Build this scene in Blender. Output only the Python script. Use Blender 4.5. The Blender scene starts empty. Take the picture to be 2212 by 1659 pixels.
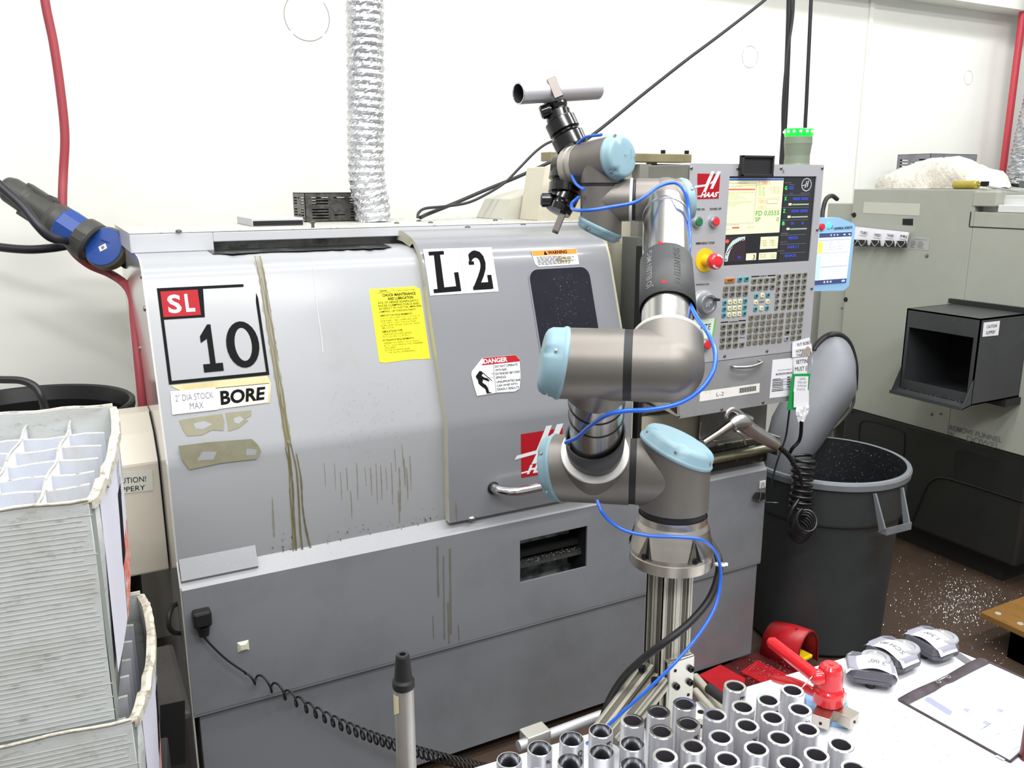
import bpy, bmesh, math, random
from math import pi, sin, cos, tan, radians
from mathutils import Vector as V, Matrix
from mathutils.geometry import tessellate_polygon

# ---------------------------------------------------------------- camera
W, H, FOC = 2212, 1659, 1837.0
CAM = V((0, 0, 1.68))
_y, _p, _r = radians(62.08), radians(13.25), radians(-0.14)
_F = V((cos(_y), sin(_y), 0)); _R = V((sin(_y), -cos(_y), 0)); _U = V((0, 0, 1))
CF = _F * cos(_p) - _U * sin(_p)
_u3 = _F * sin(_p) + _U * cos(_p)
CR = _R * cos(_r) + _u3 * sin(_r)
CU = -_R * sin(_r) + _u3 * cos(_r)
cam_data = bpy.data.cameras.new('camera'); cam = bpy.data.objects.new('camera', cam_data)
bpy.context.scene.collection.objects.link(cam)
cam.matrix_world = Matrix(((CR.x, CU.x, -CF.x, CAM.x), (CR.y, CU.y, -CF.y, CAM.y), (CR.z, CU.z, -CF.z, CAM.z), (0, 0, 0, 1)))
cam_data.sensor_width = 36; cam_data.lens = FOC * 36 / W; cam_data.clip_start = .05; cam_data.clip_end = 60
bpy.context.scene.camera = cam

# ---------------------------------------------------------------- world, lamps, exposure
S = bpy.context.scene
world = bpy.data.worlds.new('world'); S.world = world; world.use_nodes = True
world.node_tree.nodes['Background'].inputs[0].default_value = (.985, .99, 1, 1)
world.node_tree.nodes['Background'].inputs[1].default_value = .46
def area(name, loc, target, sx, sy, power, col=(1, 1, 1)):
    d = bpy.data.lights.new(name, 'AREA'); d.shape = 'RECTANGLE'; d.size = sx; d.size_y = sy; d.energy = power; d.color = col
    o = bpy.data.objects.new(name, d); S.collection.objects.link(o); o.location = loc
    o.rotation_euler = (V(target) - V(loc)).to_track_quat('-Z', 'Y').to_euler()
    return o
area('ceiling_tube_or_fill_light', (1.0, 1.55, 3.9), (1.0, 1.75, 0), 3.6, .22, 62, (1, .995, .985))
area('ceiling_tube_or_fill_light', (2.2, .2, 3.9), (2.2, .9, 0), 4.2, .22, 95, (1, .995, .985))
area('ceiling_tube_or_fill_light', (0.2, -1.2, 3.9), (1.1, 2.3, .9), 3.6, .3, 118, (1, .995, .985))
area('ceiling_tube_or_fill_light', (4.4, 1.9, 3.9), (4.2, 3.2, 1.6), 2.6, .22, 60, (.97, 1, .99))
area('ceiling_tube_or_fill_light', (-1.6, 1.5, 3.9), (-.6, 3.0, .6), 2.4, .22, 38, (1, .995, .985))  # added fill lamp over the left aisle, brightens the wall left of the lathe
S.view_settings.view_transform = 'Standard'; S.view_settings.look = 'None'
S.view_settings.gamma = 1; S.view_settings.use_curve_mapping = False
S.view_settings.exposure = .05

# ---------------------------------------------------------------- helpers
rnd = random.Random(7)
def ray(px, py): return CF * FOC + CR * (px - W / 2) - CU * (py - H / 2)
def P(px, py, X=None, Y=None, Z=None, D=None, pl=None):
    d = ray(px, py)
    if X is not None: t = (X - CAM.x) / d.x
    elif Y is not None: t = (Y - CAM.y) / d.y
    elif Z is not None: t = (Z - CAM.z) / d.z
    elif pl is not None: t = (V(pl[0]) - CAM).dot(V(pl[1])) / d.dot(V(pl[1]))
    else: t = D / FOC
    return CAM + d * t
def prj(p):
    d = V(p) - CAM; z = d.dot(CF); return (W / 2 + FOC * d.dot(CR) / z, H / 2 - FOC * d.dot(CU) / z, z)
def lin(c):
    if isinstance(c, str):
        c = c.lstrip('#'); c = [int(c[i:i + 2], 16) / 255 for i in (0, 2, 4)]
        c = [x / 12.92 if x <= .04045 else ((x + .055) / 1.055) ** 2.4 for x in c]
    return (c[0], c[1], c[2], 1)
_M = {}
def mat(name, col, rough=.5, metal=0., dirt=None, dirt2=None, bump=None, coat=0., em=None, trans=0., ior=1.45, alpha=1., stretch=None, rvar=0., spec=.5):
    """dirt = (colour, scale, low, high[, strength]) : noise mask mixed over the colour"""
    if name in _M: return _M[name]
    m = bpy.data.materials.new(name); m.use_nodes = True; nt = m.node_tree; b = nt.nodes['Principled BSDF']; L = nt.links
    I = b.inputs
    I['Base Color'].default_value = lin(col); I['Specular IOR Level'].default_value = spec; I['Roughness'].default_value = rough; I['Metallic'].default_value = metal
    if coat: I['Coat Weight'].default_value = coat; I['Coat Roughness'].default_value = .12
    if trans: I['Transmission Weight'].default_value = trans; I['IOR'].default_value = ior
    if alpha < 1: I['Alpha'].default_value = alpha
    if em: I['Emission Color'].default_value = lin(em[0]); I['Emission Strength'].default_value = em[1]
    tc = None
    def coord():
        nonlocal tc
        if tc is None:
            t = nt.nodes.new('ShaderNodeTexCoord'); tc = t.outputs['Object']
            if stretch:
                mp = nt.nodes.new('ShaderNodeMapping'); mp.inputs['Scale'].default_value = stretch
                L.new(tc, mp.inputs[0]); tc = mp.outputs[0]
        return tc
    prev = None
    for k, dd in enumerate((dirt, dirt2)):
        if not dd: continue
        n = nt.nodes.new('ShaderNodeTexNoise'); n.inputs['Scale'].default_value = dd[1]; n.inputs['Detail'].default_value = 6
        n.inputs['Roughness'].default_value = .65
        L.new(coord(), n.inputs['Vector'])
        r = nt.nodes.new('ShaderNodeMapRange'); r.inputs[1].default_value = dd[2]; r.inputs[2].default_value = dd[3]
        r.inputs[3].default_value = 0; r.inputs[4].default_value = dd[4] if len(dd) > 4 else 1
        L.new(n.outputs[0], r.inputs[0])
        x = nt.nodes.new('ShaderNodeMixRGB'); x.inputs[1].default_value = lin(col); x.inputs[2].default_value = lin(dd[0])
        if prev: L.new(prev, x.inputs[1])
        L.new(r.outputs[0], x.inputs[0]); prev = x.outputs[0]
        if k == 0 and rvar:
            rr = nt.nodes.new('ShaderNodeMapRange'); rr.inputs[3].default_value = rough; rr.inputs[4].default_value = rough + rvar
            L.new(n.outputs[0], rr.inputs[0]); L.new(rr.outputs[0], I['Roughness'])
    if prev: L.new(prev, I['Base Color'])
    if bump:
        n = nt.nodes.new('ShaderNodeTexNoise'); n.inputs['Scale'].default_value = bump[0]; n.inputs['Detail'].default_value = 4
        L.new(coord(), n.inputs['Vector'])
        q = nt.nodes.new('ShaderNodeBump'); q.inputs['Strength'].default_value = bump[1]; q.inputs['Distance'].default_value = bump[2] if len(bump) > 2 else .002
        L.new(n.outputs[0], q.inputs['Height']); L.new(q.outputs[0], I['Normal'])
    _M[name] = m
    return m

def basis(ax, ref=None):
    a = V(ax).normalized()
    r = V(ref) if ref is not None else (V((0, 0, 1)) if abs(a.z) < .9 else V((1, 0, 0)))
    x = (r - a * r.dot(a)).normalized(); y = a.cross(x)
    return a, x, y
def smoothpath(pts, n=8):
    pts = [V(p) for p in pts]; out = []
    if len(pts) < 3: return pts
    q = [pts[0] * 2 - pts[1]] + pts + [pts[-1] * 2 - pts[-2]]
    for i in range(1, len(q) - 2):
        a, b, c, d = q[i - 1], q[i], q[i + 1], q[i + 2]
        for k in range(n):
            t = k / n
            out.append(.5 * ((2 * b) + (c - a) * t + (2 * a - 5 * b + 4 * c - d) * t * t + (3 * b - a - 3 * c + d) * t ** 3))
    out.append(pts[-1]); return out

class MB:
    def __init__(s): s.v = []; s.f = []; s.m = []; s.s = []
    def add(s, vs, fs, m=0, sm=False):
        o = len(s.v); s.v += [V(x) for x in vs]
        for f in fs: s.f.append([o + i for i in f]); s.m.append(m); s.s.append(sm)
        return s
    def quad(s, a, b, c, d, m=0, sm=False): return s.add((a, b, c, d), ((0, 1, 2, 3),), m, sm)
    def poly(s, pts, m=0):
        tr = tessellate_polygon([[V(p) for p in pts]]); return s.add(pts, tr, m)
    def hexa(s, p, m=0):   # p: 4 bottom, 4 top
        return s.add(p, ((3, 2, 1, 0), (4, 5, 6, 7), (0, 1, 5, 4), (1, 2, 6, 5), (2, 3, 7, 6), (3, 0, 4, 7)), m)
    def box(s, a, b, m=0):
        x0, y0, z0 = [min(a[i], b[i]) for i in range(3)]; x1, y1, z1 = [max(a[i], b[i]) for i in range(3)]
        return s.hexa([(x0, y0, z0), (x1, y0, z0), (x1, y1, z0), (x0, y1, z0), (x0, y0, z1), (x1, y0, z1), (x1, y1, z1), (x0, y1, z1)], m)
    def obox(s, c, ax, ay, az, sx, sy, sz, m=0):
        c = V(c); ax = V(ax).normalized() * sx / 2; ay = V(ay).normalized() * sy / 2; az = V(az).normalized() * sz / 2
        return s.hexa([c - ax - ay - az, c + ax - ay - az, c + ax + ay - az, c - ax + ay - az, c - ax - ay + az, c + ax - ay + az, c + ax + ay + az, c - ax + ay + az], m)
    def prism(s, pts, vec, m=0, holes=(), mside=None):
        """extrude a planar outline (with holes) by vec"""
        vec = V(vec); loops = [[V(p) for p in pts]] + [[V(p) for p in h] for h in holes]
        flat = [p for l in loops for p in l]; n = len(flat)
        tr = [list(t) for t in tessellate_polygon(loops)]
        s.add(flat, tr, m); s.add([p + vec for p in flat], [t[::-1] for t in tr], m)
        for l in loops:
            k = len(l)
            s.add(l + [p + vec for p in l], [(i, (i + 1) % k, k + (i + 1) % k, k + i) for i in range(k)], m if mside is None else mside)
        return s
    def cyl(s, p0, p1, r0, r1=None, n=24, m=0, cap=(1, 1), mc=None):
        r1 = r0 if r1 is None else r1; p0 = V(p0); p1 = V(p1); a, x, y = basis(p1 - p0)
        c = [x * cos(2 * pi * i / n) + y * sin(2 * pi * i / n) for i in range(n)]
        A = [p0 + q * r0 for q in c]; B = [p1 + q * r1 for q in c]
        s.add(A + B, [(i, (i + 1) % n, n + (i + 1) % n, n + i) for i in range(n)], m, True)
        mc = m if mc is None else mc
        if cap[0]: s.add(A, [list(range(n))[::-1]], mc)
        if cap[1]: s.add(B, [list(range(n))], mc)
        return s
    def lathe(s, o, ax, prof, n=32, m=0, ref=None, split=30, jit=None, ms=None):
        """prof: list of (radius, height) along ax"""
        o = V(o); a, x, y = basis(ax, ref)
        def ring(r, h): return [o + a * h + (x * cos(2 * pi * i / n) + y * sin(2 * pi * i / n)) * r for i in range(n)]
        for j in range(len(prof) - 1):
            (r0, h0), (r1, h1) = prof[j], prof[j + 1]
            s.add(ring(r0, h0) + ring(r1, h1), [(i, (i + 1) % n, n + (i + 1) % n, n + i) for i in range(n)], ms[j] if ms else m, True)
        return s
    def tube(s, pts, r, n=10, m=0, smooth=8, cap=True, rf=None):
        pts = smoothpath(pts, smooth) if smooth else [V(p) for p in pts]
        a, x, y = basis(pts[1] - pts[0]); rings = []
        for i, p in enumerate(pts):
            t = (pts[min(i + 1, len(pts) - 1)] - pts[max(i - 1, 0)]).normalized()
            x = (x - t * x.dot(t)).normalized(); y = t.cross(x)
            rr = rf(i / (len(pts) - 1)) * r if rf else r
            rings.append([p + (x * cos(2 * pi * k / n) + y * sin(2 * pi * k / n)) * rr for k in range(n)])
        vs = [q for R in rings for q in R]; fs = []
        for i in range(len(rings) - 1):
            for k in range(n): fs.append((i * n + k, i * n + (k + 1) % n, (i + 1) * n + (k + 1) % n, (i + 1) * n + k))
        s.add(vs, fs, m, True)
        if cap: s.add(rings[0], [list(range(n))[::-1]], m); s.add(rings[-1], [list(range(n))], m)
        return s
    def grid(s, rows, m=0, sm=True):
        nr, nc = len(rows), len(rows[0])
        return s.add([p for r in rows for p in r], [(i * nc + j, i * nc + j + 1, (i + 1) * nc + j + 1, (i + 1) * nc + j) for i in range(nr - 1) for j in range(nc - 1)], m, sm)
    def strip(s, prof, x0, x1, m=0, sm=True, th=None):
        """profile of (y, z) extruded along X"""
        A = [V((x0, y, z)) for y, z in prof]; B = [V((x1, y, z)) for y, z in prof]
        return s.grid([A, B], m, sm)
    def ball(s, c, r, m=0, n=12, sc=(1, 1, 1)):
        c = V(c); rows = []
        for i in range(n // 2 + 1):
            t = pi * i / (n // 2)
            rows.append([c + V((sc[0] * r * sin(t) * cos(2 * pi * k / n), sc[1] * r * sin(t) * sin(2 * pi * k / n), sc[2] * r * cos(t))) for k in range(n + 1)])
        return s.grid(rows, m)
    def build(s, name, mats, parent=None, label=None, bevel=0., origin=None, weld=False, recalc=True, solid=0.):
        me = bpy.data.meshes.new(name); org = V(origin) if origin is not None else (parent.location.copy() if parent is not None else V((0, 0, 0)))
        if parent is not None: org = wloc(parent)
        me.from_pydata([tuple(p - org) for p in s.v], [], s.f)
        if not isinstance(mats, (list, tuple)): mats = [mats]
        for q in mats: me.materials.append(q)
        for i, p in enumerate(me.polygons): p.material_index = s.m[i]; p.use_smooth = s.s[i]
        if weld or recalc:
            b = bmesh.new(); b.from_mesh(me)
            if weld: bmesh.ops.remove_doubles(b, verts=b.verts, dist=1e-5)
            if recalc: bmesh.ops.recalc_face_normals(b, faces=b.faces)
            b.to_mesh(me); b.free()
        me.update()
        o = bpy.data.objects.new(name, me); S.collection.objects.link(o)
        if parent is not None: o.parent = parent
        else: o.location = org
        if label: o['label'] = label
        if bevel:
            q = o.modifiers.new('bevel', 'BEVEL'); q.width = bevel; q.segments = 2; q.limit_method = 'ANGLE'; q.angle_limit = radians(40)
        if solid:
            q = o.modifiers.new('thickness', 'SOLIDIFY'); q.thickness = solid; q.offset = -1
        return o
def wloc(o):
    l = V((0, 0, 0))
    while o is not None: l += o.location; o = o.parent
    return l
def thing(name, loc, label, cat, group=None):
    o = bpy.data.objects.new(name, None); o.empty_display_size = .05; S.collection.objects.link(o); o.location = loc
    return tag(o, label, cat, group)
def tag(o, label, cat, group=None, kind=None):
    if label: o['label'] = label
    if cat: o['category'] = cat
    if group: o['group'] = group
    if kind: o['kind'] = kind
    return o
def structure(o): o['kind'] = 'structure'; return o
def copy_thing(src, loc, label=None):
    r = src.copy(); S.collection.objects.link(r); r.location = loc
    if label: r['label'] = label
    for ch in list(src.children):
        c = ch.copy(); S.collection.objects.link(c); c.parent = r
        for g in list(ch.children):
            d = g.copy(); S.collection.objects.link(d); d.parent = c
    return r

# ------- lettering and flat labels
_T = {}
def text2d(t, bold=0.):
    k = (t, bold)
    if k in _T: return _T[k]
    c = bpy.data.curves.new('lettering', 'FONT'); c.body = t; c.size = 1; c.offset = bold; c.resolution_u = 3; c.space_line = 1.1
    o = bpy.data.objects.new('lettering', c); S.collection.objects.link(o)
    bpy.context.view_layer.update()
    me = bpy.data.meshes.new_from_object(o.evaluated_get(bpy.context.evaluated_depsgraph_get()))
    vs = [(v.co.x, v.co.y) for v in me.vertices]; fs = [list(p.vertices) for p in me.polygons]
    bpy.data.objects.remove(o); bpy.data.curves.remove(c); bpy.data.meshes.remove(me)
    if not vs: vs = [(0, 0)]
    x0 = min(a for a, b in vs); x1 = max(a for a, b in vs); y0 = min(b for a, b in vs); y1 = max(b for a, b in vs)
    vs = [((a - x0) / max(x1 - x0, 1e-6), 1 - (b - y0) / max(y1 - y0, 1e-6)) for a, b in vs]
    _T[k] = (vs, fs, (x1 - x0) / max(y1 - y0, 1e-6)); return _T[k]
_HAASH = [  # slanted mark, drawn in a unit square (x right, y down)
    [(-.10, .47), (.36, .42), (.60, -.10), (.74, -.10), (.38, .72), (.24, .72), (.36, .50), (-.16, .56)],
    [(.80, -.10), (.94, -.10), (.60, .62), (.50, .70), (.44, .62), (.58, .38), (.66, .40)]]
def logo(x0, y0, w, h, red, white):
    q = lambda pts: [(x0 + a * w, y0 + b * h) for a, b in pts]
    black = 'k'
    out = [('poly', q([(0, 0), (1, 0), (1, 1), (0, 1)]), red, 1)]
    out += [('poly', q(_HAASH[0]), white, 2), ('poly', q([(.86, -.10), (1.02, -.10), (.70, .60), (.57, .60), (.68, .36), (.56, .43), (.60, .33), (.68, .28)]), white, 2)]
    out += [('stext', 'HAAS', (x0 + .17 * w, y0 + .73 * h, x0 + .93 * w, y0 + .94 * h), white, .045, .09 * w), ('poly', q([(0, .875), (.22, .85), (.22, .885), (0, .91)]), white, 2), ('poly', q([(.86, .735), (1.0, .725), (1.0, .765), (.85, .775)]), white, 2)]
    return out
def label(name, parent, TL, TR, BR, BL, bg, items=(), th=.0006, step=.00025, lab=None, outline=None, lift=0.):
    TL, TR, BR, BL = map(V, (TL, TR, BR, BL)); n = (TR - TL).cross(BL - TL).normalized()
    if n.dot(CAM - TL) < 0: n = -n
    mats = []
    def mi(q):
        if q not in mats: mats.append(q)
        return mats.index(q)
    def B(x, y): return (TL * (1 - x) + TR * x) * (1 - y) + (BL * (1 - x) + BR * x) * y + n * lift
    mb = MB()
    if bg is not None:
        ol = outline or [(0, 0), (1, 0), (1, 1), (0, 1)]
        mb.prism([B(*p) for p in ol], n * th, mi(bg))
    for it in items:
        k = it[0]
        if k == 'stext':   # slanted bold word
            _, t, (x0, y0, x1, y1), q, bold, sh = it; vs, fs, asp = text2d(t, bold); off = n * (th + step * 3)
            mb.add([B(x0 + (x1 - x0) * a + sh * (.5 - b), y0 + (y1 - y0) * b) + off for a, b in vs], fs, mi(q))
        elif k == 'text':
            _, t, (x0, y0, x1, y1), q = it[:4]; bold = it[4] if len(it) > 4 else 0.
            vs, fs, asp = text2d(t, bold); off = n * (th + step * 3)
            mb.add([B(x0 + (x1 - x0) * a, y0 + (y1 - y0) * b) + off for a, b in vs], fs, mi(q))
        elif k == 'vtext':   # reads bottom to top
            _, t, (x0, y0, x1, y1), q = it[:4]; bold = it[4] if len(it) > 4 else 0.
            vs, fs, asp = text2d(t, bold); off = n * (th + step * 3)
            mb.add([B(x0 + (x1 - x0) * b, y1 + (y0 - y1) * a) + off for a, b in vs], fs, mi(q))
        elif k == 'rect':
            _, (x0, y0, x1, y1), q = it[:3]; ly = it[3] if len(it) > 3 else 1; off = n * (th + step * ly)
            mb.quad(B(x0, y0) + off, B(x1, y0) + off, B(x1, y1) + off, B(x0, y1) + off, mi(q))
        elif k == 'poly':
            _, pts, q = it[:3]; ly = it[3] if len(it) > 3 else 2; off = n * (th + step * ly)
            mb.poly([B(*p) + off for p in pts], mi(q))
        elif k == 'ell':
            _, (cx, cy, rx, ry), q = it[:3]; ly = it[3] if len(it) > 3 else 2; off = n * (th + step * ly)
            mb.poly([B(cx + rx * cos(a * pi / 12), cy + ry * sin(a * pi / 12)) + off for a in range(24)], mi(q))
        elif k == 'ring':
            _, (cx, cy, rx, ry, w), q = it[:3]; ly = it[3] if len(it) > 3 else 2; off = n * (th + step * ly)
            for a in range(28):
                t0, t1 = a * pi / 14, (a + 1) * pi / 14
                mb.quad(*[B(cx + rx * s_ * cos(t), cy + ry * s_ * sin(t)) + off for s_, t in ((1, t0), (1, t1), (1 - w, t1), (1 - w, t0))], mi(q))
    return mb.build(name, mats, parent, lab, recalc=False)
def lines(x0, x1, y0, y1, n, q, seed=0, fill=.9, th=.45, ly=2):
    """rows of small dashes standing for unreadable small print"""
    r = random.Random(seed); out = []
    for i in range(n):
        yy = y0 + (y1 - y0) * i / n; h = (y1 - y0) / n * th; x = x0; xe = x0 + (x1 - x0) * (fill + (1 - fill) * r.random() if i % 3 else r.uniform(.55, 1))
        while x < xe:
            w = (x1 - x0) * r.uniform(.04, .13)
            out.append(('rect', (x, yy, min(x + w, xe), yy + h), q, ly)); x += w + (x1 - x0) * .02
    return out
# ---------------------------------------------------------------- materials
white = mat('white_vinyl', '#d6d7d9', .5)
black = mat('black_vinyl', '#0c0d0e', .7, spec=.15)
ink = mat('black_print', '#121214', .8, spec=.1)
greyink = mat('grey_print', '#6e6f75', .6)
faint = mat('faint_print', '#b9bfd4', .7)
red_v = mat('red_vinyl', '#a01420', .5, spec=.2)
paper = mat('white_paper', '#dddde2', .75)
cream = mat('lathe_cream_paint', '#9a9c9f', .36, dirt=('#8d8b7c', 3.0, .62, .8, .5), dirt2=('#5a563f', 160, .74, .78, .6), coat=.15)
cream_r = mat('aged_cream_paint', '#b9b6a2', .45, dirt=('#8a805c', 9, .55, .8, .7), dirt2=('#2c2016', 120, .7, .74, .8))
greyp = mat('lathe_grey_paint', '#8b8f9a', .34, dirt=('#737680', 2.2, .5, .8, .5), dirt2=('#4a4b4c', 190, .73, .77, .6), coat=.2)
greyp2 = mat('lathe_lower_grey_paint', '#7d8085', .38, dirt=('#5c5e5d', 1.6, .45, .75, .7), dirt2=('#3c3c39', 120, .72, .78, .5), coat=.1)
doorm = mat('door_grey_paint', '#7d7f83', .26, dirt=('#70737a', 2.5, .5, .8, .5), dirt2=('#44443f', 200, .74, .77, .6), coat=.35)
bandm = mat('lathe_top_paint', '#b9bbbf', .35, dirt=('#b5b3a5', 4, .58, .8, .5))
topm = mat('lathe_top_speckled', '#b9b9b3', .45, dirt=('#6e6a58', 60, .56, .66, .8), dirt2=('#3a3a38', 200, .62, .66, .7))
ledgem = mat('ledge_grey_paint', '#9a9c9f', .4, dirt=('#8d8e94', 6, .5, .8, .5), dirt2=('#5d5d60', 240, .62, .68, .6))
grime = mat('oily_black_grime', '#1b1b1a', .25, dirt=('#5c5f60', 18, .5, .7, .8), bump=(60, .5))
gap = mat('dark_gap', '#0b0b0b', .8)
stain = mat('dried_coolant_stain', '#6f6638', .45, alpha=.72, dirt=('#544b22', 25, .45, .7, .8), stretch=(1, 1, .15))
stain_l = mat('light_coolant_stain', '#857e5c', .45, alpha=.42, dirt=('#857c58', 25, .45, .7, .8), stretch=(1, 1, .15))
glue = mat('old_glue_residue', '#94917a', .6, alpha=.85, dirt=('#87846c', 30, .4, .7, .8), dirt2=('#4e4b3a', 190, .7, .73, .8))
scuff = mat('black_scuff', '#232320', .7)
steel = mat('brushed_steel', '#b9bbbd', .32, 1., dirt=('#8f8d88', 8, .4, .8, .5))
stainless = mat('stainless_panel', '#adaeb2', .45, .25, dirt=('#a9aaae', 5, .45, .75, .7), dirt2=('#85858a', 90, .66, .75, .5), bump=(300, .08))
chrome = mat('chrome', '#d5d5d6', .12, 1.)
alu = mat('bright_aluminium', '#dadade', .42, .75, bump=(200, .1))
alu_in = mat('tube_bore_aluminium', '#57545c', .55, .6)
alu_cut = mat('machined_aluminium', '#e6e7ea', .16, 1.)
extr = mat('extrusion_aluminium', '#bdbbae', .42, .55, dirt=('#a29e8c', 10, .4, .8, .6))
slotm = mat('extrusion_slot', '#67635a', .6, .3)
robotgrey = mat('robot_grey_metal', '#7d7974', .46, .65, dirt=('#6b6660', 6, .45, .8, .7), dirt2=('#3b3835', 30, .66, .8, .5))
robotalu = mat('robot_tube_aluminium', '#bdbcb8', .22, 1., dirt=('#9e9c97', 9, .45, .8, .4))
robotbase = mat('robot_base_aluminium', '#d2cdc2', .3, 1., dirt=('#8b867c', 8, .45, .8, .6))
robotblue = mat('robot_light_blue_plastic', '#83a2ae', .45, dirt=('#6d8993', 7, .45, .8, .6), dirt2=('#57656a', 60, .7, .76, .6))
rubber = mat('black_rubber', '#161618', .55)
rubber_d = mat('dark_grey_rubber_wrap', '#3f4041', .55, dirt=('#2e2f30', 9, .4, .8, .6), dirt2=('#66615a', 50, .68, .76, .4))
blacktube = mat('black_tubing', '#121214', .28)
blackgloss = mat('glossy_black_gripper', '#0c0b0c', .18, coat=.5)
bluehose = mat('blue_air_hose', '#1c5fd0', .28, coat=.3)
redhose = mat('red_rubber_hose', '#93353e', .55, dirt=('#7d2d35', 12, .45, .8, .6))
darkplastic = mat('dark_grey_plastic', '#3e3e3a', .5, dirt=('#2e2e2a', 14, .4, .8, .7))
navy = mat('navy_rubber_cable', '#1c1c24', .45)
blueplastic = mat('blue_plastic', '#1c4188', .4, dirt=('#15326a', 14, .45, .8, .6))
knobred = mat('red_plastic', '#d02430', .3, coat=.3)
knobgreen = mat('green_plastic', '#1d6b48', .3)
yellowp = mat('yellow_plastic', '#e0b81c', .4)
keyg = mat('grey_key', '#6e6c5f', .45); keyb = mat('teal_key', '#3d8793', .4); keyw = mat('cream_key', '#cfcca8', .4); keyo = mat('orange_key', '#a86a35', .4)
boltm = mat('screw_steel', '#8b8880', .3, 1.)
boltb = mat('black_screw', '#1a1a1c', .35, .6)
hdpe = mat('white_cutting_board_plastic', '#dfe1e5', .42, dirt=('#d5d6d2', 7, .55, .8, .5), dirt2=('#8b7f70', 55, .73, .77, .7))
wood = mat('oiled_plywood', '#85622f', .5, dirt=('#583c1b', 6, .4, .75, .8), dirt2=('#3e2b15', 28, .6, .75, .6), stretch=(1, .25, 1))
woodedge = mat('wood_end_grain', '#77572b', .6, dirt=('#4b3418', 60, .42, .6, .8), stretch=(1, 1, 3))
foam = mat('blue_foam', '#8db4dc', .8, dirt=('#6d97c6', 60, .45, .65, .8), bump=(220, .6))
redtool = mat('glossy_red_enamel', '#cf1622', .2, coat=.6)
pedalred = mat('red_pedal_paint', '#b01822', .38, dirt=('#7e1119', 9, .5, .75, .7), dirt2=('#d9d0cc', 150, .73, .75, .7))
caseclear = mat('smoky_clear_plastic', '#c9c9d6', .12, trans=.85, ior=1.3)
casedark = mat('dark_case_liner', '#37333b', .5)
corr = mat('white_corrugated_plastic', '#bfc3c2', .5, dirt=('#a29f95', 7, .45, .75, .7), dirt2=('#5f5b50', 34, .56, .74, .6), stretch=(1, 1, 2.5))
corr_e = mat('dirty_plastic_edge', '#c4bfb0', .6, dirt=('#5d5442', 70, .5, .7, .8))
corr_in = mat('divider_plastic', '#c3c7d0', .5, dirt=('#b0aea4', 10, .5, .75, .7), dirt2=('#5b564c', 40, .66, .8, .6), stretch=(1, 1, .4))
bincan = mat('dark_grey_bin_plastic', '#313536', .5, dirt=('#232627', 4, .4, .75, .7), dirt2=('#c9cccc', 260, .735, .75, .7))
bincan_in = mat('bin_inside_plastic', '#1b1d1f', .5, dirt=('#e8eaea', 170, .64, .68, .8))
binrim = mat('grey_bin_rim', '#70767a', .45, dirt=('#5b6064', 9, .45, .75, .6))
m2p = mat('grey_green_machine_paint', '#9a9d93', .45, dirt=('#8d9086', 1.4, .45, .7, .8), dirt2=('#6a6c64', 90, .7, .76, .5))
m2dark = mat('black_machine_base', '#1d1e1c', .5, dirt=('#1a1a19', 3, .4, .7, .8), dirt2=('#3c3c39', 200, .68, .74, .5))
m2box = mat('charcoal_chute_paint', '#3a3c3e', .35, dirt=('#2b2d2f', 4, .4, .75, .8), dirt2=('#5a6266', 7, .62, .8, .5))
foil = mat('aluminium_foil_duct', '#d8dade', .2, 1., bump=(90, .9, .006), dirt=('#a8aaaf', 20, .45, .7, .7))
ventm = mat('dark_perforated_metal', '#5d5b58', .4, .6, dirt=('#3b3936', 60, .45, .6, .8))
ventl = mat('grey_ventilated_metal', '#84868e', .4, .5, dirt=('#6b6c72', 20, .45, .7, .6))
bagm = mat('crinkled_white_plastic_bag', '#c4beb4', .42, dirt=('#b7a67c', 5, .6, .75, .7), bump=(55, .9, .008))
beige = mat('beige_cover_paint', '#c9c2b4', .4, dirt=('#b3ac9e', 3, .5, .75, .6), dirt2=('#55503f', 150, .73, .76, .7), coat=.1)
blackbin = mat('black_barrel_plastic', '#131415', .4, dirt=('#060607', 4, .4, .7, .8), dirt2=('#9a9a9a', 300, .75, .76, .8))
floorm = mat('brown_shop_floor', '#4a3a2f', .6, dirt=('#33281f', 1.8, .4, .7, .8), dirt2=('#62523f', 14, .55, .8, .5))
wallm = mat('white_painted_wall', '#dcdcd6', .65, dirt=('#d2d2cb', .8, .45, .7, .7), dirt2=('#8f8f88', 60, .765, .78, .8), bump=(40, .05))
chipm = mat('aluminium_chips', '#dfe1e6', .25, .9)
bolt_cache = {}
# ---------------------------------------------------------------- room
WY = 3.22
b = MB(); b.quad((-4, -3, 0), (8, -3, 0), (8, WY, 0), (-4, WY, 0)); structure(b.build('floor', floorm, recalc=False))
b = MB(); b.box((-4, WY, 0), (8, WY + .12, 3.6)); structure(b.build('wall_back', wallm))
# soffit along the top of the back wall and the flat batten over the panel seam
zs = P(2212, 38, Y=WY).z; ys = P(2212, 22, Z=zs).y
b = MB(); b.box((-4, ys, zs), (8, WY - .001, 3.6)); structure(b.build('trim_1', wallm))
b = MB(); xa = P(1865, 200, Y=WY).x; b.box((xa - .013, WY - .012, 0), (xa + .013, WY - .0005, zs - .001)); structure(b.build('trim_2', wallm, bevel=.002))
def ringmark(name, cx, cy, rx, lab):
    c = P(cx, cy, Y=WY); r = rx * c.y / FOC * 1.75; mb = MB()
    for k in range(36):
        if k % 9 == 4: continue
        a0, a1 = k * pi / 18, (k + 1) * pi / 18
        mb.quad(*[(c.x + r * q * cos(t), WY - .0012, c.z + r * q * sin(t)) for q, t in ((1, a0), (1, a1), (.965, a1), (.965, a0))])
    return mb
ringm = mat('grey_hole_patch_line', '#85857d', .7)
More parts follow.
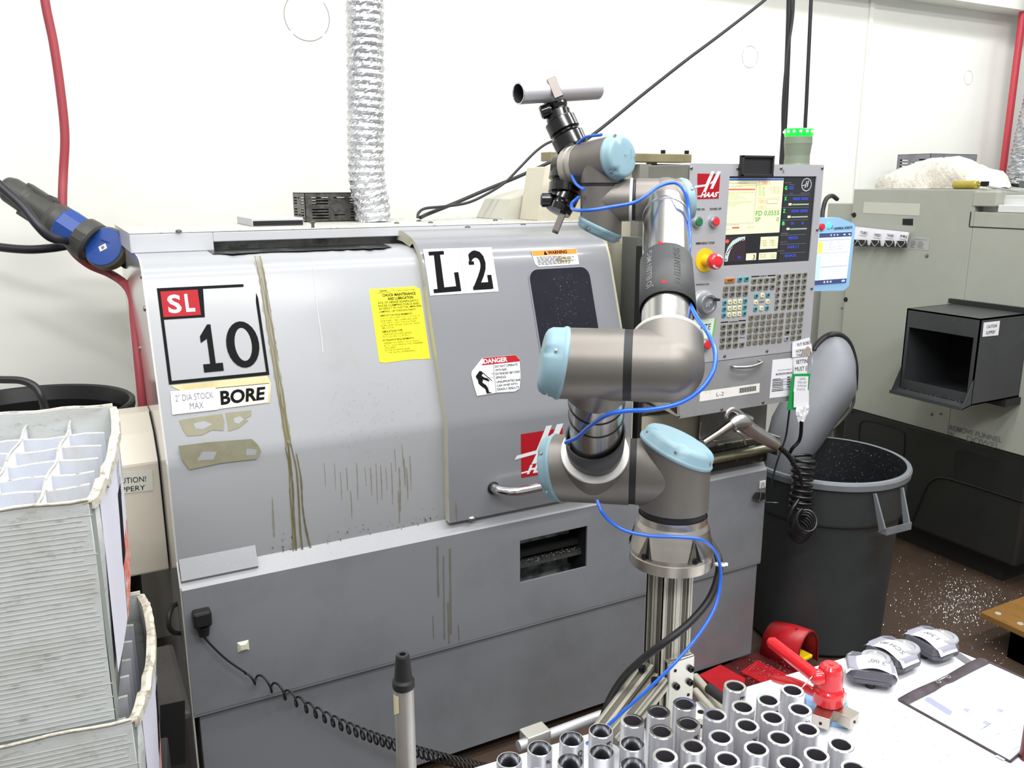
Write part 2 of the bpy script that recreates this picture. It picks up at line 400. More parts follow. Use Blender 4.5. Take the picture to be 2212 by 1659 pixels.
for k, (cx, cy, rx) in enumerate(((663, 36, 27), (1620, 123, 16), (2092, 168, 12))):
    structure(ringmark('x', cx, cy, rx, '').build('trim_%d' % (k + 3), ringm, recalc=False))

# ---------------------------------------------------------------- CNC lathe
LX0, LX1, LY0, LY1, LZT = .175, 2.045, 2.015, 2.86, 1.56
PLP = ((0, 2.042, 1.05), (0, -1, .345)); PLD = ((0, 2.014, 1.05), (0, -1, .345))
lathe_o = thing('cnc_lathe', (1.1, 2.4, 0), 'big grey and cream CNC lathe behind the robot arm, marked SL 10 and L2', 'lathe')
prof_p = [(2.048, .742), (2.042, .80), (2.042, 1.03), (2.0425, 1.045), (2.048, 1.065), (2.183, 1.459), (2.190, 1.476), (2.205, 1.492), (2.232, 1.504), (2.27, 1.510), (2.345, 1.513)]
prof_d = [(2.014, .772), (2.014, 1.03), (2.0145, 1.045), (2.020, 1.065), (2.152, 1.448), (2.160, 1.472), (2.176, 1.497), (2.203, 1.520), (2.245, 1.537), (2.30, 1.549), (2.345, 1.552)]
mb = MB()   # left fixed front panel, with stains
mb.strip(prof_p, LX0, 1.0, 0)
A = [V((LX0, y, z)) for y, z in prof_p]
mb.grid([A, [p + V((0, .03, 0)) for p in A]], 0)
def onpanel(px, py, off=.0007):
    p = P(px, py, pl=PLP)
    if p.z < 1.055: p = P(px, py, Y=2.042)
    return p + V((0, -1, .3)).normalized() * off
def streak(mb, pts, m, wmul=1., off=.0007, f=onpanel):
    pts2 = smoothpath([V((a, b_, w)) for a, b_, w in pts], 6); rows = []
    for q in pts2:
        w = q.z * wmul * (1 + .25 * rnd.uniform(-1, 1)); rows.append([f(q.x - w / 2, q.y, off), f(q.x + w / 2, q.y, off)])
    mb.grid(rows, m, False)
mainp = [(556, 553), (566, 600), (575, 661), (585, 720), (594, 780), (606, 850), (617, 920), (624, 965), (630, 1010), (632, 1060), (637, 1120), (640, 1196)]
streak(mb, [(x_, y_, w_) for (x_, y_), w_ in zip(mainp[:8], (16, 18, 17, 15, 17, 15, 16, 12))], 2)
for dx_, w_, i0, i1, of in ((-5, 1.8, 0, 8, .0011), (4, 2.2, 0, 8, .0013), (0, 1.5, 1, 8, .0015), (7, 1.2, 0, 5, .0012), (-1, 4.5, 7, 12, .0012), (-6, 3.2, 7, 12, .0014), (-3, 3, 5, 9, .0016)):
    streak(mb, [(x_ + dx_ + 1.5 * sin(y_ * .05 + dx_), y_, w_) for x_, y_ in mainp[i0:i1]], 1, off=of)
streak(mb, [(612, 880, 2), (628, 960, 3), (640, 1015, 3.5), (645, 1080, 4), (648, 1140, 3.5), (653, 1190, 4)], 1, off=.0018)
streak(mb, [(640, 980, 3), (650, 1035, 4), (653, 1090, 3), (660, 1140, 4), (671, 1186, 5)], 1, off=.0016)
streak(mb, [(588, 1075, 2), (590, 1120, 5), (592, 1160, 3)], 2, off=.0010)
for k, (x, y0, y1, w) in enumerate([(845, 1000, 1090, 2), (862, 1010, 1105, 3), (885, 985, 1060, 2), (833, 1010, 1060, 1.5), (812, 1000, 1090, 1.6), (788, 1010, 1050, 1.4), (735, 1020, 1080, 1.5), (722, 1000, 1060, 1.4), (878, 1010, 1080, 2.5), (868, 960, 1010, 1.5), (852, 970, 1020, 1.5), (872, 990, 1050, 3), (800, 1010, 1070, 2), (770, 1000, 1080, 2), (822, 1005, 1080, 2), (748, 1010, 1060, 2), (700, 1000, 1050, 1.6), (757, 1060, 1120, 2), (860, 1060, 1130, 3)]):
    streak(mb, [(x, y0, w), (x + 2, (y0 + y1) / 2, w * 1.3), (x + 3, y1, w * .7)], 2)
for k in range(60):   # black scuffs low on the panel
    cx = rnd.choice([rnd.gauss(608, 12), rnd.uniform(700, 910), rnd.gauss(905, 22)]); cy = 1192 - (cx - 640) * .205 - abs(rnd.gauss(0, 18)) - 6
    w = rnd.uniform(1, 4); h = rnd.uniform(2, 9) if rnd.random() < .4 else rnd.uniform(1, 3)
    a, c = onpanel(cx, cy, .0016), onpanel(cx + w, cy + h, .0016)
    mb.add([a, onpanel(cx + w, cy + h * .3, .0016), c], ((0, 1, 2),), 3)
for k in range(230):  # chip spatter beside the door
    cx = rnd.gauss(800, 70); cy = rnd.gauss(905, 50)
    if cx > 915 or cx < 640: continue
    s_ = rnd.uniform(.6, 1.5); a = onpanel(cx, cy, .0014); mb.add([a, onpanel(cx + s_, cy + s_ * .4, .0014), onpanel(cx + s_ * .3, cy + s_, .0014)], ((0, 1, 2),), 3)
streak(mb, [(677, 575, 1.2), (682, 640, 1), (693, 720, 1), (697, 760, 1.2)], 4, off=.0012)
mb.build('front_panel', [cream, stain, stain_l, scuff, white], lathe_o, recalc=False)

# black oily run under the top cover
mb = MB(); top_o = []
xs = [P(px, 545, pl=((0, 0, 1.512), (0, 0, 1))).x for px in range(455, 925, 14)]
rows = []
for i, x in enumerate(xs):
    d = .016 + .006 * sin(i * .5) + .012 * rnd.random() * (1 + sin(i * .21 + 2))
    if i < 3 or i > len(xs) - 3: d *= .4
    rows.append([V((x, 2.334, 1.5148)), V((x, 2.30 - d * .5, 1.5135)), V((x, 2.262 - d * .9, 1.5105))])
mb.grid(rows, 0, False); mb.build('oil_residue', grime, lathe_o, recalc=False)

# top cover: slab with front band, notch over the door track
xn = P(462, 530, Y=2.335).x
mb = MB()
mb.box((LX0 - .012, 2.335, 1.513), (xn, LY1, LZT)); mb.box((xn, 2.335, 1.535), (LX1, LY1, LZT))
mb.box((LX0 - .013, 2.334, LZT), (LX1, LY1 + .01, LZT + .004), 1)
mb.build('top_cover', [bandm, topm], lathe_o, bevel=.003)
mb = MB(); mb.box((xn, 2.37, 1.513), (1.9, 2.38, 1.535)); mb.build('door_track', mat('track_grey', '#77797a', .4, dirt=('#2b2b2a', 14, .5, .7, .9)), lathe_o)
for px, py in ((386, 500), (905, 478), (930, 482), (857, 483), (1010, 492), (1070, 477), (1130, 486)):
    p = P(px, py, Z=LZT + .004); MB().lathe(p, (0, 0, 1), [(.008, 0), (.0075, .003), (.004, .005), (0, .0055)], 12).build('cover_screw', boltm, lathe_o)
p = P(676, 492, Z=LZT + .004); MB().cyl(p, p + V((0, 0, .012)), .0045).lathe(p + V((0, 0, .012)), (0, 0, 1), [(.008, 0), (.008, .005), (0, .006)], 6).build('cover_screw', boltm, lathe_o)
# body shell behind the front
mb = MB(); mb.box((LX0 + .002, 2.16, .10), (1.50, LY1, .76)); mb.box((LX0 + .002, 2.08, .76), (1.50, LY1, 1.06)); mb.box((1.50, 2.16, .10), (LX1 - .002, LY1, .95)); mb.box((LX0 + .002, 2.35, .95), (LX1 - .002, LY1 - .002, 1.512)); mb.build('cabinet_body', cream_r, lathe_o)
# left end plate (bright, slightly reflective)
prof_side = [(2.02, .10)] + [(2.02, .74)] + [(y, z) for y, z in prof_p[1:]] + [(2.86, 1.513), (2.86, .10)]
mb = MB(); mb.prism([(LX0 - .004, y, z) for y, z in prof_side], (.004, 0, 0)); mb.build('left_side_plate', mat('side_plate_cream', '#cfcdc8', .16, .25, coat=.6, dirt=('#8b8878', 8, .6, .8, .6)), lathe_o)
for px, py in ((313, 667), (303, 752), (301, 775), (306, 597)):
    p = P(px, py, X=LX0 - .004); MB().lathe(p, (-1, 0, 0), [(.007, 0), (.006, .003), (0, .005)], 12).build('side_screw', boltm, lathe_o)

# lower panels with ledge and window
ws = [P(1124.6, 1167, Y=LY0), P(1270, 1136, Y=LY0), P(1266, 1224, Y=LY0), P(1122, 1260.5, Y=LY0)]
wx0 = (ws[0].x + ws[3].x) / 2; wx1 = (ws[1].x + ws[2].x) / 2; wz1 = (ws[0].z + ws[1].z) / 2; wz0 = (ws[2].z + ws[3].z) / 2
mb = MB()
rect = lambda x0, x1, z0, z1, y: [(x0, y, z0), (x1, y, z0), (x1, y, z1), (x0, y, z1)]
mb.prism(rect(LX0, LX1, .40, .735, LY0), (0, .006, 0), 0, holes=[rect(wx0, wx1, wz0, wz1, LY0)])
mb.box((LX0, LY0 + .001, .392), (LX1, LY0 + .05, .40)); mb.box((LX1 - .006, LY0 + .001, .40), (LX1, LY0 + .3, .735))
for k, (x, y0, y1, w) in enumerate([(945, 1180, 1290, 4), (972, 1185, 1370, 4), (958, 1200, 1380, 3), (968, 1300, 1390, 3), (935, 1330, 1380, 2), (990, 1350, 1385, 2)]):
    streak(mb, [(x, y0, w), (x + 1, (y0 + y1) / 2, w), (x + 2, y1, w)], 1, off=.0006, f=lambda a, c, o: P(a, c, Y=LY0 - o))
mb.build('upper_skirt_panel', [greyp2, mat('faint_skirt_stain', '#6c6a60', .4)], lathe_o)
mb = MB(); mb.box((LX0 + .012, LY0 + .009, .04), (LX1 - .006, LY0 + .3, .392)); mb.build('lower_skirt_panel', greyp2, lathe_o, bevel=.002)
mb = MB(); mb.box((LX0 + .04, LY0 + .06, .0), (LX1 - .05, LY1 - .05, .10)); mb.build('base', m2dark, lathe_o)
mb = MB()   # window recess: coolant-wet tray seen through the opening
mb.quad((wx0 - .02, LY0 + .12, wz0 - .12), (wx1 + .02, LY0 + .12, wz0 - .12), (wx1 + .02, LY0 + .10, wz1 + .03), (wx0 - .02, LY0 + .10, wz1 + .03), 0)
mb.box((wx1 + .001, LY0 + .007, wz0 - .03), (wx1 + .02, LY0 + .12, wz1 + .03), 1)
mb.box((wx0 - .02, LY0 + .007, wz0 - .03), (wx0 - .001, LY0 + .12, wz1 + .03), 1)
mb.box((wx0 - .02, LY0 + .05, wz0 + .055), (wx1, LY0 + .12, wz0 + .070), 1)
mb.box((wx0 - .02, LY0 + .03, wz0 + .030), (wx1, LY0 + .12, wz0 + .040), 2)
r2 = random.Random(3)
for k in range(26):
    x = r2.uniform(wx0, wx1 - .01); h = r2.uniform(.01, .05); w = r2.uniform(.002, .007)
    mb.add([(x - w, LY0 + .0985, wz1 + .01), (x + w, LY0 + .0985, wz1 + .01), (x + w * .3, LY0 + .104, wz1 - h), (x - w * .3, LY0 + .104, wz1 - h)], ((0, 1, 2, 3),), 1)
for k in range(90):
    x = r2.uniform(wx0, wx1); z = wz0 + .04 + abs(r2.gauss(0, .006)); mb.ball((x, LY0 + r2.uniform(.03, .05), z), r2.uniform(.0012, .003), 2, 6)
mb.build('coolant_tray', [mat('wet_grey_tray', '#b4b9b6', .2, .1, dirt=('#3f4443', 14, .45, .65, .9)), gap, mat('wet_chips', '#5c5f5c', .12, .6, dirt=('#c9cbc9', 90, .6, .7, .9))], lathe_o)
mb = MB()   # sloped ledge on top of the skirt
mb.quad((LX0, LY0, .735), (LX1, LY0, .735), (LX1, 2.043, .772), (LX0, 2.043, .772)); mb.quad((LX0, 2.043, .772), (LX1, 2.043, .772), (LX1, 2.09, .772), (LX0, 2.09, .772))
mb.add([(LX0, LY0, .735), (LX0, 2.043, .772), (LX0, 2.09, .772), (LX0, 2.09, .735)], ((0, 1, 2, 3),))
mb.add([(LX1, LY0, .735), (LX1, 2.043, .772), (LX1, 2.09, .772), (LX1, 2.09, .735)], ((0, 1, 2, 3),))
xf = P(555, 1202, Y=2.03).x; mb.hexa([(LX0 + .002, 2.026, .7505), (xf, 2.026, .7505), (xf, 2.045, .772), (LX0 + .002, 2.045, .772), (LX0 + .002, 2.020, .758), (xf, 2.020, .758), (xf, 2.0405, .806), (LX0 + .002, 2.0405, .806)])
mb.build('ledge', ledgem, lathe_o, recalc=False)
p = P(1018, 1118, Z=.773); MB().ball(p + V((0, 0, 0)), .014, sc=(1, 1, .5)).build('ledge_bolt', steel, lathe_o)

# sliding door
dx0 = .872; q = P(1329, 640, pl=PLD); dx1 = q.x
mb = MB(); mb.strip(prof_d, dx0, dx1, 0)
for xx in (dx0, dx1):
    A = [V((xx, y, z)) for y, z in prof_d]; mb.grid([A, [p + V((0, .028, -.0)) for p in A[:-3]] + [p + V((0, .01, -.028)) for p in A[-3:]]], 1)
streak(mb, [(985, 1085, 3), (986, 1105, 4), (987, 1125, 2)], 2, off=.001, f=lambda a, c, o: P(a, c, Y=2.014 - o))
door = mb.build('sliding_door', [doorm, cream_r, stain_l], lathe_o, recalc=False)
# window in the door
ctr = [P(1141, 585, pl=PLD), P(1272, 575, pl=PLD), P(1298, 765, pl=PLD), P(1172, 778, pl=PLD)]
x0 = (ctr[0].x + ctr[3].x) / 2; x1 = (ctr[1].x + ctr[2].x) / 2; z1 = (ctr[0].z + ctr[1].z) / 2; z0 = (ctr[2].z + ctr[3].z) / 2
def rrect(x0, x1, z0, z1, r, f, n=6):
    out = []
    for cx, cz, a0 in ((x1 - r, z1 - r, 0), (x0 + r, z1 - r, 90), (x0 + r, z0 + r, 180), (x1 - r, z0 + r, 270)):
        for k in range(n + 1):
            t = radians(a0 + 90 * k / n); out.append(f(cx + r * cos(t), cz + r * sin(t)))
    return out
fd = lambda x, z, o=0: V((x, 2.014 + .345 * (z - 1.05), z)) + V((0, -1, .345)).normalized() * o
mb = MB(); mb.prism(rrect(x0 - .004, x1 + .004, z0 - .004, z1 + .004, .03, lambda a, c: fd(a, c, .0004)), V((0, -1, .345)).normalized() * .001, 1)
mb.prism(rrect(x0, x1, z0, z1, .028, lambda a, c: fd(a, c, .0018)), V((0, -1, .345)).normalized() * .0015, 0)
r2 = random.Random(9)
for k in range(170):
    x = r2.gauss((x0 + x1) / 2 + .01, (x1 - x0) * .2); z = r2.uniform(z0 + .02, z1 - .02)
    if not (x0 + .01 < x < x1 - .01): continue
    w = r2.uniform(.0004, .0014); mb.add([fd(x, z, .0036), fd(x + w, z + w * .5, .0036), fd(x + w * .3, z + w * r2.uniform(.6, 2), .0036)], ((0, 1, 2),), 2)
mb.build('door_window', [mat('dark_polycarbonate', '#15161d', .15, dirt=('#20212a', 4, .4, .7, .8)), mat('window_seal', '#7a7d86', .4), mat('dry_coolant_speck', '#c2c4c8', .5)], lathe_o)
# chrome door handle
p0 = P(1066, 1054, Y=2.012)
pts = [p0 + V((0, .004, 0)), p0 + V((.006, -.022, 0)), p0 + V((.03, -.048, -.001)), p0 + V((.07, -.056, -.001)), p0 + V((.14, -.056, 0)), p0 + V((.30, -.056, 0)), p0 + V((.36, -.05, 0)), p0 + V((.385, -.02, 0)), p0 + V((.39, .004, 0))]
mb = MB(); mb.tube(pts, .0135, 16); mb.lathe(p0 + V((0, .001, 0)), (0, -1, 0), [(.018, 0), (.017, .004), (.0135, .006)], 18, 1); mb.build('door_handle', [chrome, grime], lathe_o)
# gap and frame to the right of the door
mb = MB(); mb.strip([(y + .02, z) for y, z in prof_d], dx1 + .001, dx1 + .012, 0); mb.build('door_seal', gap, lathe_o, recalc=False)
mb = MB(); mb.strip([(2.05, .76), (2.05, 1.05), (2.19, 1.46), (2.21, 1.50), (2.24, 1.74)], dx1 + .011, P(1372, 600, Y=2.06).x, 0, False)
mb.build('right_front_frame', cream_r, lathe_o, recalc=False)

# small front signs of the lathe ------------------------------------------------
QS = [(338.5, 622.9), (553, 612.5), (582, 809.6), (365, 830.8)]
def corners(q, pl=None, **k): return [P(a, c, pl=pl, **k) for a, c in q]
def inv(q, px, py):
    x = y = .5
    for _ in range(12):
        f = lambda x, y: [(q[0][i] * (1 - x) + q[1][i] * x) * (1 - y) + (q[3][i] * (1 - x) + q[2][i] * x) * y for i in (0, 1)]
        c = f(x, y); dx = [(u - v_) / 1e-4 for u, v_ in zip(f(x + 1e-4, y), c)]; dy = [(u - v_) / 1e-4 for u, v_ in zip(f(x, y + 1e-4), c)]
        ex, ey = px - c[0], py - c[1]; D_ = dx[0] * dy[1] - dx[1] * dy[0]
        x += (ex * dy[1] - ey * dy[0]) / D_; y += (dx[0] * ey - dx[1] * ex) / D_
    return (x, y)
one = [(.44, .41), (.475, .41), (.475, .825), (.545, .825), (.545, .91), (.35, .91), (.35, .825), (.42, .825), (.42, .56), (.355, .60), (.355, .53)]
one = [(x + (.5 - .5), y) for x, y in one]
c = corners(QS, PLP)
label('model_sign', lathe_o, *c, None, [
    ('poly', [(0, 0), (.86, .0), (.87, .015), (.86, .03), (.45, .03), (.43, .33), (.03, .33), (.03, .965), (.97, .965), (.97, .20), (.985, .1), (1, .16), (1, 1), (0, 1)], black, 1),
    ('rect', (.03, .035, .395, .305), red_v, 2), ('rect', (.395, .03, .43, .33), black, 2),
    ('text', 'S', (.085, .075, .215, .27), white, .025), ('text', 'L', (.255, .075, .345, .265), white, .03),
    ('poly', one, black, 2), ('ell', (.772, .65, .168, .25), black, 2), ('ell', (.776, .65, .086, .178), cream, 3)], lab='black framed sign with SL on red and a large 10')
label('bore_sign', lathe_o, *corners([(365.5, 832), (577, 811.5), (583, 870), (470, 884)], PLP), None, [
    ('poly', [(0, .02), (1, 0), (1.04, .3), (1.0, 1), (.04, 1.0), (.0, .3)], mat('yellowed_vinyl', '#c2b88c', .5, dirt=('#a8955a', 12, .45, .7, .8)), 1)], lab='yellowed backing strip')
label('bore_sign', lathe_o, *corners([(466, 838), (581.6, 827.5), (577, 869.5), (470, 884)], PLP), mat('aged_white_vinyl', '#e3e1d2', .5, dirt=('#cfc08a', 8, .5, .7, .8)), [
    ('rect', (0, 0, 1, .03), black), ('text', 'BORE', (.07, .16, .93, .84), ink, .035)], lab='white sign reading BORE', lift=.001)
label('stock_size_label', lathe_o, *corners([(368, 846), (465, 837), (471, 885), (372, 896)], PLP), mat('white_tape', '#e4e4ea', .5), [
    ('text', '2" DIA STOCK', (.09, .17, .93, .46), greyink), ('text', 'MAX', (.39, .57, .69, .86), greyink)], lab='white tape reading 2" DIA STOCK MAX', lift=.0014)
for q_, ol in (([(386, 904), (484, 893), (486, 934), (393, 945)], [(0, .1), (.3, .05), (.95, 0), (1, .45), (.97, .9), (.7, .8), (.45, 1), (.12, .96), (.05, .6), (.02, .3)]),
               ([(487, 892), (543, 886), (541, 921), (491, 932)], [(0, 0), (1, 0), (1, .35), (.7, .5), (.9, .6), (.5, .95), (.05, 1), (.04, .5)])):
    label('glue_residue', lathe_o, *corners(q_, PLP), glue, [('poly', [(.30, .35), (.55, .28), (.72, .5), (.5, .7), (.33, .62)], cream, 1)], outline=ol, th=.0005)
label('glue_residue', lathe_o, *corners([(384, 960), (560, 945), (566, 993), (391, 1016)], Y=2.042), glue, [('poly', [(.28, .35), (.45, .42), (.4, .72), (.2, .68)], cream, 1), ('poly', [(.82, .42), (.95, .5), (.92, .75), (.8, .7)], cream, 1)],
      outline=[(0, .05), (.35, .0), (.9, .02), (.97, .3), (1, .6), (.93, .92), (.5, .9), (.1, 1), (.03, .6)], th=.0005, lift=.0025)
yel = mat('bright_yellow_label', '#f2ea12', .5)
T = [('CHUCK MAINTENANCE', .24, .90, .045, .03), ('AND LUBRICATION', .33, .84, .045, .03), ('ACK OF GREASE SIGNIFICANTLY', .13, .94, .036, .012), ('DUCES CLAMPING FORCE AND', .13, .94, .036, .012),
     ('AN RESULT IN CHATTER, IMPROPER', .13, .98, .036, .012), ('LAMPING, OR THROWN PARTS.', .13, .86, .036, .012), None, ('UBRICATION REQUIREMENTS:', .13, .78, .036, .015), ('ACH JAW REQUIRES TWO STROKES OF', .13, .92, .028, 0), ('EASE EVERY 1000 CLAMP/UNCLAMP', .13, .86, .028, 0),
     ('CLES, OR AT LEAST ONCE A WEEK.', .13, .84, .028, 0), ('SE PROVIDED GREASE GUN FOR CHUCK', .13, .90, .028, 0), ('UBRICATION.', .13, .38, .028, 0), None, ('UBRICATION TYPE:', .13, .54, .036, .015), ('LYBDENUM DISULFIDE GREASE', .13, .70, .028, 0), ('0% TO 25% MOLY CONTENTS', .13, .66, .028, 0), None,
     ('INTENANCE REQUIREMENTS:', .12, .74, .036, .015), ('ASSEMBLE AND INSPECT CHUCK ONCE A', .13, .84, .028, 0), ('ER TO CHUCK MANUAL FOR DISASSEMBLY', .13, .92, .028, 0), ('CEDURES', .13, .35, .028, 0), ('CK FOR EXCESSIVE WEAR', .13, .62, .028, 0), ('FOR GALLING OR BURNISHING.', .2, .74, .028, 0)]
it = [('rect', (.13, .055, .40, .06), ink), ('rect', (.46, .04, .9, .045), ink), ('rect', (.2, .03, .34, .04), ink)]; y = .075
for t in T:
    if t is None: y += .012; continue
    it.append(('text', t[0], (t[1], y, t[2], y + t[3] * .86), ink, t[4])); y += t[3] * 1.1 + .0015
label('lubrication_label', lathe_o, *corners([(797, 625), (906, 618), (929, 775), (820, 785)], PLP), yel, it, outline=[(0, 0), (.9, 0), (1, .04), (1, 1), (.6, .985), (.1, 1.0), (.0, .98)], lab='bright yellow chuck maintenance label')
label('bay_sign', lathe_o, *corners([(914, 538.3), (1061.4, 534), (1076.9, 629.5), (929.3, 638.7)], PLD), white, [
    ('rect', (.515, .0, .519, 1), greyink), ('poly', [(.065, .06), (.285, .05), (.285, .13), (.225, .135), (.215, .84), (.385, .83), (.385, .53), (.45, .525), (.45, .945), (.055, .955), (.055, .87), (.115, .865), (.135, .14), (.065, .145)], ink, 2),
    ('text', '2', (.625, .06, .90, .94), ink, .02), ('rect', (.865, .62, .93, .935), ink, 2), ('rect', (.63, .855, .90, .94), ink, 2), ('rect', (.62, .30, .70, .38), ink, 2)], lab='white sign with large black L2')
org = mat('orange_vinyl', '#e8842a', .45)
label('warning_label', lathe_o, *corners([(1147, 541), (1245, 536), (1251, 571), (1156, 577)], PLD), white, [
    ('rect', (.01, .03, .99, .34), org), ('poly', [(.25, .31), (.285, .06), (.335, .31)], ink, 2), ('text', 'WARNING', (.345, .08, .77, .29), ink, .035), ('ell', (.66, .66, .19, .13), mat('tan_rub', '#a59a74', .6), 1)] + lines(.08, .93, .42, .93, 7, ink, 4, .9, .4, 3), outline=[(.01, 0), (.97, 0), (1, .1), (1, 1), (.08, 1), (.02, .85), (0, .3)])
fig = [(.13, .40), (.17, .34), (.22, .36), (.23, .43), (.20, .47), (.24, .52), (.31, .56), (.35, .62), (.33, .65), (.25, .60), (.22, .58), (.20, .66), (.27, .74), (.30, .82), (.31, .93), (.36, .945), (.36, .965), (.26, .97), (.24, .84), (.17, .76), (.12, .68), (.11, .56), (.09, .54), (.08, .47)]
label('danger_label', lathe_o, *corners([(1013, 776), (1121, 766), (1126, 845), (1024, 856)], PLD), white, [
    ('poly', [(.26, 0.005), (.92, .005), (1, .13), (1, .19), (.22, .2), (.28, .12)], red_v, 1), ('text', 'DANGER', (.27, .035, .75, .165), white, .03), ('rect', (.455, .2, .462, .98), ink, 2), ('poly', fig, ink, 2), ('rect', (.31, .55, .43, .56), greyink, 2), ('rect', (.31, .55, .315, .95), greyink, 2),
    ('poly', [(.22, .40), (.235, .39), (.40, .63), (.39, .64)], ink, 3), ('rect', (.40, .44, .455, .45), ink, 2), ('rect', (.43, .44, .435, .6), ink, 2)] +
    [('text', t, (.485, y0, x1, y0 + .062), ink, .012) for t, y0, x1 in (('DO NOT OPERATE', .235, .95), ('WITH BAR', .335, .72), ('EXTENDED BEYOND', .435, .99), ('SPINDLE.', .535, .70), ('UNSUPPORTED BAR', .655, .99), ('CAN WHIP WITH', .755, .92), ('DEADLY RESULTS', .855, .95))],
    outline=[(.26, 0), (.92, 0), (1, .12), (1, .6), (.96, .93), (.85, .99), (.5, .97), (.06, 1), (.02, .7), (0, .42), (.02, .33)], lift=.001)
label('maker_logo', lathe_o, *corners([(1125, 938), (1215, 924), (1215, 1017), (1126, 1032)], Y=2.014), None, logo(0, 0, 1, 1, red_v, white), lab='red and white maker logo on the door')
# cable tie mount and curly cord plug live on the skirt
p = P(525.5, 1396, Y=LY0); mb = MB(); mb.hexa([p + V((a * .014, 0, c_ * .014)) for a, c_ in ((-1, -1), (1, -1), (1, 1), (-1, 1))] + [p + V((a * .007, -.006, c_ * .007)) for a, c_ in ((-1, -1), (1, -1), (1, 1), (-1, 1))])
tag(mb.build('cable_tie_mount', mat('ivory_plastic', '#d8d6c0', .5)), 'square ivory cable tie mount stuck on the lower grey skirt of the lathe', 'cable mount')

# things fixed on the lathe: recessed tool ledge at the right ----------------------------
rx0 = P(1385, 900, Y=2.07).x
mb = MB(); mb.box((rx0, 2.085, .772), (LX1 - .02, 2.0995, .962)); mb.build('right_back_panel', cream_r, lathe_o)
mb = MB(); mb.box((rx0 - .035, 2.04, .76), (rx0 - .02, 2.075, 1.5)); mb.build('black_slot', gap, lathe_o)
cb = P(1508, 905, Y=2.07)
# ---------------------------------------------------------------- upper right cabinet of the lathe (behind the control)
YP = 1.93
px0 = P(1492, 353, Y=YP).x; px1 = P(1780, 357, Y=YP).x; pzt = P(1492, 353, Y=YP).z; pzb = P(1461, 905, Y=YP).z
zsm = P(1512, 785, Y=YP).z
hb = MB(); hb.box((P(1405, 500, Y=2.25).x, 2.25, LZT), (1.98, 2.75, 1.74)); hb.build('right_cabinet_hood', cream_r, lathe_o, bevel=.003)
hb = MB(); hb.box((P(1342, 500, Y=2.24).x, 2.24, 1.2), (P(1374, 500, Y=2.24).x, 2.6, 1.735)); hb.build('right_front_frame', cream_r, lathe_o)
hb = MB(); hb.box((P(1378, 500, Y=2.20).x, 2.20, 1.0), (P(1402, 500, Y=2.20).x, 2.5, 1.738)); hb.build('right_grey_post', mat('post_grey', '#7d7c75', .4), lathe_o)
hb = MB(); hb.box((P(1375, 600, Y=2.12).x, 2.12, .78), (P(1400, 600, Y=2.12).x, 2.2, 1.52)); hb.build('right_grey_post', mat('post_dark_grey', '#5f5f5c', .4), lathe_o)
# flat bar with two bolts on top of the cabinet
bx0 = P(1190, 352, Y=2.2); bx1 = P(1494, 348, Y=2.2)
bar = thing('flat_bar', (1.5, 2.22, 1.742), 'yellowish flat metal bar with two black bolts lying on top of the lathe cabinet', 'bar')
mb = MB(); mb.box((bx0.x, 2.20, 1.744), (bx1.x, 2.26, 1.770)); mb.build('bar', mat('yellowed_metal', '#8f8768', .45, .3, dirt=('#6b6247', 12, .45, .75, .7)), bar, bevel=.002)
for px in (1432, 1483):
    p = P(px, 338, Y=2.23); MB().lathe((p.x, 2.23, 1.770), (0, 0, 1), [(.0075, 0), (.0075, .012), (0, .012)], 14).build('bolt', boltb, bar)
mb = MB(); mb.box((1.68, 2.255, 1.739), (1.72, 2.26, 1.745)); mb.build('spacer', boltm, bar)
# cream wedge covers on top of the lathe
wd = [P(1085, 475, Y=2.55), P(1105, 430, Y=2.55), P(1170, 410, Y=2.55), P(1184, 358, Y=2.55), P(1262, 358, Y=2.55), P(1262, 492, Y=2.55)]
mb = MB(); z_ = LZT + .004
mb.prism([(P(1085, 475, Y=2.55).x, 2.55, z_), (P(1105, 430, Y=2.55).x, 2.55, wd[1].z), (P(1172, 410, Y=2.55).x, 2.55, wd[2].z), (P(1250, 405, Y=2.55).x, 2.55, wd[2].z + .015), (P(1250, 480, Y=2.55).x, 2.55, z_)], (0, .2, 0))
mb.build('turret_cover', mat('cover_greenish_grey', '#b5b3a6', .4), lathe_o, bevel=.003)
mb = MB(); q0 = P(1161, 475, Y=2.42); q1 = P(1178, 360, Y=2.42)
mb.prism([(q0.x, 2.42, z_), (q1.x, 2.42, q1.z), (1.62, 2.42, q1.z), (1.62, 2.42, z_)], (0, .12, 0)); mb.build('turret_cover', mat('cover_cream', '#c6c1ae', .4), lathe_o, bevel=.003)
# debris specks on the top
mb = MB(); r2 = random.Random(5)
for k in range(420):
    x = r2.uniform(.6, 1.6); y = r2.uniform(2.36, 2.8); s_ = r2.uniform(.0008, .003); mb.add([(x, y, z_ + .0012), (x + s_, y + s_ * .5, z_ + .0012), (x, y + s_, z_ + .0018)], ((0, 1, 2),))
tag(mb.build('metal_shavings', scuff, recalc=False), 'dark fine metal shavings scattered on top of the lathe', 'shavings', kind='stuff')

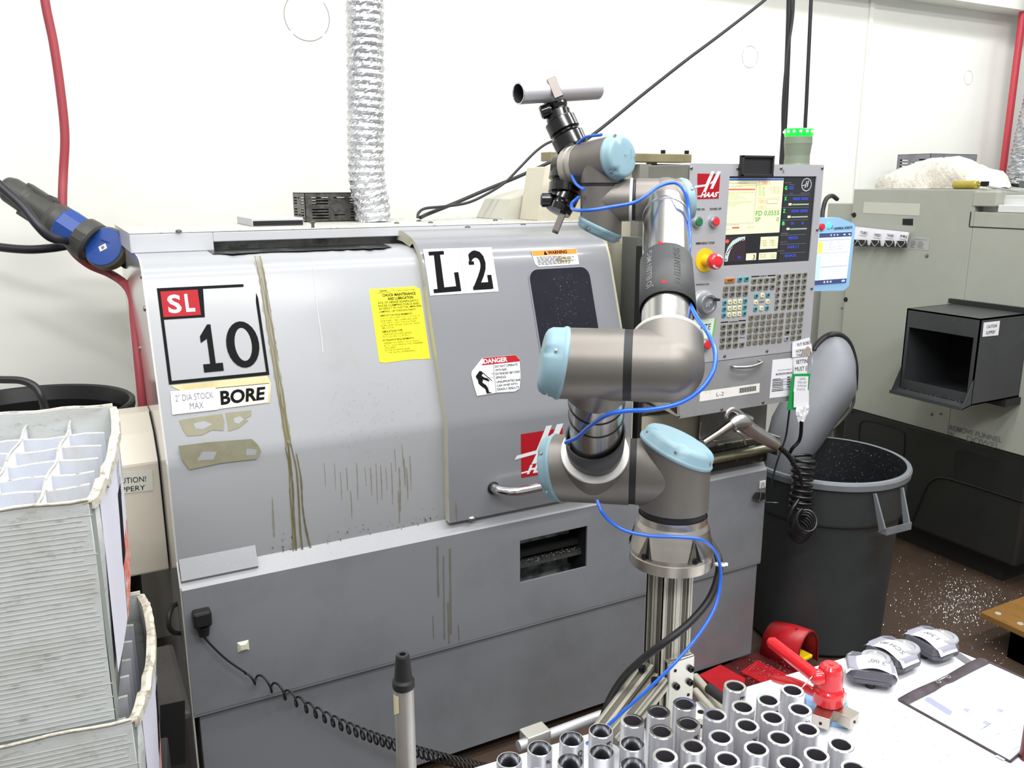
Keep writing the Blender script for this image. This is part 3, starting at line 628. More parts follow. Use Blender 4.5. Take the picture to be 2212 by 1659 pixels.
# ---------------------------------------------------------------- control pendant
cp = thing('control_pendant', ((px0 + px1) / 2, 2.05, pzb), 'brushed silver machine control panel with screen, keys and red stop button', 'control panel')
mb = MB()
mb.box((px0 + .004, YP + .014, pzb + .004), (px1 - .003, YP + .20, pzt - .002)); mb.build('housing', mat('pendant_housing_grey', '#6f6e68', .42, .2, dirt=('#8b8a82', 3, .4, .7, .6)), cp, bevel=.003)
qa = P(1344, 912, Y=YP + .02)
mb = MB(); mb.prism([(px0 - .0, YP + .004, pzb + .003), (px0, YP + .20, pzb + .02), (px0, YP + .20, pzb + .20), (px0, YP + .004, pzb + .20)], (.002, 0, 0), 0)
mb.add([(px0 - .0015, YP + .01, pzb + .01), (px0 - .0015, YP + .045, pzb + .02), (px0 - .0015, YP + .04, pzb + .05), (px0 - .0015, YP + .03, pzb + .07), (px0 - .0015, YP + .022, pzb + .1), (px0 - .0015, YP + .012, pzb + .06)], ((0, 1, 2, 3, 4, 5),), 1)
mb.build('side_cheek', [cream_r, mat('rust_patch', '#33251c', .7)], cp)
# screen opening corners
SQ = [(1400 + 812 / 4.608, 320 + 280 / 4.608), (1400 + 1678 / 4.608, 320 + 281 / 4.608), (1400 + 1605 / 4.608, 320 + 1123 / 4.608), (1400 + 752 / 4.608, 320 + 1172 / 4.608)]
sc_ = corners(SQ, Y=YP)
fp = (px0, YP, zsm); mb = MB()
mb.prism([(px0, YP, zsm + .001), (px1, YP, zsm + .001), (px1, YP, pzt), (px0, YP, pzt)], (0, .004, 0), 0, holes=[[tuple(p) for p in sc_]])
mb.build('face_plate', stainless, cp)
mb = MB(); mb.prism([(px0 - .002, YP - .001, pzb), (px1 - .002, YP - .001, pzb), (px1, YP - .001, zsm - .001), (px0 - .002, YP - .001, zsm - .001)], (0, .004, 0)); doorp = mb.build('access_door', mat('worn_grey_door', '#97989a', .42, .25, dirt=('#828384', 5, .45, .75, .8), dirt2=('#6b6b6b', 70, .66, .75, .6)), cp)
hx = [P(1581, 790, Y=YP - .002), P(1640, 779, Y=YP - .002)]
mb = MB(); d_ = hx[1] - hx[0]
mb.tube([hx[0], hx[0] + V((0, -.014, -.002)), hx[0] + d_ * .25 + V((0, -.022, -.005)), hx[0] + d_ * .5 + V((0, -.025, -.006)), hx[0] + d_ * .75 + V((0, -.022, -.005)), hx[1] + V((0, -.014, -.002)), hx[1]], .0048, 10)
mb.build('pull_handle', steel, cp)
def screw(px, py, parent, Y, r=.0052, m=boltm, name='screw'):
    p = P(px, py, Y=Y); return MB().lathe(p, (0, -1, 0), [(r, 0), (r * .95, .002), (r * .5, .0035), (r * .3, .0036), (r * .25, .002), (0, .002)], 12).build(name, m, parent)
for a, c_ in ((1492 + 1, 363), (1593, 363.5), (1687, 363.5), (1776, 363), (1765, 496), (1753, 623), (1565, 769), (1656.5, 758), (1467, 849)): screw(a, c_, cp, YP)
for a, c_ in ((1466, 899), (1559, 884), (1648, 869)): screw(a, c_, cp, YP - .001)
# screen
glass = mat('screen_black_glass', '#15161a', .14, coat=.4)
lcd = mat('lcd_pale_yellow', '#d8d4ac', .4, em=('#e4dfb0', .42)); lcd2 = mat('lcd_blue_bar', '#2c50a0', .4, em=('#2c50b0', .6)); lgreen = mat('lcd_green_text', '#3c8f3c', .5, em=('#2f8a35', .5))
lred = mat('lcd_red_text', '#c8483c', .5, em=('#c8483c', .5)); ldk = mat('lcd_panel_dark', '#2b2c31', .25); lblue = mat('lcd_blue_digits', '#3346a8', .4, em=('#2b44c0', .8)); lgr = mat('lcd_bright_green', '#35d060', .4, em=('#35e060', 1.0)); lgrey = mat('lcd_grey_line', '#8d8f90', .4)
z4 = lambda x, y: inv(SQ, 1400 + x / 4.608, 320 + y / 4.608)
def R4(x0, y0, x1, y1):
    a = z4(x0, y0); c_ = z4(x1, y1); a2 = z4(x0, y1); c2 = z4(x1, y0); return ((a[0] + a2[0]) / 2, (a[1] + c2[1]) / 2, (c_[0] + c2[0]) / 2, (c_[1] + a2[1]) / 2)
def q4(x0, y0, x1, y1, m, ly=2): return ('rect', R4(x0, y0, x1, y1), m, ly)
def p4(pts, m, ly=2): return ('poly', [z4(*p) for p in pts], m, ly)
def t4(t, x0, y0, x1, y1, m, b_=0.): return ('text', t, R4(x0, y0, x1, y1), m, b_)
it = [p4([(808, 300), (1350, 300), (1305, 835), (776, 860)], lcd, 1), p4([(812, 303), (1348, 303), (1346, 320), (810, 322)], lcd2, 2)]
it += [t4('CURRENT PROGRAM', 895, 340, 998, 351, lgrey), p4([(814, 345), (1078, 345), (1077, 348), (814, 348)], lgrey), p4([(1077, 345), (1080, 345), (1050, 740), (1047, 740)], lgrey), p4([(785, 742), (1050, 738), (1050, 741), (785, 745)], lgrey),
       p4([(808, 402), (1066, 402), (1065, 414), (807, 416)], lred), t4('N2 (UNCLAMP CHUCK);', 815, 373, 940, 384, lgrey), p4([(1085, 495), (1320, 490), (1320, 492), (1085, 497)], lgrey), p4([(1085, 603), (1315, 598), (1315, 600), (1085, 605)], lgrey)]
for k, (s_, w) in enumerate((('/M98 (PARTS DOOR OPEN FOR LOOP)', 250), ('FEED WAIT ON;', 90), ('M10 (CLAMP CHUCK)', 115), ('G00 X1 (RAPID OK 1);', 165), ('G99 (FEED PER REVOLUTION)', 165), ('', 0), ('G28 (TO MACHINE PRESSED REFERENCE)', 228), ('M99 (STOP PROGRAM)', 120), ('M01 (END)', 70))):
    if s_: it.append(t4(s_, 805, 435 + k * 15.5, 805 + w, 446 + k * 15.5, lgreen if k > 5 or k < 2 else lgrey))
it += [q4(1180, 505, 1290, 550, lgrey), q4(1183, 509, 1286, 546, lcd, 3), t4('FD 0.0555', 1070, 617, 1303, 665, lgreen, .012), t4('SP', 1065, 683, 1115, 725, lgreen, .012), t4('0', 1275, 683, 1300, 722, lgreen, .012),
       t4('DUAL & IN POSITION', 780, 750, 908, 764, lcd2), t4('JOG', 985, 746, 1010, 757, lgrey), q4(843, 780, 912, 796, lred), t4('RUNNING', 777, 800, 820, 810, lred), t4('HOLD UP', 988, 776, 1045, 788, lred)]
for k in range(7): it += [t4('G%02d  %s' % (k * 11 + 1, ('G40', 'G80', 'G97', 'G54', 'G99')[k % 5]), 1098, 385 + k * 13, 1158, 394 + k * 13, lgreen)]
for k in range(5): it += [t4('T%d M0%d POS H' % (k, k), 1215, 384 + k * 14, 1325, 393 + k * 14, lgrey)]
for k in range(3): it += [t4(('X', 'Z', 'C')[k] + ' LOAD  0%', 1093, 508 + k * 13, 1172, 518 + k * 13, lred), t4(('X', 'Y', 'Z')[k] + '   -0.0000  in', 1100, 326 + k * 12, 1210, 335 + k * 12, lred)]
for k in range(2): it += [t4('%s LOAD  %d.0' % ('SP'[k], k), 1093, 573 + k * 13, 1172, 582 + k * 13, lred)]
it += [p4([(1365, 285), (1668, 290), (1605, 1118), (1300, 1133)], ldk, 1)]
arc = [(768 + 2, 1130), (775, 1060), (800, 985), (845, 920), (905, 885), (968, 876), (963, 912), (915, 925), (860, 960), (825, 1015), (806, 1080), (798, 1128)]
it += [p4([(775, 880), (975, 872), (960, 1125), (758, 1135)], mat('gauge_panel', '#33272d', .3), 1), p4(arc, mat('gauge_arc', '#a9b8b4', .3, em=('#a9b8b4', .35)), 2), ('ell', z4(795, 925) + (.020, .022), lred, 3), t4('0', 895, 1070, 912, 1103, lblue, .02), t4('RPM', 915, 1085, 935, 1095, lblue)]
for k in range(13):
    t = k / 12; a_ = (782 + 165 * t ** 1.3, 1110 - 205 * t ** .55); it.append(('ell', z4(*a_) + (.007, .008), ink, 3))
for (a0, b0, a1, b1) in ((1115, 878, 1290, 1000), (975, 1046, 1073, 1115), (1100, 1038, 1275, 1108)): it.append(q4(a0, b0, a1, b1, lcd))
it += [t4('3', 1040, 1060, 1060, 1108, ink, .01)]
for k in range(4): it += [t4(('X OFFSET', 'X WEAR', 'Z OFFSET', 'Z WEAR')[k], 1117, 913 + k * 17, 1178, 923 + k * 17, ink), t4(('0.0000 in', '0.0000 in', '0.3750 in', '0.1000 in')[k], 1207, 910 + k * 17, 1267, 920 + k * 17, ink)]
for k in range(3): it += [t4(('FEED TIME', 'TOOL USAGE', 'TOOL LIFE')[k], 1110, 1055 + k * 16, 1168, 1065 + k * 16, ink), t4(('0:15:53', '20533', '100%')[k], 1215, 1055 + k * 15, 1265, 1064 + k * 15, ink)]
for ch, yy, x in (('G', 395, 1370), ('X', 500, 1366), ('Z', 621, 1353), ('B', 745, 1345)):
    it += [t4(ch, x - 12, yy - 18, x + 12, yy + 18, lgr, .02), q4(x + 30 + (0 if ch == 'G' else -55), yy - 36, (1458 if ch == 'G' else 1615 - (500 - yy) * -.05), yy - 34, lgrey)]
it += [t4('122', 1402, 375, 1447, 408, lblue, .03)]
for yy, x, w in ((486, 1440, 160), (607, 1425, 170), (732, 1420, 30), (728, 1530, 25)): it.append(t4('0000 0000' if w > 50 else '00', x, yy, x + w, yy + 28, lblue, .02))
for yy, x in ((555, 1395), (679, 1385), (799, 1375)): it += [q4(x + 3, yy - 10, x + 34, yy + 11, lcd), q4(x + 42, yy - 6, 1607 - (yy - 555) * .08, yy + 8, mat('lcd_slider_green', '#8ba286', .4, em=('#8ba286', .25)))]
for s_, yy, x, yt in (('00555', 890, 1395, 845), ('0:03:11', 980, 1385, 932), ('00:04:35', 1070, 1358, 1022)):
    it += [t4(s_, x, yy - 14, x + 100 + 15 * (len(s_) > 5), yy + 14, lblue, .02), t4('Feed Rate' if yt == 845 else 'Cycle Time', x - 75, yt - 5, x - 5, yt + 6, lgrey), q4(1310, yy - 30, 1575, yy - 28, lgrey)]
it += [t4('Active Work', 1355, 337, 1428, 347, lgrey), t4('Work', 1410, 444, 1438, 454, lgrey), t4('Distance To Go', 1525, 440, 1610, 450, lgrey)]
it += [('ring', z4(1582, 362) + (.062, .078, .16), mat('lcd_silver', '#aeb0b3', .3), 3), p4([(1560, 395), (1580, 325), (1590, 325), (1572, 395)], _M['lcd_silver'], 3), p4([(1582, 385), (1600, 320), (1610, 320), (1594, 385)], _M['lcd_silver'], 3), p4([(1528, 375), (1596, 345), (1596, 354), (1528, 385)], _M['lcd_silver'], 3)]
back = [p + V((0, .006, 0)) for p in sc_]
label('screen', cp, *back, glass, it, th=.001, step=.0004)
# tray shaped black holder on the top edge
mb = MB(); a_ = P(1612, 335, Y=YP - .03); c_ = P(1677, 381, Y=YP - .03)
mb.box((a_.x, YP - .012, c_.z), (c_.x, YP - .003, a_.z)); t_ = .006
for bx in (((a_.x, c_.z), (a_.x + t_, a_.z)), ((c_.x - t_, c_.z), (c_.x, a_.z)), ((a_.x, c_.z), (c_.x, c_.z + t_)), ((a_.x, a_.z - t_), (c_.x, a_.z))): mb.box((bx[0][0], YP - .019, bx[0][1]), (bx[1][0], YP - .012, bx[1][1]))
tag(mb.build('display_frame', mat('matte_black_plastic', '#1d1e20', .6), bevel=.001), 'small matte black plastic tray clipped on the top edge of the control panel', 'tray')
# printed words
def ptext(t, x0, y0, x1, y1, m=ink, b_=.015, sc=4.608, o=(1400, 320), Y=YP):
    q = [(o[0] + a / sc, o[1] + c_ / sc) for a, c_ in ((x0, y0[0]), (x1, y0[1]), (x1, y1[1]), (x0, y1[0]))]
    return label('printed_word', cp, *corners(q, Y=Y), None, [('text', t, (0, 0, 1, 1), m, b_)], th=.0003)
ptext('POWER ON', 445, (600, 597), 560, (623, 619)); ptext('POWER OFF', 614, (596, 592), 728, (618, 614)); ptext('EMERGENCY STOP', 475, (937, 931), 660, (960, 954)); ptext('HANDLE JOG', 475, (1350, 1345), 605, (1372, 1366))
ptext('5', 1335, (213, 213), 1355, (248, 248), greyink)
cl = corners([(1400 + 490 / 4.608, 320 + 253 / 4.608), (1400 + 718 / 4.608, 320 + 256 / 4.608), (1400 + 700 / 4.608, 320 + 502 / 4.608), (1400 + 490 / 4.608, 320 + 508 / 4.608)], Y=YP)
label('maker_logo', cp, *cl, None, logo(0, 0, 1, 1, red_v, white), th=.0003, lab='red and white maker logo')
# buttons
def button(px, py, colm, nm, r=.0115, lab=None, h=.018):
    p = P(px, py, Y=YP - h); p.y = YP; o = MB().lathe(p, (0, -1, 0), [(r * 1.35, 0), (r * 1.35, h * .6), (r * 1.2, h * .85), (r * 1.02, h * .85)], 24).build(nm, steel, cp, lab)
    MB().lathe(p, (0, -1, 0), [(r, h * .4), (r, h * .95), (r * .8, h * 1.0), (0, h)], 24).build('button_cap', colm, o)
button(1511.8, 479.5, knobgreen, 'push_button', lab='green power on button'); button(1548.5, 479, knobred, 'push_button', lab='red power off button'); button(1530.5, 745, knobred, 'push_button', .0125, lab='red button below the jog wheel')
p = P(1522.5, 562, Y=YP)
es = MB().lathe(p, (0, -1, 0), [(.034, 0), (.034, .002), (.0165, .0025), (.0155, .026), (.013, .027), (.013, .036)], 36).build('emergency_stop', yellowp, cp, 'red mushroom stop button on yellow disc')
mb = MB().lathe(p, (0, -1, 0), [(.013, .034), (.0225, .036), (.0235, .045), (.0225, .052), (.018, .056), (.010, .0575), (0, .058)], 32)
for a0 in (30, 210):
    for k in range(5):
        t0, t1 = radians(a0 + k * 14), radians(a0 + k * 14 + 14); f = lambda r, t, h: V((p.x + r * cos(t), YP - h, p.z + r * sin(t)))
        mb.quad(f(.0155, t0, .0578), f(.0205, t0, .0548), f(.0205, t1, .0548), f(.0155, t1, .0578), 1)
mb.build('mushroom_cap', [knobred, white], es, recalc=False)
p = P(1518, 655, Y=YP)
jw = MB().lathe(p, (0, -1, 0), [(.040, 0), (.040, .003), (.036, .004), (.034, .010), (.030, .011)], 40).build('jog_wheel', mat('jog_silver', '#c3c5c8', .3, .6), cp, 'silver hand wheel with crank knob')
mb = MB().lathe(p, (0, -1, 0), [(.028, .010), (.031, .013), (.031, .026), (.028, .030), (.022, .030), (.020, .026), (0, .026)], 40); mb.build('wheel_rim', mat('jog_grey', '#7d8084', .35, .4), jw)
mb = MB()
for k in range(3): mb.box((p.x - .012 + k * .004, YP - .0265, p.z - .008 + k * .001), (p.x - .0095 + k * .004 + .003, YP - .028, p.z + .004 + k * .002))
mb.poly([(p.x + .0, YP - .0272, p.z + .013), (p.x + .014, YP - .0272, p.z + .006), (p.x + .006, YP - .0272, p.z - .001)]); mb.build('wheel_inlay', alu, jw)
p2 = p + V((.020, -.028, .014)); MB().cyl(p2, p2 + V((0, -.02, 0)), .005, .004, 14).build('crank_knob', mat('crank_dark', '#3b3b3d', .3, .5), jw)
gc = mat('pale_green_card', '#cfe0cf', .6); gedge = mat('green_card_edge', '#7ba860', .6)
label('card', cp, *corners([(1489, 692), (1548, 687), (1541.5, 729), (1484, 734)], Y=YP), gc, [('rect', (.92, 0, 1, 1), gedge), ('text', 'ATE', (.42, .26, .82, .56), ink)], lab='pale green card ending in ATE')
# keys
z5 = lambda x, y: (1440 + x / 5.027, 560 + y / 5.027)
kmesh = {}
def keyshape(w, h, m, letter=None, D=False, mark=None):
    mb = MB(); t = .0035; r = min(w, h) * .22
    ol = rrect(-w / 2, w / 2, -h / 2, h / 2, r, lambda a, c_: (a, 0, c_), 3)
    if D: ol = [(-w / 2, 0, -h / 2)] + [(w / 2 - h * .35 + h * .35 * cos(radians(a)), 0, h / 2 * sin(radians(a))) for a in range(-90, 91, 30)] + [(-w / 2, 0, h / 2)]
    mb.prism(ol, (0, -t * .6, 0), 0)
    top = [(a * .86, -t, c_ * .86) for a, _, c_ in ol]; lo = [(a, -t * .6, c_) for a, _, c_ in ol]; n = len(ol)
    mb.add(lo + top, [(i, (i + 1) % n, n + (i + 1) % n, n + i) for i in range(n)], 0, True); mb.poly(top, 0)
    if letter:
        vs, fs, asp = text2d(letter, .02); hh = h * .42; ww = min(hh * asp, w * .7); mb.add([((a - .5) * ww, -t - .0003, (.5 - c_) * hh) for a, c_ in vs], fs, 1)
    elif mark == 'tri':
        mb.add([(-w * .2, -t - .0003, -h * .12), (w * .2, -t - .0003, -h * .12), (0, -t - .0003, h * .2)], ((0, 1, 2),), 1)
    else:
        mb.quad((-w * .3, -t - .0003, .0002), (w * .3, -t - .0003, .0002), (w * .3, -t - .0003, h * .18), (-w * .3, -t - .0003, h * .18), 1); mb.quad((-w * .25, -t - .0003, -h * .2), (w * .2, -t - .0003, -h * .2), (w * .2, -t - .0003, -h * .05), (-w * .25, -t - .0003, -h * .05), 1)
    return mb
def key(x, y, w=.0185, h=.0152, m=keyg, letter=None, D=False, mark=None, into=None, lab=None):
    p = P(*z5(x, y), Y=YP); mb = keyshape(w, h, m, letter, D, mark)
    if into is not None: into.add([v + p for v in mb.v], mb.f, 0, False); k0 = len(into.f) - len(mb.f); [into.m.__setitem__(k0 + i, mm) for i, mm in enumerate(mb.m)]; return
    mb.v = [v + p for v in mb.v]; mb.build('key', [m, ink], cp, lab, recalc=True)
def cluster(TL, TR, BL, nc, nr, fn):
    for j in range(nr):
        for i in range(nc):
            u = i / max(nc - 1, 1); w = j / max(nr - 1, 1)
            fn(i, j, TL[0] + (TR[0] - TL[0]) * u + (BL[0] - TL[0]) * w, TL[1] + (TR[1] - TL[1]) * u + (BL[1] - TL[1]) * w)
alpha = [['SH', 'A', 'B', 'C', 'D', 'E'], ['F', 'G', 'H', 'I', 'J', 'K'], ['L', 'M', 'N', 'O', 'P', 'Q'], ['R', 'S', 'T', 'U', 'V', 'W'], ['X', 'Y', 'Z', 'EOB', '(', ')']]
num = [['7', '8', '9'], ['4', '5', '6'], ['1', '2', '3'], ['-', '0', '.'], ['', 'SP', 'WR']]
cluster((915, 633), (1248, 602), (892, 908), 6, 5, lambda i, j, x, y: key(x, y, letter=alpha[j][i]))
cluster((1326, 597), (1460, 584), (1300, 860), 3, 5, lambda i, j, x, y: key(x, y, letter=num[j][i] or None, m=keyg if (i, j) != (0, 4) else mat('blue_grey_key', '#8e939c', .4)))
key(685, 230, .039, .0148, keyo, 'RESET', lab='orange reset key'); key(792, 219, m=keyb); key(863, 213, m=keyb)
cluster((641, 318), (857, 303), (636, 386), 4, 2, lambda i, j, x, y: key(x, y, letter='F%d' % (i + 1) if j == 0 else None))
cluster((627, 472), (850, 452), (618, 608), 5, 3, lambda i, j, x, y: key(x, y, .0145, .0142, keyb if i in (0, 4) else keyw, mark=None if i in (0, 4) else 'tri'))
for x, y, m in ((970, 398, keyb), (1037, 392, keyw), (1097, 388, keyb), (966, 468, keyw), (1093, 460, keyw), (960, 540, keyb), (1025, 533, keyw), (1085, 528, keyb)): key(x, y, .0145, .0142, m, mark='tri' if m is keyw else None)
cluster((613, 733), (828, 713), (600, 945), 4, 4, lambda i, j, x, y: (i, j) == (3, 2) or key(x, y))
for x, y in ((1219, 188), (1213, 255), (1207, 322), (1200, 389), (1196, 457), (1190, 524)): key(x, y, .0148, .0152, D=True)
rest = MB()
cluster((946, 235), (1150, 222), (939, 312), 4, 2, lambda i, j, x, y: key(x, y, into=rest))
cluster((1297, 182), (1497, 167), (1265, 518), 4, 6, lambda i, j, x, y: key(x, y, into=rest))
tag(rest.build('keys', [keyg, ink], cp), None, None, kind='stuff')
def bar5(x0, y0, x1, y1, h): return [z5(x0, y0), z5(x1, y1), z5(x1, y1 + h), z5(x0, y0 + h)]
for q in (bar5(920, 184, 1008, 178, 12), bar5(1097, 173, 1182, 168, 12), bar5(588, 682, 670, 674, 12), bar5(780, 664, 860, 658, 12)): label('printed_bar', cp, *corners(q, Y=YP), ink, th=.0003)
for t, q in (('DISPLAY', bar5(1017, 177, 1088, 171, 15)), ('CURSOR', bar5(1003, 458, 1057, 454, 14)), ('OVERRIDES', bar5(678, 676, 772, 668, 14)), ('SPINDLE', bar5(790, 846, 846, 842, 12))): label('printed_word', cp, *corners(q, Y=YP), None, [('text', t, (0, 0, 1, 1), ink, .02)], th=.0003)
# papers on the access door
label('barcode_label', cp, *corners([(1512, 846.5), (1641, 828), (1640, 847.5), (1511, 867.5)], Y=YP - .001), mat('off_white_label', '#e3e2dc', .6, dirt=('#c5bfa2', 20, .55, .75, .7)),
      [('text', 'L-2', (.27, .32, .39, .72), greyink)] + [('rect', (.65 + k * .0095, .2, .65 + k * .0095 + (.003 + .0045 * ((k * 7) % 3 > 0)), .75), ink) for k in range(31)], lab='white strip with L-2 and a barcode')
label('notice_sheet', cp, *corners([(1669, 777.5), (1713, 773), (1710, 854.5), (1662, 860)], Y=YP - .001), paper,
      [('text', 'MACHINE SETUP OPERATOR', (.2, .36, .98, .405), ink, .015), ('text', 'First Contact for Disabled for', (.28, .27, .96, .30), ink), ('rect', (.2, .41, .98, .414), ink)] + lines(.08, .60, .5, .86, 8, ink, 3) + lines(.75, .9, .48, .8, 5, ink, 5) + [('rect', (.05, y, .98, y + .03), mat('grey_band', '#a9a9b0', .7), 1) for y in (.52, .59, .66, .8)], lab='white contact sheet taped to the control')
def sheet(q, items, lab, Y, th=.0008): return label('taped_note', cp, *corners(q, Y=Y), paper, items, th=th, lab=lab)
sheet([(1711.5, 739), (1748.5, 729), (1752, 748), (1711, 754)], [('text', 'PUT ROBO', (.27, .35, .98, .72), ink)], None, YP - .004)
sheet([(1711, 754), (1752, 748), (1748, 768), (1711, 772)], [('text', 'HOME POS', (.2, .15, .95, .5), ink), ('text', 'TABLE IS', (.22, .62, .9, .95), ink), ('poly', [(.5, .5), (.8, -.1), (1.0, .3), (.95, .9), (.85, 1)], mat('brown_tape_tear', '#9b9383', .6), 4)], None, YP - .006)
sheet([(1713, 772), (1745, 768), (1743, 807), (1714, 808)], [('text', 'SETTIN', (.2, .18, .98, .40), ink), ('text', 'MUST E', (.1, .58, .98, .82), ink)], 'taped paper notes on the panel edge', YP - .003)
mb = MB()   # curled paper behind the edge
rows = [[P(1745 + 14 * t + 4 * sin(t * 5), 732 + 38 * t + 18 * k, Y=YP + .012 + .03 * t) for k in range(2)] for t in [i / 6 for i in range(7)]]; mb.grid(rows); mb.build('curled_paper', mat('shaded_paper', '#d2d3d8', .7), cp, recalc=False)
gm = mat('green_magnet_frame', '#128f45', .45)
gf = thing('card_holder', P(1730, 884, Y=YP - .03), 'green plastic card holder with white LATHE 2 tool list slip, hanging at the panel corner', 'card holder')
g4 = corners([(1713, 808), (1751, 807), (1741, 884), (1702, 886)], Y=YP - .02)
mb = MB(); q_ = [p + V((0, 0, 0)) for p in g4]; ii = [(q_[0] * .86 + q_[2] * .14 + (q_[1] - q_[0]) * .0), (q_[1] * .86 + q_[3] * .14), (q_[2] * .86 + q_[0] * .14), (q_[3] * .86 + q_[1] * .14)]
mb.prism(q_, (0, .004, 0), 0, holes=[ii]); mb.prism(ii, (0, .0015, 0), 0); mb.build('frame', gm, gf)
label('slip', gf, *corners([(1717, 813), (1746, 813), (1744, 846), (1714, 846)], Y=YP - .0215), paper, [('text', t, (.22 + (k == 0) * .12, .08 + k * .235, .86 - (k == 0) * .05 - (k == 3) * .06, .22 + k * .235), greyink) for k, t in enumerate(('LATHE 2', 'TOOL LIST', 'ACTIVE JOB', 'STATUS'))], th=.0008)
label('slip', gf, *corners([(1715, 845), (1747, 843), (1747, 879), (1714, 880)], Y=YP - .024), paper, [], th=.0006)
mb = MB(); c0 = P(1731, 893, Y=YP - .026); r2 = random.Random(4); rows = []
for i in range(7):
    w = (.026, .029, .030, .028, .022, .017, .014)[i]; rows.append([c0 + V((w * (k / 4 - 1), -.004 * r2.random() - .006 * sin(pi * k / 8), .026 - i * .0085 + .003 * r2.uniform(-1, 1))) for k in range(9)])
mb.grid(rows, 0, False); mb.build('crumpled_tissue', paper, gf, recalc=False, solid=.002)

# stack light
sl = thing('signal_light', (P(1721, 350, Y=2.03).x, 2.03, pzt), 'grey signal lamp glowing green on top of the control panel', 'lamp')
c0 = wloc(sl); hh = P(1721, 277, Y=2.03).z - pzt; k_ = hh / 75
MB().lathe(c0, (0, 0, 1), [(27 * k_, 0), (26 * k_, 4 * k_), (25.5 * k_, 20 * k_), (28 * k_, 42 * k_), (28.5 * k_, 44 * k_), (28 * k_, 58 * k_)], 36).build('lamp_base', mat('lamp_body_grey_green', '#76806f', .4), sl)
MB().lathe(c0, (0, 0, 1), [(28 * k_, 58 * k_), (29 * k_, 62 * k_), (30 * k_, 72 * k_), (28 * k_, 74 * k_), (0, 75 * k_)], 36).build('lamp_lens', mat('green_lens', '#16c030', .25, em=('#10e030', 1.6)), sl)
mb = MB()
for k in range(14):
    t = 2 * pi * k / 14; mb.ball(c0 + V((29.5 * k_ * cos(t), 29.5 * k_ * sin(t), 68 * k_)), 2.6 * k_, 0, 8)
mb.build('led', mat('led_glow', '#d0ffe0', .3, em=('#c8ffe0', 9)), sl)

# shelf, rail and label below the control -------------------------------------------
sh = thing('tool_tray', (P(1580, 950, Y=2.0).x, 2.03, .79), 'grey metal bracket and round rail under the control panel, oily and strewn with chips', 'tray')
mb = MB(); a_ = P(1514, 910, Y=2.06); c_ = P(1658, 880, Y=2.06); b0 = P(1514, 965, Y=2.06)
mb.box((a_.x, 2.062, b0.z - .02), (c_.x, 2.066, .99)); mb.build('back_plate', mat('tray_grey', '#7f7f7b', .4, dirt=('#5b5a50', 8, .45, .75, .7)), sh)
a_ = P(1515, 985, Y=2.0); e_ = P(1668, 960, Y=2.0)
zz = (a_.z + e_.z) / 2
mb = MB(); mb.cyl((rx0 + .1, 1.995, zz - .012), (e_.x, 1.995, zz - .012), .0155, n=24); mb.build('round_rail', mat('aged_nickel', '#a9a893', .3, .9, dirt=('#6f6d55', 12, .45, .75, .7)), sh)
mb = MB(); mb.box((rx0 + .1, 2.012, zz), (e_.x - .01, 2.05, zz + .006)); mb.box((rx0 + .1, 2.0, .774), (e_.x - .02, 2.05, zz - .03)); mb.build('rail_base', mat('black_oily_steel', '#2b2a27', .35, .5, dirt=('#77736a', 40, .58, .7, .8)), sh)
mb = MB(); mb.box((e_.x - .003, 1.972, zz - .035), (e_.x + .008, 2.06, zz + .03)); mb.build('end_bracket', steel, sh, bevel=.001)
label('name_plate', sh, *corners([(1550, 958), (1637, 944), (1637, 957), (1551, 972)], Y=2.055), cream_r, [('text', 'ZONIC', (.15, .2, .55, .85), ink, .02)] + lines(.6, .95, .2, .9, 3, ink, 2), lab='small oily name plate')
mb = MB(); w0 = P(1513, 930, Y=2.05)
mb.tube([P(1514, 912, Y=2.05), P(1511, 945, Y=2.05), P(1520, 953, Y=2.03), P(1545, 952, Y=1.99), P(1590, 944, Y=1.99)], .0022, 8); mb.build('wire_hook', steel, sh)
# hook on the right end: binder clip, hook plate
mb = MB(); p = P(1645.5, 1046, Y=LY0 - .0005); mb.box((p.x - .014, LY0 - .006, p.z - .014), (p.x + .014, LY0 - .0005, p.z + .014)); k0 = mb
bc = thing('binder_clip', p + V((.01, -.012, -.03)), 'black binder clip hanging open from a white cable mount at the lathe corner', 'clip')
tag(mb.build('cable_tie_mount', mat('white_mount', '#d5d5d0', .5), bevel=.003), 'white cable tie mount at the upper right corner of the lathe skirt', 'cable mount')
q0 = P(1637, 1075, Y=LY0 - .02); mb = MB(); mb.prism([q0 + V((-.012, 0, 0)), q0 + V((.002, 0, .014)), q0 + V((.034, 0, .010)), q0 + V((.034, 0, -.012)), q0 + V((.016, 0, -.014))], (0, .014, 0)); mb.build('clip_body', rubber, bc)
mb = MB(); pk = P(1647, 1040, Y=LY0 - .022)
mb.tube([P(1641, 1082, Y=LY0 - .025), P(1645, 1055, Y=LY0 - .022), P(1648, 1042, Y=LY0 - .022), P(1651, 1055, Y=LY0 - .022), P(1654, 1082, Y=LY0 - .025)], .0011, 6); mb.tube([P(1642, 1083, Y=LY0 - .022), P(1660, 1085, Y=LY0 - .07), P(1681, 1086, Y=LY0 - .1)], .0012, 6); mb.build('wire_arm', chrome, bc)
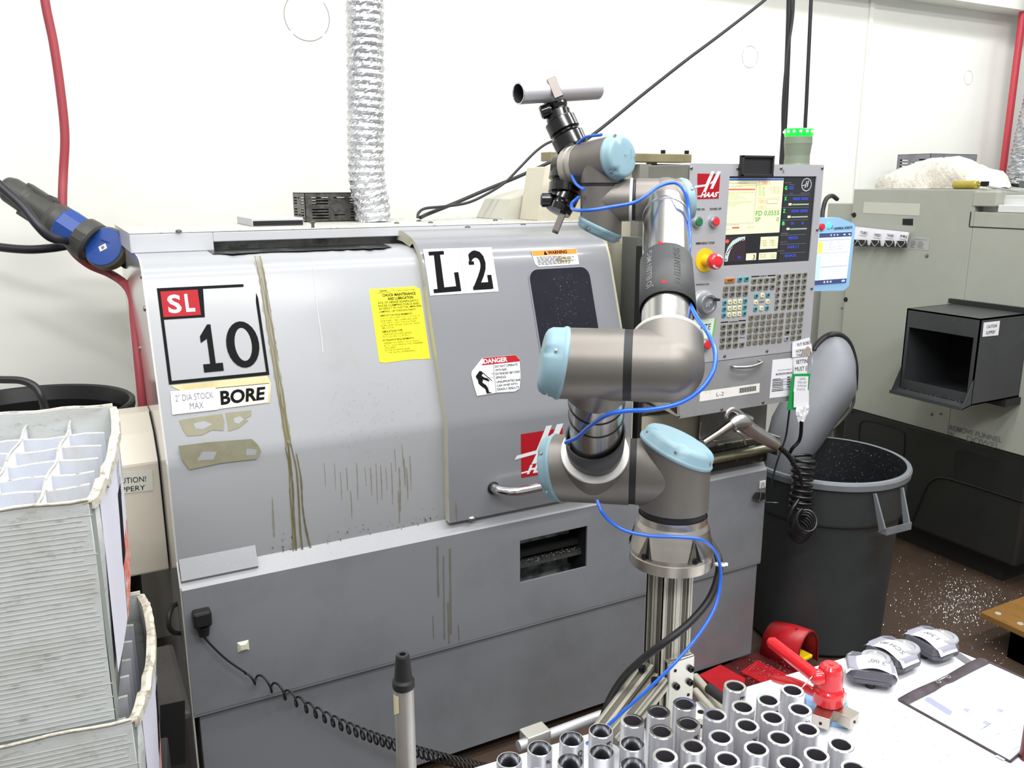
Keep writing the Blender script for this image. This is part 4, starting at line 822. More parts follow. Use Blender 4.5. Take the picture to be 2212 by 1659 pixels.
# ---------------------------------------------------------------- robot arm
B0 = P(1449, 1210, D=1.537); K = 1.537 / FOC
bz = lambda py: P(1449, py, Y=B0.y).z
UP = V((0, 0, 1)); SD = (-_R * cos(radians(9)) + _F * sin(radians(9))).normalized()   # joint axes, pointing left
rb = thing('robot_arm', B0, 'grey six-joint robot arm with light blue caps, standing on an aluminium post', 'robot arm')
def cutcyl(mb, c0, ax, r, h0, ctop, n_, m=0, n=48, cap=True):
    """cylinder from height h0 on the axis to a slanted plane through ctop"""
    a, x, y = basis(ax); c0 = V(c0); ctop = V(ctop); n_ = V(n_).normalized()
    A, Bq = [], []
    for i in range(n):
        q = (x * cos(2 * pi * i / n) + y * sin(2 * pi * i / n)) * r; base = c0 + q
        t = (ctop - base).dot(n_) / a.dot(n_); A.append(base + a * h0); Bq.append(base + a * t)
    mb.add(A + Bq, [(i, (i + 1) % n, n + (i + 1) % n, n + i) for i in range(n)], m, True)
    if cap: mb.add(Bq, [list(range(n))], m)
    return Bq
def ringcap(name, par, ctop, n_, ring, h, inset, m, lab, notch=4, phase=0.):
    """moulded cap sitting on a slanted rim: ring = rim points"""
    n_ = V(n_).normalized(); c = V(ctop); mb = MB(); rows = []; n = len(ring)
    def off(p, s, hh, k):
        q = c + (p - c) * s + n_ * hh
        return q
    steps = [(1.0, -.001), (1.025, 0), (1.03, .004), (1.005, .006), (.98, .008), (1 - inset * .22, h * .70), (1 - inset * .5, h * .88), (1 - inset * .9, h * .97), (1 - inset * 1.25, h), (.5, h * 1.03), (.001, h * 1.04)]
    for s, hh in steps:
        row = []
        for k, p in enumerate(ring + ring[:1]):
            ang = (k / n * notch + phase) % 1; nz = 1.
            if .009 < hh < h and abs(ang - .5) < .05 and s < .995: row.append(off(p, s - .05, hh - .004, k))
            else: row.append(off(p, s, hh, k))
        rows.append(row)
    mb.grid(rows, 0, True)
    o = mb.build(name, m, par, lab)
    for j in range(notch):
        k = int(((j + .5 - phase) / notch * n)) % n
        q = off(ring[k], .93, h * .5, k); MB().cyl(q, q + n_ * .003, .0035, n=10).build('cap_screw', steel, o)
    return o
# base flange and conical foot
rf = 89 * K; zc = bz(1108); z0 = B0.z
mb = MB().lathe(B0, UP, [(0, 0), (rf, 0), (rf, .019), (rf * .99, .0205)], 64)
mb.build('base_plate', robotbase, rb)
mb = MB().lathe(B0, UP, [(rf * .99, .0205), (rf * .985, .028), (rf * .94, .045), (rf * .87, .070), (rf * .82, (zc - z0) * .86), (.0605, zc - z0)], 64)
foot = mb.build('base_cone', robotbase, rb)
for az in (-129 - 38, -129 + 34, 40, -60 + 100 + 90):
    t = radians(az); d = V((cos(t), sin(t), 0)); s_ = V((-sin(t), cos(t), 0)); mb = MB()
    f = lambda h, r, w: B0 + UP * h + d * (rf * r + .0006) + s_ * w
    mb.add([f(.066, .90, 0), f(.024, 1.0, -.015), f(.024, 1.0, .015)], ((0, 1, 2),), 1)
    mb.add([f(.062, .918, .002), f(.028, .995, .003), f(.027, 1.0, .011)], ((0, 1, 2),), 2)
    mb.lathe(f(.029, .985, 0), d, [(.006, .002), (.0035, .003), (0, .001)], 14, 2); mb.build('bolt_pocket', [robotbase, mat('pocket_shade', '#7b766c', .4, .9), boltb], foot, recalc=False)
r1 = .0605; zb = bz(1094)
MB().lathe((B0.x, B0.y, zc - .002), UP, [(r1 * .97, 0), (r1 * .975, .001), (r1 * .975, zb - zc + .003)], 48).build('joint_seal', rubber, rb)
ct = V((B0.x, B0.y, bz(978))); nt = (UP * cos(radians(24)) - SD * sin(radians(24))).normalized()
mb = MB(); ring = cutcyl(mb, (B0.x, B0.y, 0), UP, r1 + .001, zb, ct, nt); mb.build('base_housing', robotgrey, rb)
ringcap('joint_cap', rb, ct, nt, ring, .027, .20, robotblue, 'light blue cap on the base joint', 5, .3)
# shoulder joint
SY = bz(1024); S0 = V((B0.x, B0.y, SY)); r2_ = .0592
mb = MB().cyl(S0, S0 + SD * .067, r2_, n=48); mb.build('shoulder_neck', robotgrey, rb)
MB().cyl(S0 + SD * .067, S0 + SD * .0785, r2_ * .985, n=48).build('joint_seal', rubber, rb)
# axis point where the upper arm leaves
def onaxis(o, d, px):
    lo, hi = 0., .4
    for _ in range(40):
        m_ = (lo + hi) / 2
        if prj(o + d * m_)[0] > px: lo = m_
        else: hi = m_
    return o + d * lo
SC = onaxis(S0, SD, 1284); EC = P(1291, 787, D=1.235); A1 = (EC - SC).normalized()
ct = SC + SD * .062; nt = (SD * cos(radians(16)) - A1 * sin(radians(16))).normalized()
mb = MB(); ring = cutcyl(mb, S0, SD, r2_ + .001, .0785, ct, nt); mb.ball(SC, r2_ + .0005, 0, 40) if False else None; mb.build('shoulder_housing', robotgrey, rb)
ringcap('joint_cap', rb, ct, nt, ring, .024, .16, robotblue, 'light blue cap on the shoulder joint', 5, .1)
mb = MB().cyl(SC, SC + A1 * (r2_ + .004), r2_ * .985, n=48); mb.build('shoulder_outlet', robotgrey, rb)
L1 = (EC - SC).length; rt1 = .0430
MB().lathe(SC + A1 * (r2_ + .003), A1, [(r2_ * .99, 0), (r2_ * 1.0, .003), (r2_ * .985, .006), (rt1 + .001, .0065), (rt1, .007)], 56).build('arm_ring', mat('ring_satin_silver', '#d9d8d4', .45, .55), rb)
MB().cyl(SC + A1 * (r2_ + .008), SC + A1 * (L1 - .045), rt1, n=56).build('upper_arm_tube', robotalu, rb)
a_, x_, y_ = basis(A1, CAM - SC)
mb = MB(); rows = []   # black wrap around the lower end
for i in range(41):
    t = radians(-175 + 350 * i / 40) + .4; d = x_ * cos(t) + y_ * sin(t); rr = rt1 + .0022 + .0006 * sin(3 * t)
    rows.append([SC + A1 * (r2_ + .012) + d * rr, SC + A1 * (r2_ + .030) + d * (rr + .0015), SC + A1 * (r2_ + .072 + .014 * sin(t)) + d * (rr + .002)])
mb.grid(rows); mb.build('rubber_wrap', rubber_d, rb, recalc=False, solid=.0025)
for q in (.58, .70): MB().lathe(SC + A1 * (L1 * q), A1, [(rt1 + .0006, -.0016), (rt1 + .0016, 0), (rt1 + .0006, .0016)], 48).build('elastic_band', rubber, rb)
# elbow
re_ = .0523; ct = EC + SD * .050; nt = (SD * cos(radians(14)) - (-A1) * -sin(radians(14)) * -1).normalized(); nt = (SD * cos(radians(13)) + A1 * sin(radians(13))).normalized()
E1 = onaxis(EC, -SD, -1) if False else None
def onaxis2(o, d, px):
    lo, hi = 0., .4
    for _ in range(40):
        m_ = (lo + hi) / 2
        if prj(o + d * m_)[0] < px: lo = m_
        else: hi = m_
    return o + d * lo
E1 = onaxis2(EC, -SD, 1442); EB = onaxis2(EC, -SD, 1357)
lb = (EB - EC).length
mb = MB(); ring = cutcyl(mb, EC, SD, re_, -lb + .006, ct, nt); mb.build('elbow_housing', robotgrey, rb)
ringcap('joint_cap', rb, ct, nt, ring, .033, .26, robotblue, 'large light blue cap on the elbow joint', 4, .15)
MB().cyl(EC - A1 * (re_ + .001), EC, re_ * .985, n=48).build('elbow_outlet', robotgrey, rb)
MB().lathe(EC - A1 * (re_ + .001), -A1, [(re_ * .985, 0), (re_ * .96, .003), (rt1, .004)], 48).build('arm_ring', rubber, rb)
MB().cyl(EB - SD * .006, EB + SD * .006, re_ * .99, n=48).build('joint_seal', rubber, rb)
WC = P(1437, 432, D=1.50); A2 = (WC - E1).normalized(); L2 = (WC - E1).length
mb = MB().cyl(EB - SD * .006, E1, re_, n=48, cap=(1, 0)); mb.ball(E1, re_, 0, 48); mb.build('elbow_knuckle', robotgrey, rb)
MB().cyl(E1, E1 + A2 * (re_ - .002), re_ * .998, n=48).build('elbow_outlet', robotgrey, rb)
MB().lathe(E1 + A2 * (re_ - .008), A2, [(re_, .003), (re_ * 1.025, .005), (re_ * 1.025, .008), (re_ * .96, .011), (.039, .012)], 48).build('arm_ring', mat('ring_satin_silver', '#d9d8d4', .45, .55), rb)
rt2 = .0385
MB().cyl(E1 + A2 * .045, E1 + A2 * (L2 - .025), rt2, n=48).build('forearm_tube', robotalu, rb)
# sleeve on the forearm with raised lettering
def rel(c, d, t0, t1, a0, a1, rr, n=36, solid=.002, name='rubber_sleeve', m=None, flare=0.):
    a, x, y = basis(d, CAM - c); rows = []
    for i in range(n + 1):
        t = radians(a0 + (a1 - a0) * i / n); q = x * cos(t) + y * sin(t); fl = flare * max(0, sin(t)) ** 2
        rows.append([c + d * t0 + q * (rr + fl), c + d * (t0 + t1) / 2 + q * (rr + fl * .5), c + d * t1 + q * rr])
    return MB().grid(rows).build(name, m, rb, recalc=False, solid=solid), (a, x, y)
tA = .118; tB = .235
slv, (a_, x_, y_) = rel(E1, A2, tA, tB, -178, 178, rt2 + .0026, m=rubber_d, flare=.003, solid=.001)
def sleeve_text(t, ang0, ta, tb, hgt, m):
    vs, fs, asp = text2d(t, .01); mb = MB()
    out = []
    for u, w in vs:
        tt = ta + (tb - ta) * u; an = radians(ang0) + (w - .5) * hgt / rt2; q = x_ * cos(an) + y_ * sin(an)
        out.append(E1 + A2 * tt + q * (rt2 + .0040 + .003 * max(0, sin(an)) ** 2))
    mb.add(out, fs, 0); return mb.build('raised_lettering', m, slv, recalc=False)
sleeve_text('JO ELLEN MFG', -36, .135, .225, .0125, mat('grey_embossing', '#76767a', .6)); 
sleeve_text('JO ELLEN MFG', 26, .135, .225, .0125, mat('dark_embossing', '#2c3331', .6))
for tt, an in ((.136, -10), (.232, -16)):
    mb = MB(); f = lambda t, a: E1 + A2 * t + (x_ * cos(radians(a)) + y_ * sin(radians(a))) * (rt2 + .0040)
    mb.add([f(tt, an), f(tt, an + 14), f(tt + .006, an + 4), f(tt + .011, an)], ((0, 1, 2, 3),)); mb.build('red_arrow_mark', red_v, slv, recalc=False)
MB().lathe(WC - A2 * .052, A2, [(rt2, 0), (rt2 + .0012, .001), (rt2 + .0012, .006), (rt2, .007)], 48).build('arm_ring', steel, rb)
# wrist 1
rw = .0372; W1 = WC; W2 = onaxis(W1, SD, 1299)
mb = MB().ball(W1, rw + .002, 0, 36); mb.cyl(W1, W1 - A2 * .03, rw + .001, n=40); mb.build('wrist_knuckle', robotgrey, rb)
lw = (W2 - W1).length; mB = onaxis(W1, SD, 1370); lm = (mB - W1).length
mb = MB().cyl(W1, W1 + SD * (lm - .003), rw, n=40); mb.build('wrist_housing', robotgrey, rb)
ct = W1 - SD * .030; nt = (-SD + A2 * .35).normalized(); mb = MB(); ring = cutcyl(mb, W1, -SD, rw * .98, -.0, ct, nt); mb.build('wrist_housing', robotgrey, rb)
ringcap('joint_cap', rb, ct, nt, ring, .014, .15, robotblue, 'light blue cap behind the forearm top', 3, 0)
MB().cyl(W1 + SD * (lm - .003), W1 + SD * (lm + .003), rw * .97, n=40).build('joint_seal', rubber, rb)
MB().lathe(W1 + SD * (lm + .003), SD, [(rw * 1.0, 0), (rw * 1.03, .001), (rw * 1.03, .004), (rw, .005)], 40).build('white_band', mat('white_band', '#dcdcdc', .4), rb)
W2b = V(W2)
mb = MB().cyl(W1 + SD * (lm + .005), W2b, rw, n=40); mb.build('wrist_housing', robotgrey, rb)
zt2 = P(1299, 402, Y=W2b.y).z; ct = V((W2b.x, W2b.y, P(1299, 488, Y=W2b.y).z)); nt = (-UP * cos(radians(26)) - (-SD) * -sin(radians(26))).normalized(); nt = (-UP * cos(radians(25)) + SD * -1 * -sin(radians(25))).normalized()
mb = MB(); ring = cutcyl(mb, (W2b.x, W2b.y, 0), -UP, rw, -zt2, ct, nt); mb.build('wrist_housing', robotgrey, rb)
ringcap('joint_cap', rb, ct, nt, ring, .018, .2, robotblue, 'light blue cap under the wrist', 3, .2)
MB().cyl((W2b.x, W2b.y, zt2), (W2b.x, W2b.y, zt2 + .006), rw * .97, n=40).build('joint_seal', rubber, rb)
W3 = V((W2b.x, W2b.y, P(1299, 347, Y=W2b.y).z))
LW = (-CR * cos(radians(48)) + CF * sin(radians(48)) + CU * .03).normalized()   # flange direction
mb = MB().cyl((W2b.x, W2b.y, zt2 + .006), W3, rw, n=40); mb.ball(W3, rw, 0, 32) ; mb.build('wrist_housing', robotgrey, rb)
mb = MB().cyl(W3 - LW * .030, W3 + LW * .046, rw + .001, n=44); mb.build('wrist_housing', robotgrey, rb)
ct = W3 - LW * .030; a, x, y = basis(-LW); ring = [ct + (x * cos(2 * pi * i / 48) + y * sin(2 * pi * i / 48)) * (rw + .001) for i in range(48)]
cap = ringcap('joint_cap', rb, ct, -LW, ring, .020, .18, robotblue, 'light blue round cap on the last wrist joint', 3, .35)
mb = MB(); fc = ct - LW * .0212
for a0, w, h in ((-.012, .0008, .02), (-.004, .0008, .014), (.012, .0008, .018), (.004, .008, .0008)): mb.obox(fc + CR * a0 + CU * .002, CR, CU, LW, w, h, .0012)
mb.build('moulded_lines', mat('cap_groove', '#6f909c', .5), cap, recalc=False)
MB().lathe(W3 + LW * .046, LW, [(rw * 1.0, 0), (rw * 1.02, .001), (rw * 1.02, .010), (rw * .93, .011), (rw * .93, .016), (rw * 1.0, .017), (rw * 1.0, .030), (0, .030)], 48).build('tool_flange', mat('flange_satin', '#b6b2aa', .35, .8), rb)
# double gripper
FE = W3 + LW * .078; GD = prj(FE)[2]
gr = MB()
def GP(px, py, dd=0.): return P(px, py, D=GD + dd)
gk = GD / FOC
gr.lathe(FE, LW, [(.026, 0), (.030, .004), (.030, .022), (.022, .026), (0, .026)], 32)
gr = gr.build('gripper_mount', blackgloss, rb)
def gripper(pts, drum, lab, q_=1.2):
    (c0, c1, c2) = pts; a = (c1 - c0).normalized(); g = MB()
    L = (c1 - c0).length
    g.lathe(c0, a, [(r_ * q_, h_) for r_, h_ in ((0, 0), (.022, 0), (.0255, .004), (.026, L * .42), (.022, L * .5), (.021, L * .55), (.0245, L * .6), (.0245, L * .95), (.020, L), (0, L))], 32)
    b2 = (c2 - c1).normalized(); L2_ = (c2 - c1).length
    g.lathe(c1 - b2 * .004, b2, [(r_ * q_, h_) for r_, h_ in ((.018, 0), (.0195, .004), (.0195, L2_ * .45), (.0165, L2_ * .55), (.0185, L2_ * .7), (.0175, L2_), (0, L2_ + .002))], 28)
    o = g.build('gripper', blackgloss, rb, lab)
    MB().lathe(drum[0], drum[1], [(.012, 0), (.013, .003), (.013, .018), (.009, .021), (0, .021)], 24).build('adjusting_knob', blackgloss, o)
    for t_ in (.3, .75):
        q = c0 + a * L * t_ + CR * .004; MB().lathe(q - CF * .024, -CF, [(.004, 0), (.004, .003), (0, .003)], 12).build('socket_screw', steel, o)
    mb = MB(); mb.obox(c0 + a * L * .55 + CR * .016 - CF * .01, a, CR, CF, L * .8, .008, .014); mb.build('side_rail', blackgloss, o, bevel=.002)
    return o
g1 = gripper((GP(1238, 322, .01), GP(1208, 258, .012), GP(1196, 212, .012)), (GP(1190, 236, .0), (-CR * .8 + CU * -.3).normalized()), 'upper black gripper holding a tube')
g2 = gripper((GP(1228, 366, .01), GP(1222, 420, .01), GP(1203, 462, .008)), (GP(1192, 432, .0), (-CR).normalized()), 'lower empty black gripper', 1.35)
TDl = .187
tc = GP(1207, 196, .012)
tc0 = P(1119, 202, D=GD - .050); TD = (P(1297, 192, D=GD + .055) - tc0).normalized()
jm = mat('grey_jaw_metal', '#6f6a66', .35, .7)
for s_ in (-1, 1):
    c = tc0 + TD * (TDl * .44) + CF * (s_ * .0255) - CU * .002; ja = (CU * .92 - CR * .38).normalized(); mb = MB(); mb.obox(c, ja, ja.cross(CF), CF, .038, .017, .006); mb.build('jaw', jm, g1, bevel=.001)
for s_ in (-1, 1):
    c = GP(1207, 482, .008) + CF * (s_ * .010); ja = (CU * .92 + CR * .38).normalized(); mb = MB(); mb.obox(c, ja, ja.cross(CF), CF, .036, .012, .005); mb.build('jaw', jm, g2, bevel=.001)
# tube held in the upper gripper
def tube_mesh(mb, c, ax, L, ro, ri, bore=0., n=40, m=(0, 1, 2)):
    """hollow pipe; bore>0 = counterbored thin-walled top of that depth"""
    rc = ro - .0018
    p = [(ri, .002), (ri + .0006, 0), (ro - .0008, 0), (ro, .0008), (ro, L - .0008), (ro - .0008, L)]
    ms = [2, 2, 2, 0, 2]
    if bore: p += [(rc, L), (rc, L - bore), (ri, L - bore)]; ms += [2, 2, 2]
    else: p += [(ri + .0006, L), (ri, L - .001)]; ms += [2, 2]
    p += [(ri, .002)]; ms += [1]
    return mb.lathe(c, ax, p, n, ms=[m[k] for k in ms])
RO, RI = .0188, .0135
htub = MB()
tube_mesh(htub, tc0, TD, TDl, RO, RO - .003, n=44)
tag(htub.build('aluminium_tube', [alu, alu_in, alu_cut], origin=tc0), 'silver aluminium tube held level in the raised robot gripper', 'tube')

# ---------------------------------------------------------------- hoses on the robot
def hose(name, pts, r, m, label_, cat='hose', n=10, group=None, smooth=8):
    q = [P(a, c, D=d) for a, c, d in pts]
    mb = MB().tube(q, r, n, 0, smooth); return tag(mb.build(name, m), label_, cat, group)
hose('air_hose', [(1300, 291, 1.47), (1262, 298, 1.50), (1240, 325, 1.53), (1231, 360, 1.53), (1243, 395, 1.50), (1262, 410, 1.47)], .0026, bluehose, 'blue air hose looped around the last wrist joint of the robot')
hose('air_hose', [(1252, 425, 1.50), (1235, 440, 1.50), (1240, 453, 1.46), (1275, 454, 1.43), (1320, 447, 1.43), (1368, 438, 1.43), (1395, 423, 1.43), (1425, 402, 1.44), (1458, 395, 1.44), (1478, 412, 1.43), (1487, 450, 1.43), (1490, 500, 1.42), (1489, 540, 1.40), (1484, 575, 1.395)], .003, bluehose, 'blue air hose arching over the forearm top down into the sleeve')
hose('air_hose', [(1486, 590, 1.38), (1484, 620, 1.34), (1490, 655, 1.29), (1508, 690, 1.25), (1530, 720, 1.22), (1545, 760, 1.20), (1541, 800, 1.185), (1515, 840, 1.18), (1470, 870, 1.18), (1410, 884, 1.18), (1350, 888, 1.19), (1310, 897, 1.21), (1275, 920, 1.27), (1248, 944, 1.32), (1222, 956, 1.355)], .0033, bluehose, 'blue air hose swinging around the elbow to the upper arm')
hose('air_hose', [(1290, 1080, 1.45), (1298, 1102, 1.44), (1318, 1126, 1.44), (1350, 1146, 1.44), (1400, 1157, 1.44), (1460, 1160, 1.435), (1510, 1165, 1.44), (1538, 1183, 1.46), (1554, 1215, 1.48), (1556, 1255, 1.49), (1545, 1310, 1.48), (1510, 1370, 1.46), (1455, 1435, 1.44), (1390, 1498, 1.44), (1335, 1547, 1.45), (1280, 1597, 1.46), (1268, 1606, 1.47)], .0030, bluehose, 'blue air hose crossing the robot base and running down the post')
hose('power_cable', [(1530, 1165, 1.57), (1543, 1185, 1.55), (1553, 1210, 1.525), (1551, 1245, 1.52), (1532, 1295, 1.51), (1490, 1345, 1.49), (1440, 1385, 1.48), (1395, 1418, 1.50), (1350, 1460, 1.53), (1320, 1505, 1.56), (1302, 1550, 1.585), (1285, 1600, 1.61)], .0068, rubber, 'thick black robot cable bowing in front of the aluminium post', 'cable')
p = P(1556, 1219, D=1.50); mb = MB().lathe(p - CU * .0022, CU, [(.0095, 0), (.0102, .0005), (.0102, .0038), (.0095, .0043)], 24); mb.obox(p + CR * .010, CR, CU, CF, .006, .005, .004)
tag(mb.build('cable_tie', mat('natural_nylon', '#dcdcd8', .4)), 'white cable tie binding blue hose to black cable beside the robot base', 'cable tie')

# ---------------------------------------------------------------- post, braces, bracket
ZB = .671
cpo = thing('extrusion_post', (B0.x, B0.y, ZB), 'slotted aluminium extrusion post carrying the robot', 'post')
wx, wy = .066, .050
def extrusion(mb, c0, c1, ax, ay, w, h, nx, ny):
    """slotted profile between two points; ax, ay = cross axes; nx, ny = slots per face"""
    c0 = V(c0); c1 = V(c1); d = c1 - c0; L = d.length; d.normalize(); ax = V(ax).normalized(); ay = V(ay).normalized(); c = (c0 + c1) / 2
    mb.obox(c, ax, ay, d, w - .006, h - .006, L, 1)
    for n_, W_, A_, B_, H_ in ((nx, w, ax, ay, h), (ny, h, ay, ax, w)):
        for k in range(n_ + 1):
            if k in (0, n_): wd = W_ / n_ * .27; o = (-W_ / 2 + wd / 2) if k == 0 else (W_ / 2 - wd / 2)
            else: wd = W_ / n_ * .56; o = -W_ / 2 + W_ * k / n_
            for s_ in (-1, 1): mb.obox(c + A_ * o + B_ * (s_ * (H_ / 2 - .0022)), A_, B_, d, wd, .0044, L, 0)
    return mb
mb = MB(); extrusion(mb, (B0.x, B0.y, ZB), (B0.x, B0.y, B0.z), (1, 0, 0), (0, 1, 0), wx, wy, 2, 2)
mb.build('post', [extr, slotm], cpo)
# fine ribs on the faces
mb = MB()
for k in range(5):
    x = B0.x - wx / 2 - .0004; y = B0.y - wy / 2 + .005 + k * .010; mb.box((x, y, ZB), (x + .001, y + .0012, B0.z))
for k in range(6):
    y = B0.y - wy / 2 - .0004; x = B0.x - wx / 2 + .006 + k * .011; mb.box((x, y, ZB), (x + .0012, y + .001, B0.z))
mb.build('face_rib', mat('rib_shade', '#8b8778', .4, .9), cpo)
def brace(p0, p1, w, lab):
    d = (p1 - p0).normalized(); side = d.cross(UP).normalized(); upn = side.cross(d).normalized()
    mb = MB(); extrusion(mb, p0, p1, side, upn, w, w, 1, 1); o = mb.build('brace', [extr, slotm], cpo, lab)
    return o, d, side, upn
for (a0, b0, a1, b1, D0, D1) in ((1405, 1440, 1290, 1592, 1.575, 1.50), (1430, 1470, 1325, 1600, 1.555, 1.465)):
    o, d, side, upn = brace(P(a0, b0, D=D0), P(a1, b1, D=D1), .026, None)
    q = P(a0, b0, D=D0) + d * .02 + upn * .014; mb = MB(); mb.cyl(q - d * .0, q + UP * .008, .007, n=14); mb.build('brace_bolt', boltb, o)
bk = MB(); a_ = P(1437, 1432, Y=B0.y - wy / 2 - .004); yb = B0.y - wy / 2 - .002
x0 = P(1445, 1480, Y=yb - .01).x; x1 = P(1500, 1480, Y=yb - .01).x; ztp = P(1472, 1425, Y=yb - .01).z
bk.box((x0, yb - .008, ZB + .012), (x1, yb, ztp)); bk.box((x0, yb - .055, ZB + .0165), (x1 + .025, yb - .004, ZB + .0225)); bk.box((x0, yb - .008, ztp - .006), (x1, yb + .045, ztp))
bo = bk.build('corner_bracket', mat('bracket_silver', '#d4d3cb', .3, .8), cpo, bevel=.003)
for a, c_ in ((1491, 1444), (1489, 1473), (1460, 1482)):
    q = P(a, c_, Y=yb - .008); MB().lathe(q, (0, -1, 0), [(.0062, 0), (.0062, .005), (.0055, .006), (.0030, .006), (.0028, .003), (0, .003)], 16).build('socket_screw', boltb, bo)
for a, c_ in ((1459, 1449), (1487, 1501)):
    q = P(a, c_, Y=yb - .0083); MB().cyl(q, q + V((0, -.0004, 0)), .0032, n=12).build('screw_hole', gap, bo)
for a, c_ in ((1514, 1538), (1512, 1569)):
    q = P(a, c_, Z=ZB + .0225); MB().lathe(q, UP, [(.0068, 0), (.0062, .0008), (.0034, .0008), (.003, .0003), (0, .0003)], 16).build('socket_screw', boltb, bo)

# ---------------------------------------------------------------- cart with white board
cart = thing('work_cart', (1.0, .75, 0), 'low cart with a thick white plastic top holding tubes and tools', 'cart')
TB = [(.36, 1.205), (1.648, 1.121), (1.79, .36), (.36, .36)]
s1, s2 = P(2062, 1410, Z=ZB), P(2186, 1496, Z=ZB); dd = (s2 - s1).normalized(); pp = V((-dd.y, dd.x, 0)); hole = []
for k in range(9): t = radians(-90 + 180 * k / 8); hole.append(s2 + dd * .012 * cos(t) + pp * .012 * sin(t))
for k in range(9): t = radians(90 + 180 * k / 8); hole.append(s1 + dd * .012 * cos(t) + pp * .012 * sin(t))
mb = MB()
ol = []
for i, (x, y) in enumerate(TB):
    p_, n_ = V(TB[i - 1] + (0,)), V(TB[(i + 1) % 4] + (0,)); c = V((x, y, 0)); r = .03
    a = c + (p_ - c).normalized() * r; b_ = c + (n_ - c).normalized() * r
    for k in range(6): t = k / 5; ol.append(a * (1 - t) ** 2 + c * 2 * t * (1 - t) + b_ * t * t)
mb.prism([(p.x, p.y, ZB - .022) for p in ol], (0, 0, .022), 0, holes=[[(p.x, p.y, ZB - .022) for p in hole]])
mb.build('board', hdpe, cart, 'white cutting board plastic top with carrying slot', bevel=.004)
mb = MB(); mb.box((.40, .40, ZB - .030), (1.60, 1.08, ZB - .0225)); mb.build('under_shelf', mat('dark_shelf_sheet', '#3b3535', .6), cart)
for nm, a, b_ in (('rear', (.42, 1.165), (.92, 1.165)), ('side', (.45, .42), (1.55, .42))):
    mb = MB(); extrusion(mb, (a[0], a[1], ZB - .05), (b_[0], b_[1], ZB - .05), (0, 1, 0), UP, .03, .03, 1, 1); mb.build('frame_rail', [extr, slotm], cart)
for x, y in ((.45, 1.10), (1.58, 1.04), (.45, .45), (1.6, .45)):
    mb = MB(); extrusion(mb, (x, y, .06), (x, y, ZB - .03), (1, 0, 0), (0, 1, 0), .04, .04, 1, 1); mb.build('leg', [extr, slotm], cart)
    mb = MB().cyl((x - .012, y, .032), (x + .012, y, .032), .031, n=24); mb.box((x - .018, y - .018, .03), (x + .018, y + .018, .062)); mb.build('caster', rubber, cart)
# rail and clamp block behind the board
pr0, pr1 = P(1120, 1612, Z=ZB - .008), P(1300, 1545, Z=ZB - .008)
mb = MB().cyl(pr0, pr1, .0105, n=20); mb.build('rear_rail', alu, cart)
q = P(1156, 1592, Z=ZB - .004); mb = MB(); mb.obox(q, pr1 - pr0, UP, (pr1 - pr0).cross(UP), .050, .032, .034); mb.build('clamp_block', mat('bracket_silver', '#d4d3cb', .3, .8), cart, bevel=.002)
# low plate under the bracket and the side bars with a black sleeve
mb = MB(); e0, e1 = P(1502, 1462, Z=ZB + .012), P(1566, 1535, Z=ZB + .012); sdv = (e1 - e0).normalized()
e0b, e1b = P(1502, 1492, Z=ZB + .012), P(1545, 1540, Z=ZB + .012)
mb.cyl(e0, e1, .0085, n=16); mb.build('side_bar', extr, cart); MB().cyl(e0b, e1b, .0075, n=16).build('side_bar', extr, cart)
f0, f1 = P(1531, 1486, Z=ZB + .022), P(1575, 1522, Z=ZB + .022); MB().tube([f0, f1], .0105, 14, smooth=0).build('bar_sleeve', rubber, cart)
mb = MB(); mb.prism([(B0.x - .01, B0.y - .15, ZB), (B0.x + .17, B0.y - .165, ZB), (B0.x + .17, B0.y - .03, ZB), (B0.x - .01, B0.y - .02, ZB)], (0, 0, .012)); mb.build('mounting_plate', mat('bracket_white_plate', '#dcdcd6', .35, .3), cart, bevel=.002)

# ---------------------------------------------------------------- tubes standing on the board
tops = [(1100, 1641, 1), (1166, 1616, 1), (1235, 1596, 1), (1298, 1578, 1), (1366, 1556, 0), (1423, 1537, 0), (1479, 1520, 0), (1588, 1482, 0), (1660, 1512, 0), (1712, 1491, 0),
        (1098, 1697, 1), (1163, 1676, 1), (1232, 1645, 1), (1300, 1624, 1), (1366, 1606, 1), (1429, 1580, 0), (1487, 1563, 0), (1545, 1544, 0), (1605, 1527, 0),
        (1368, 1653, 1), (1437, 1633, 0), (1498, 1612, 0), (1557, 1592, 0), (1614, 1567, 0), (1669, 1550, 0), (1728, 1532, 0),
        (1503, 1664, 0), (1571, 1640, 0), (1634, 1617, 0), (1685, 1594, 0), (1744, 1575, 0),
        (1642, 1672, 0), (1706, 1648, 0), (1764, 1630, 0), (1817, 1608, 0), (1845, 1660, 0), (1786, 1682, 0)]
LT = .19; pts = []
for px, py, cb in tops:
    p = P(px, py, Z=ZB + LT); pts.append(p)
words = {7: 'E', 8: 'B', 4: None, 12: 'OF', 15: None, 16: '80', 18: 'JS', 23: 'XUK', 25: 'S4', 2: 'OF', 3: 'F', 1: '%'}
m1 = None; group = 'cut aluminium tubes standing on the white board'
mid = {}
for cb in (0, 1):
    mb = MB(); tube_mesh(mb, (0, 0, 0), UP, LT, RO, RI, .03 if cb else 0, 40); mid[cb] = mb
protos = {}
rim = ['first', 'second', 'third', 'fourth']
from collections import OrderedDict
rows_ = [list(range(0, 10)), list(range(10, 19)), list(range(19, 26)), list(range(26, 31)), list(range(31, 37))]
rown = ['rearmost row', 'second rearmost row', 'middle row', 'second nearest row', 'nearest row']
ordn = ['first', 'second', 'third', 'fourth', 'fifth', 'sixth', 'seventh', 'eighth', 'ninth', 'tenth']
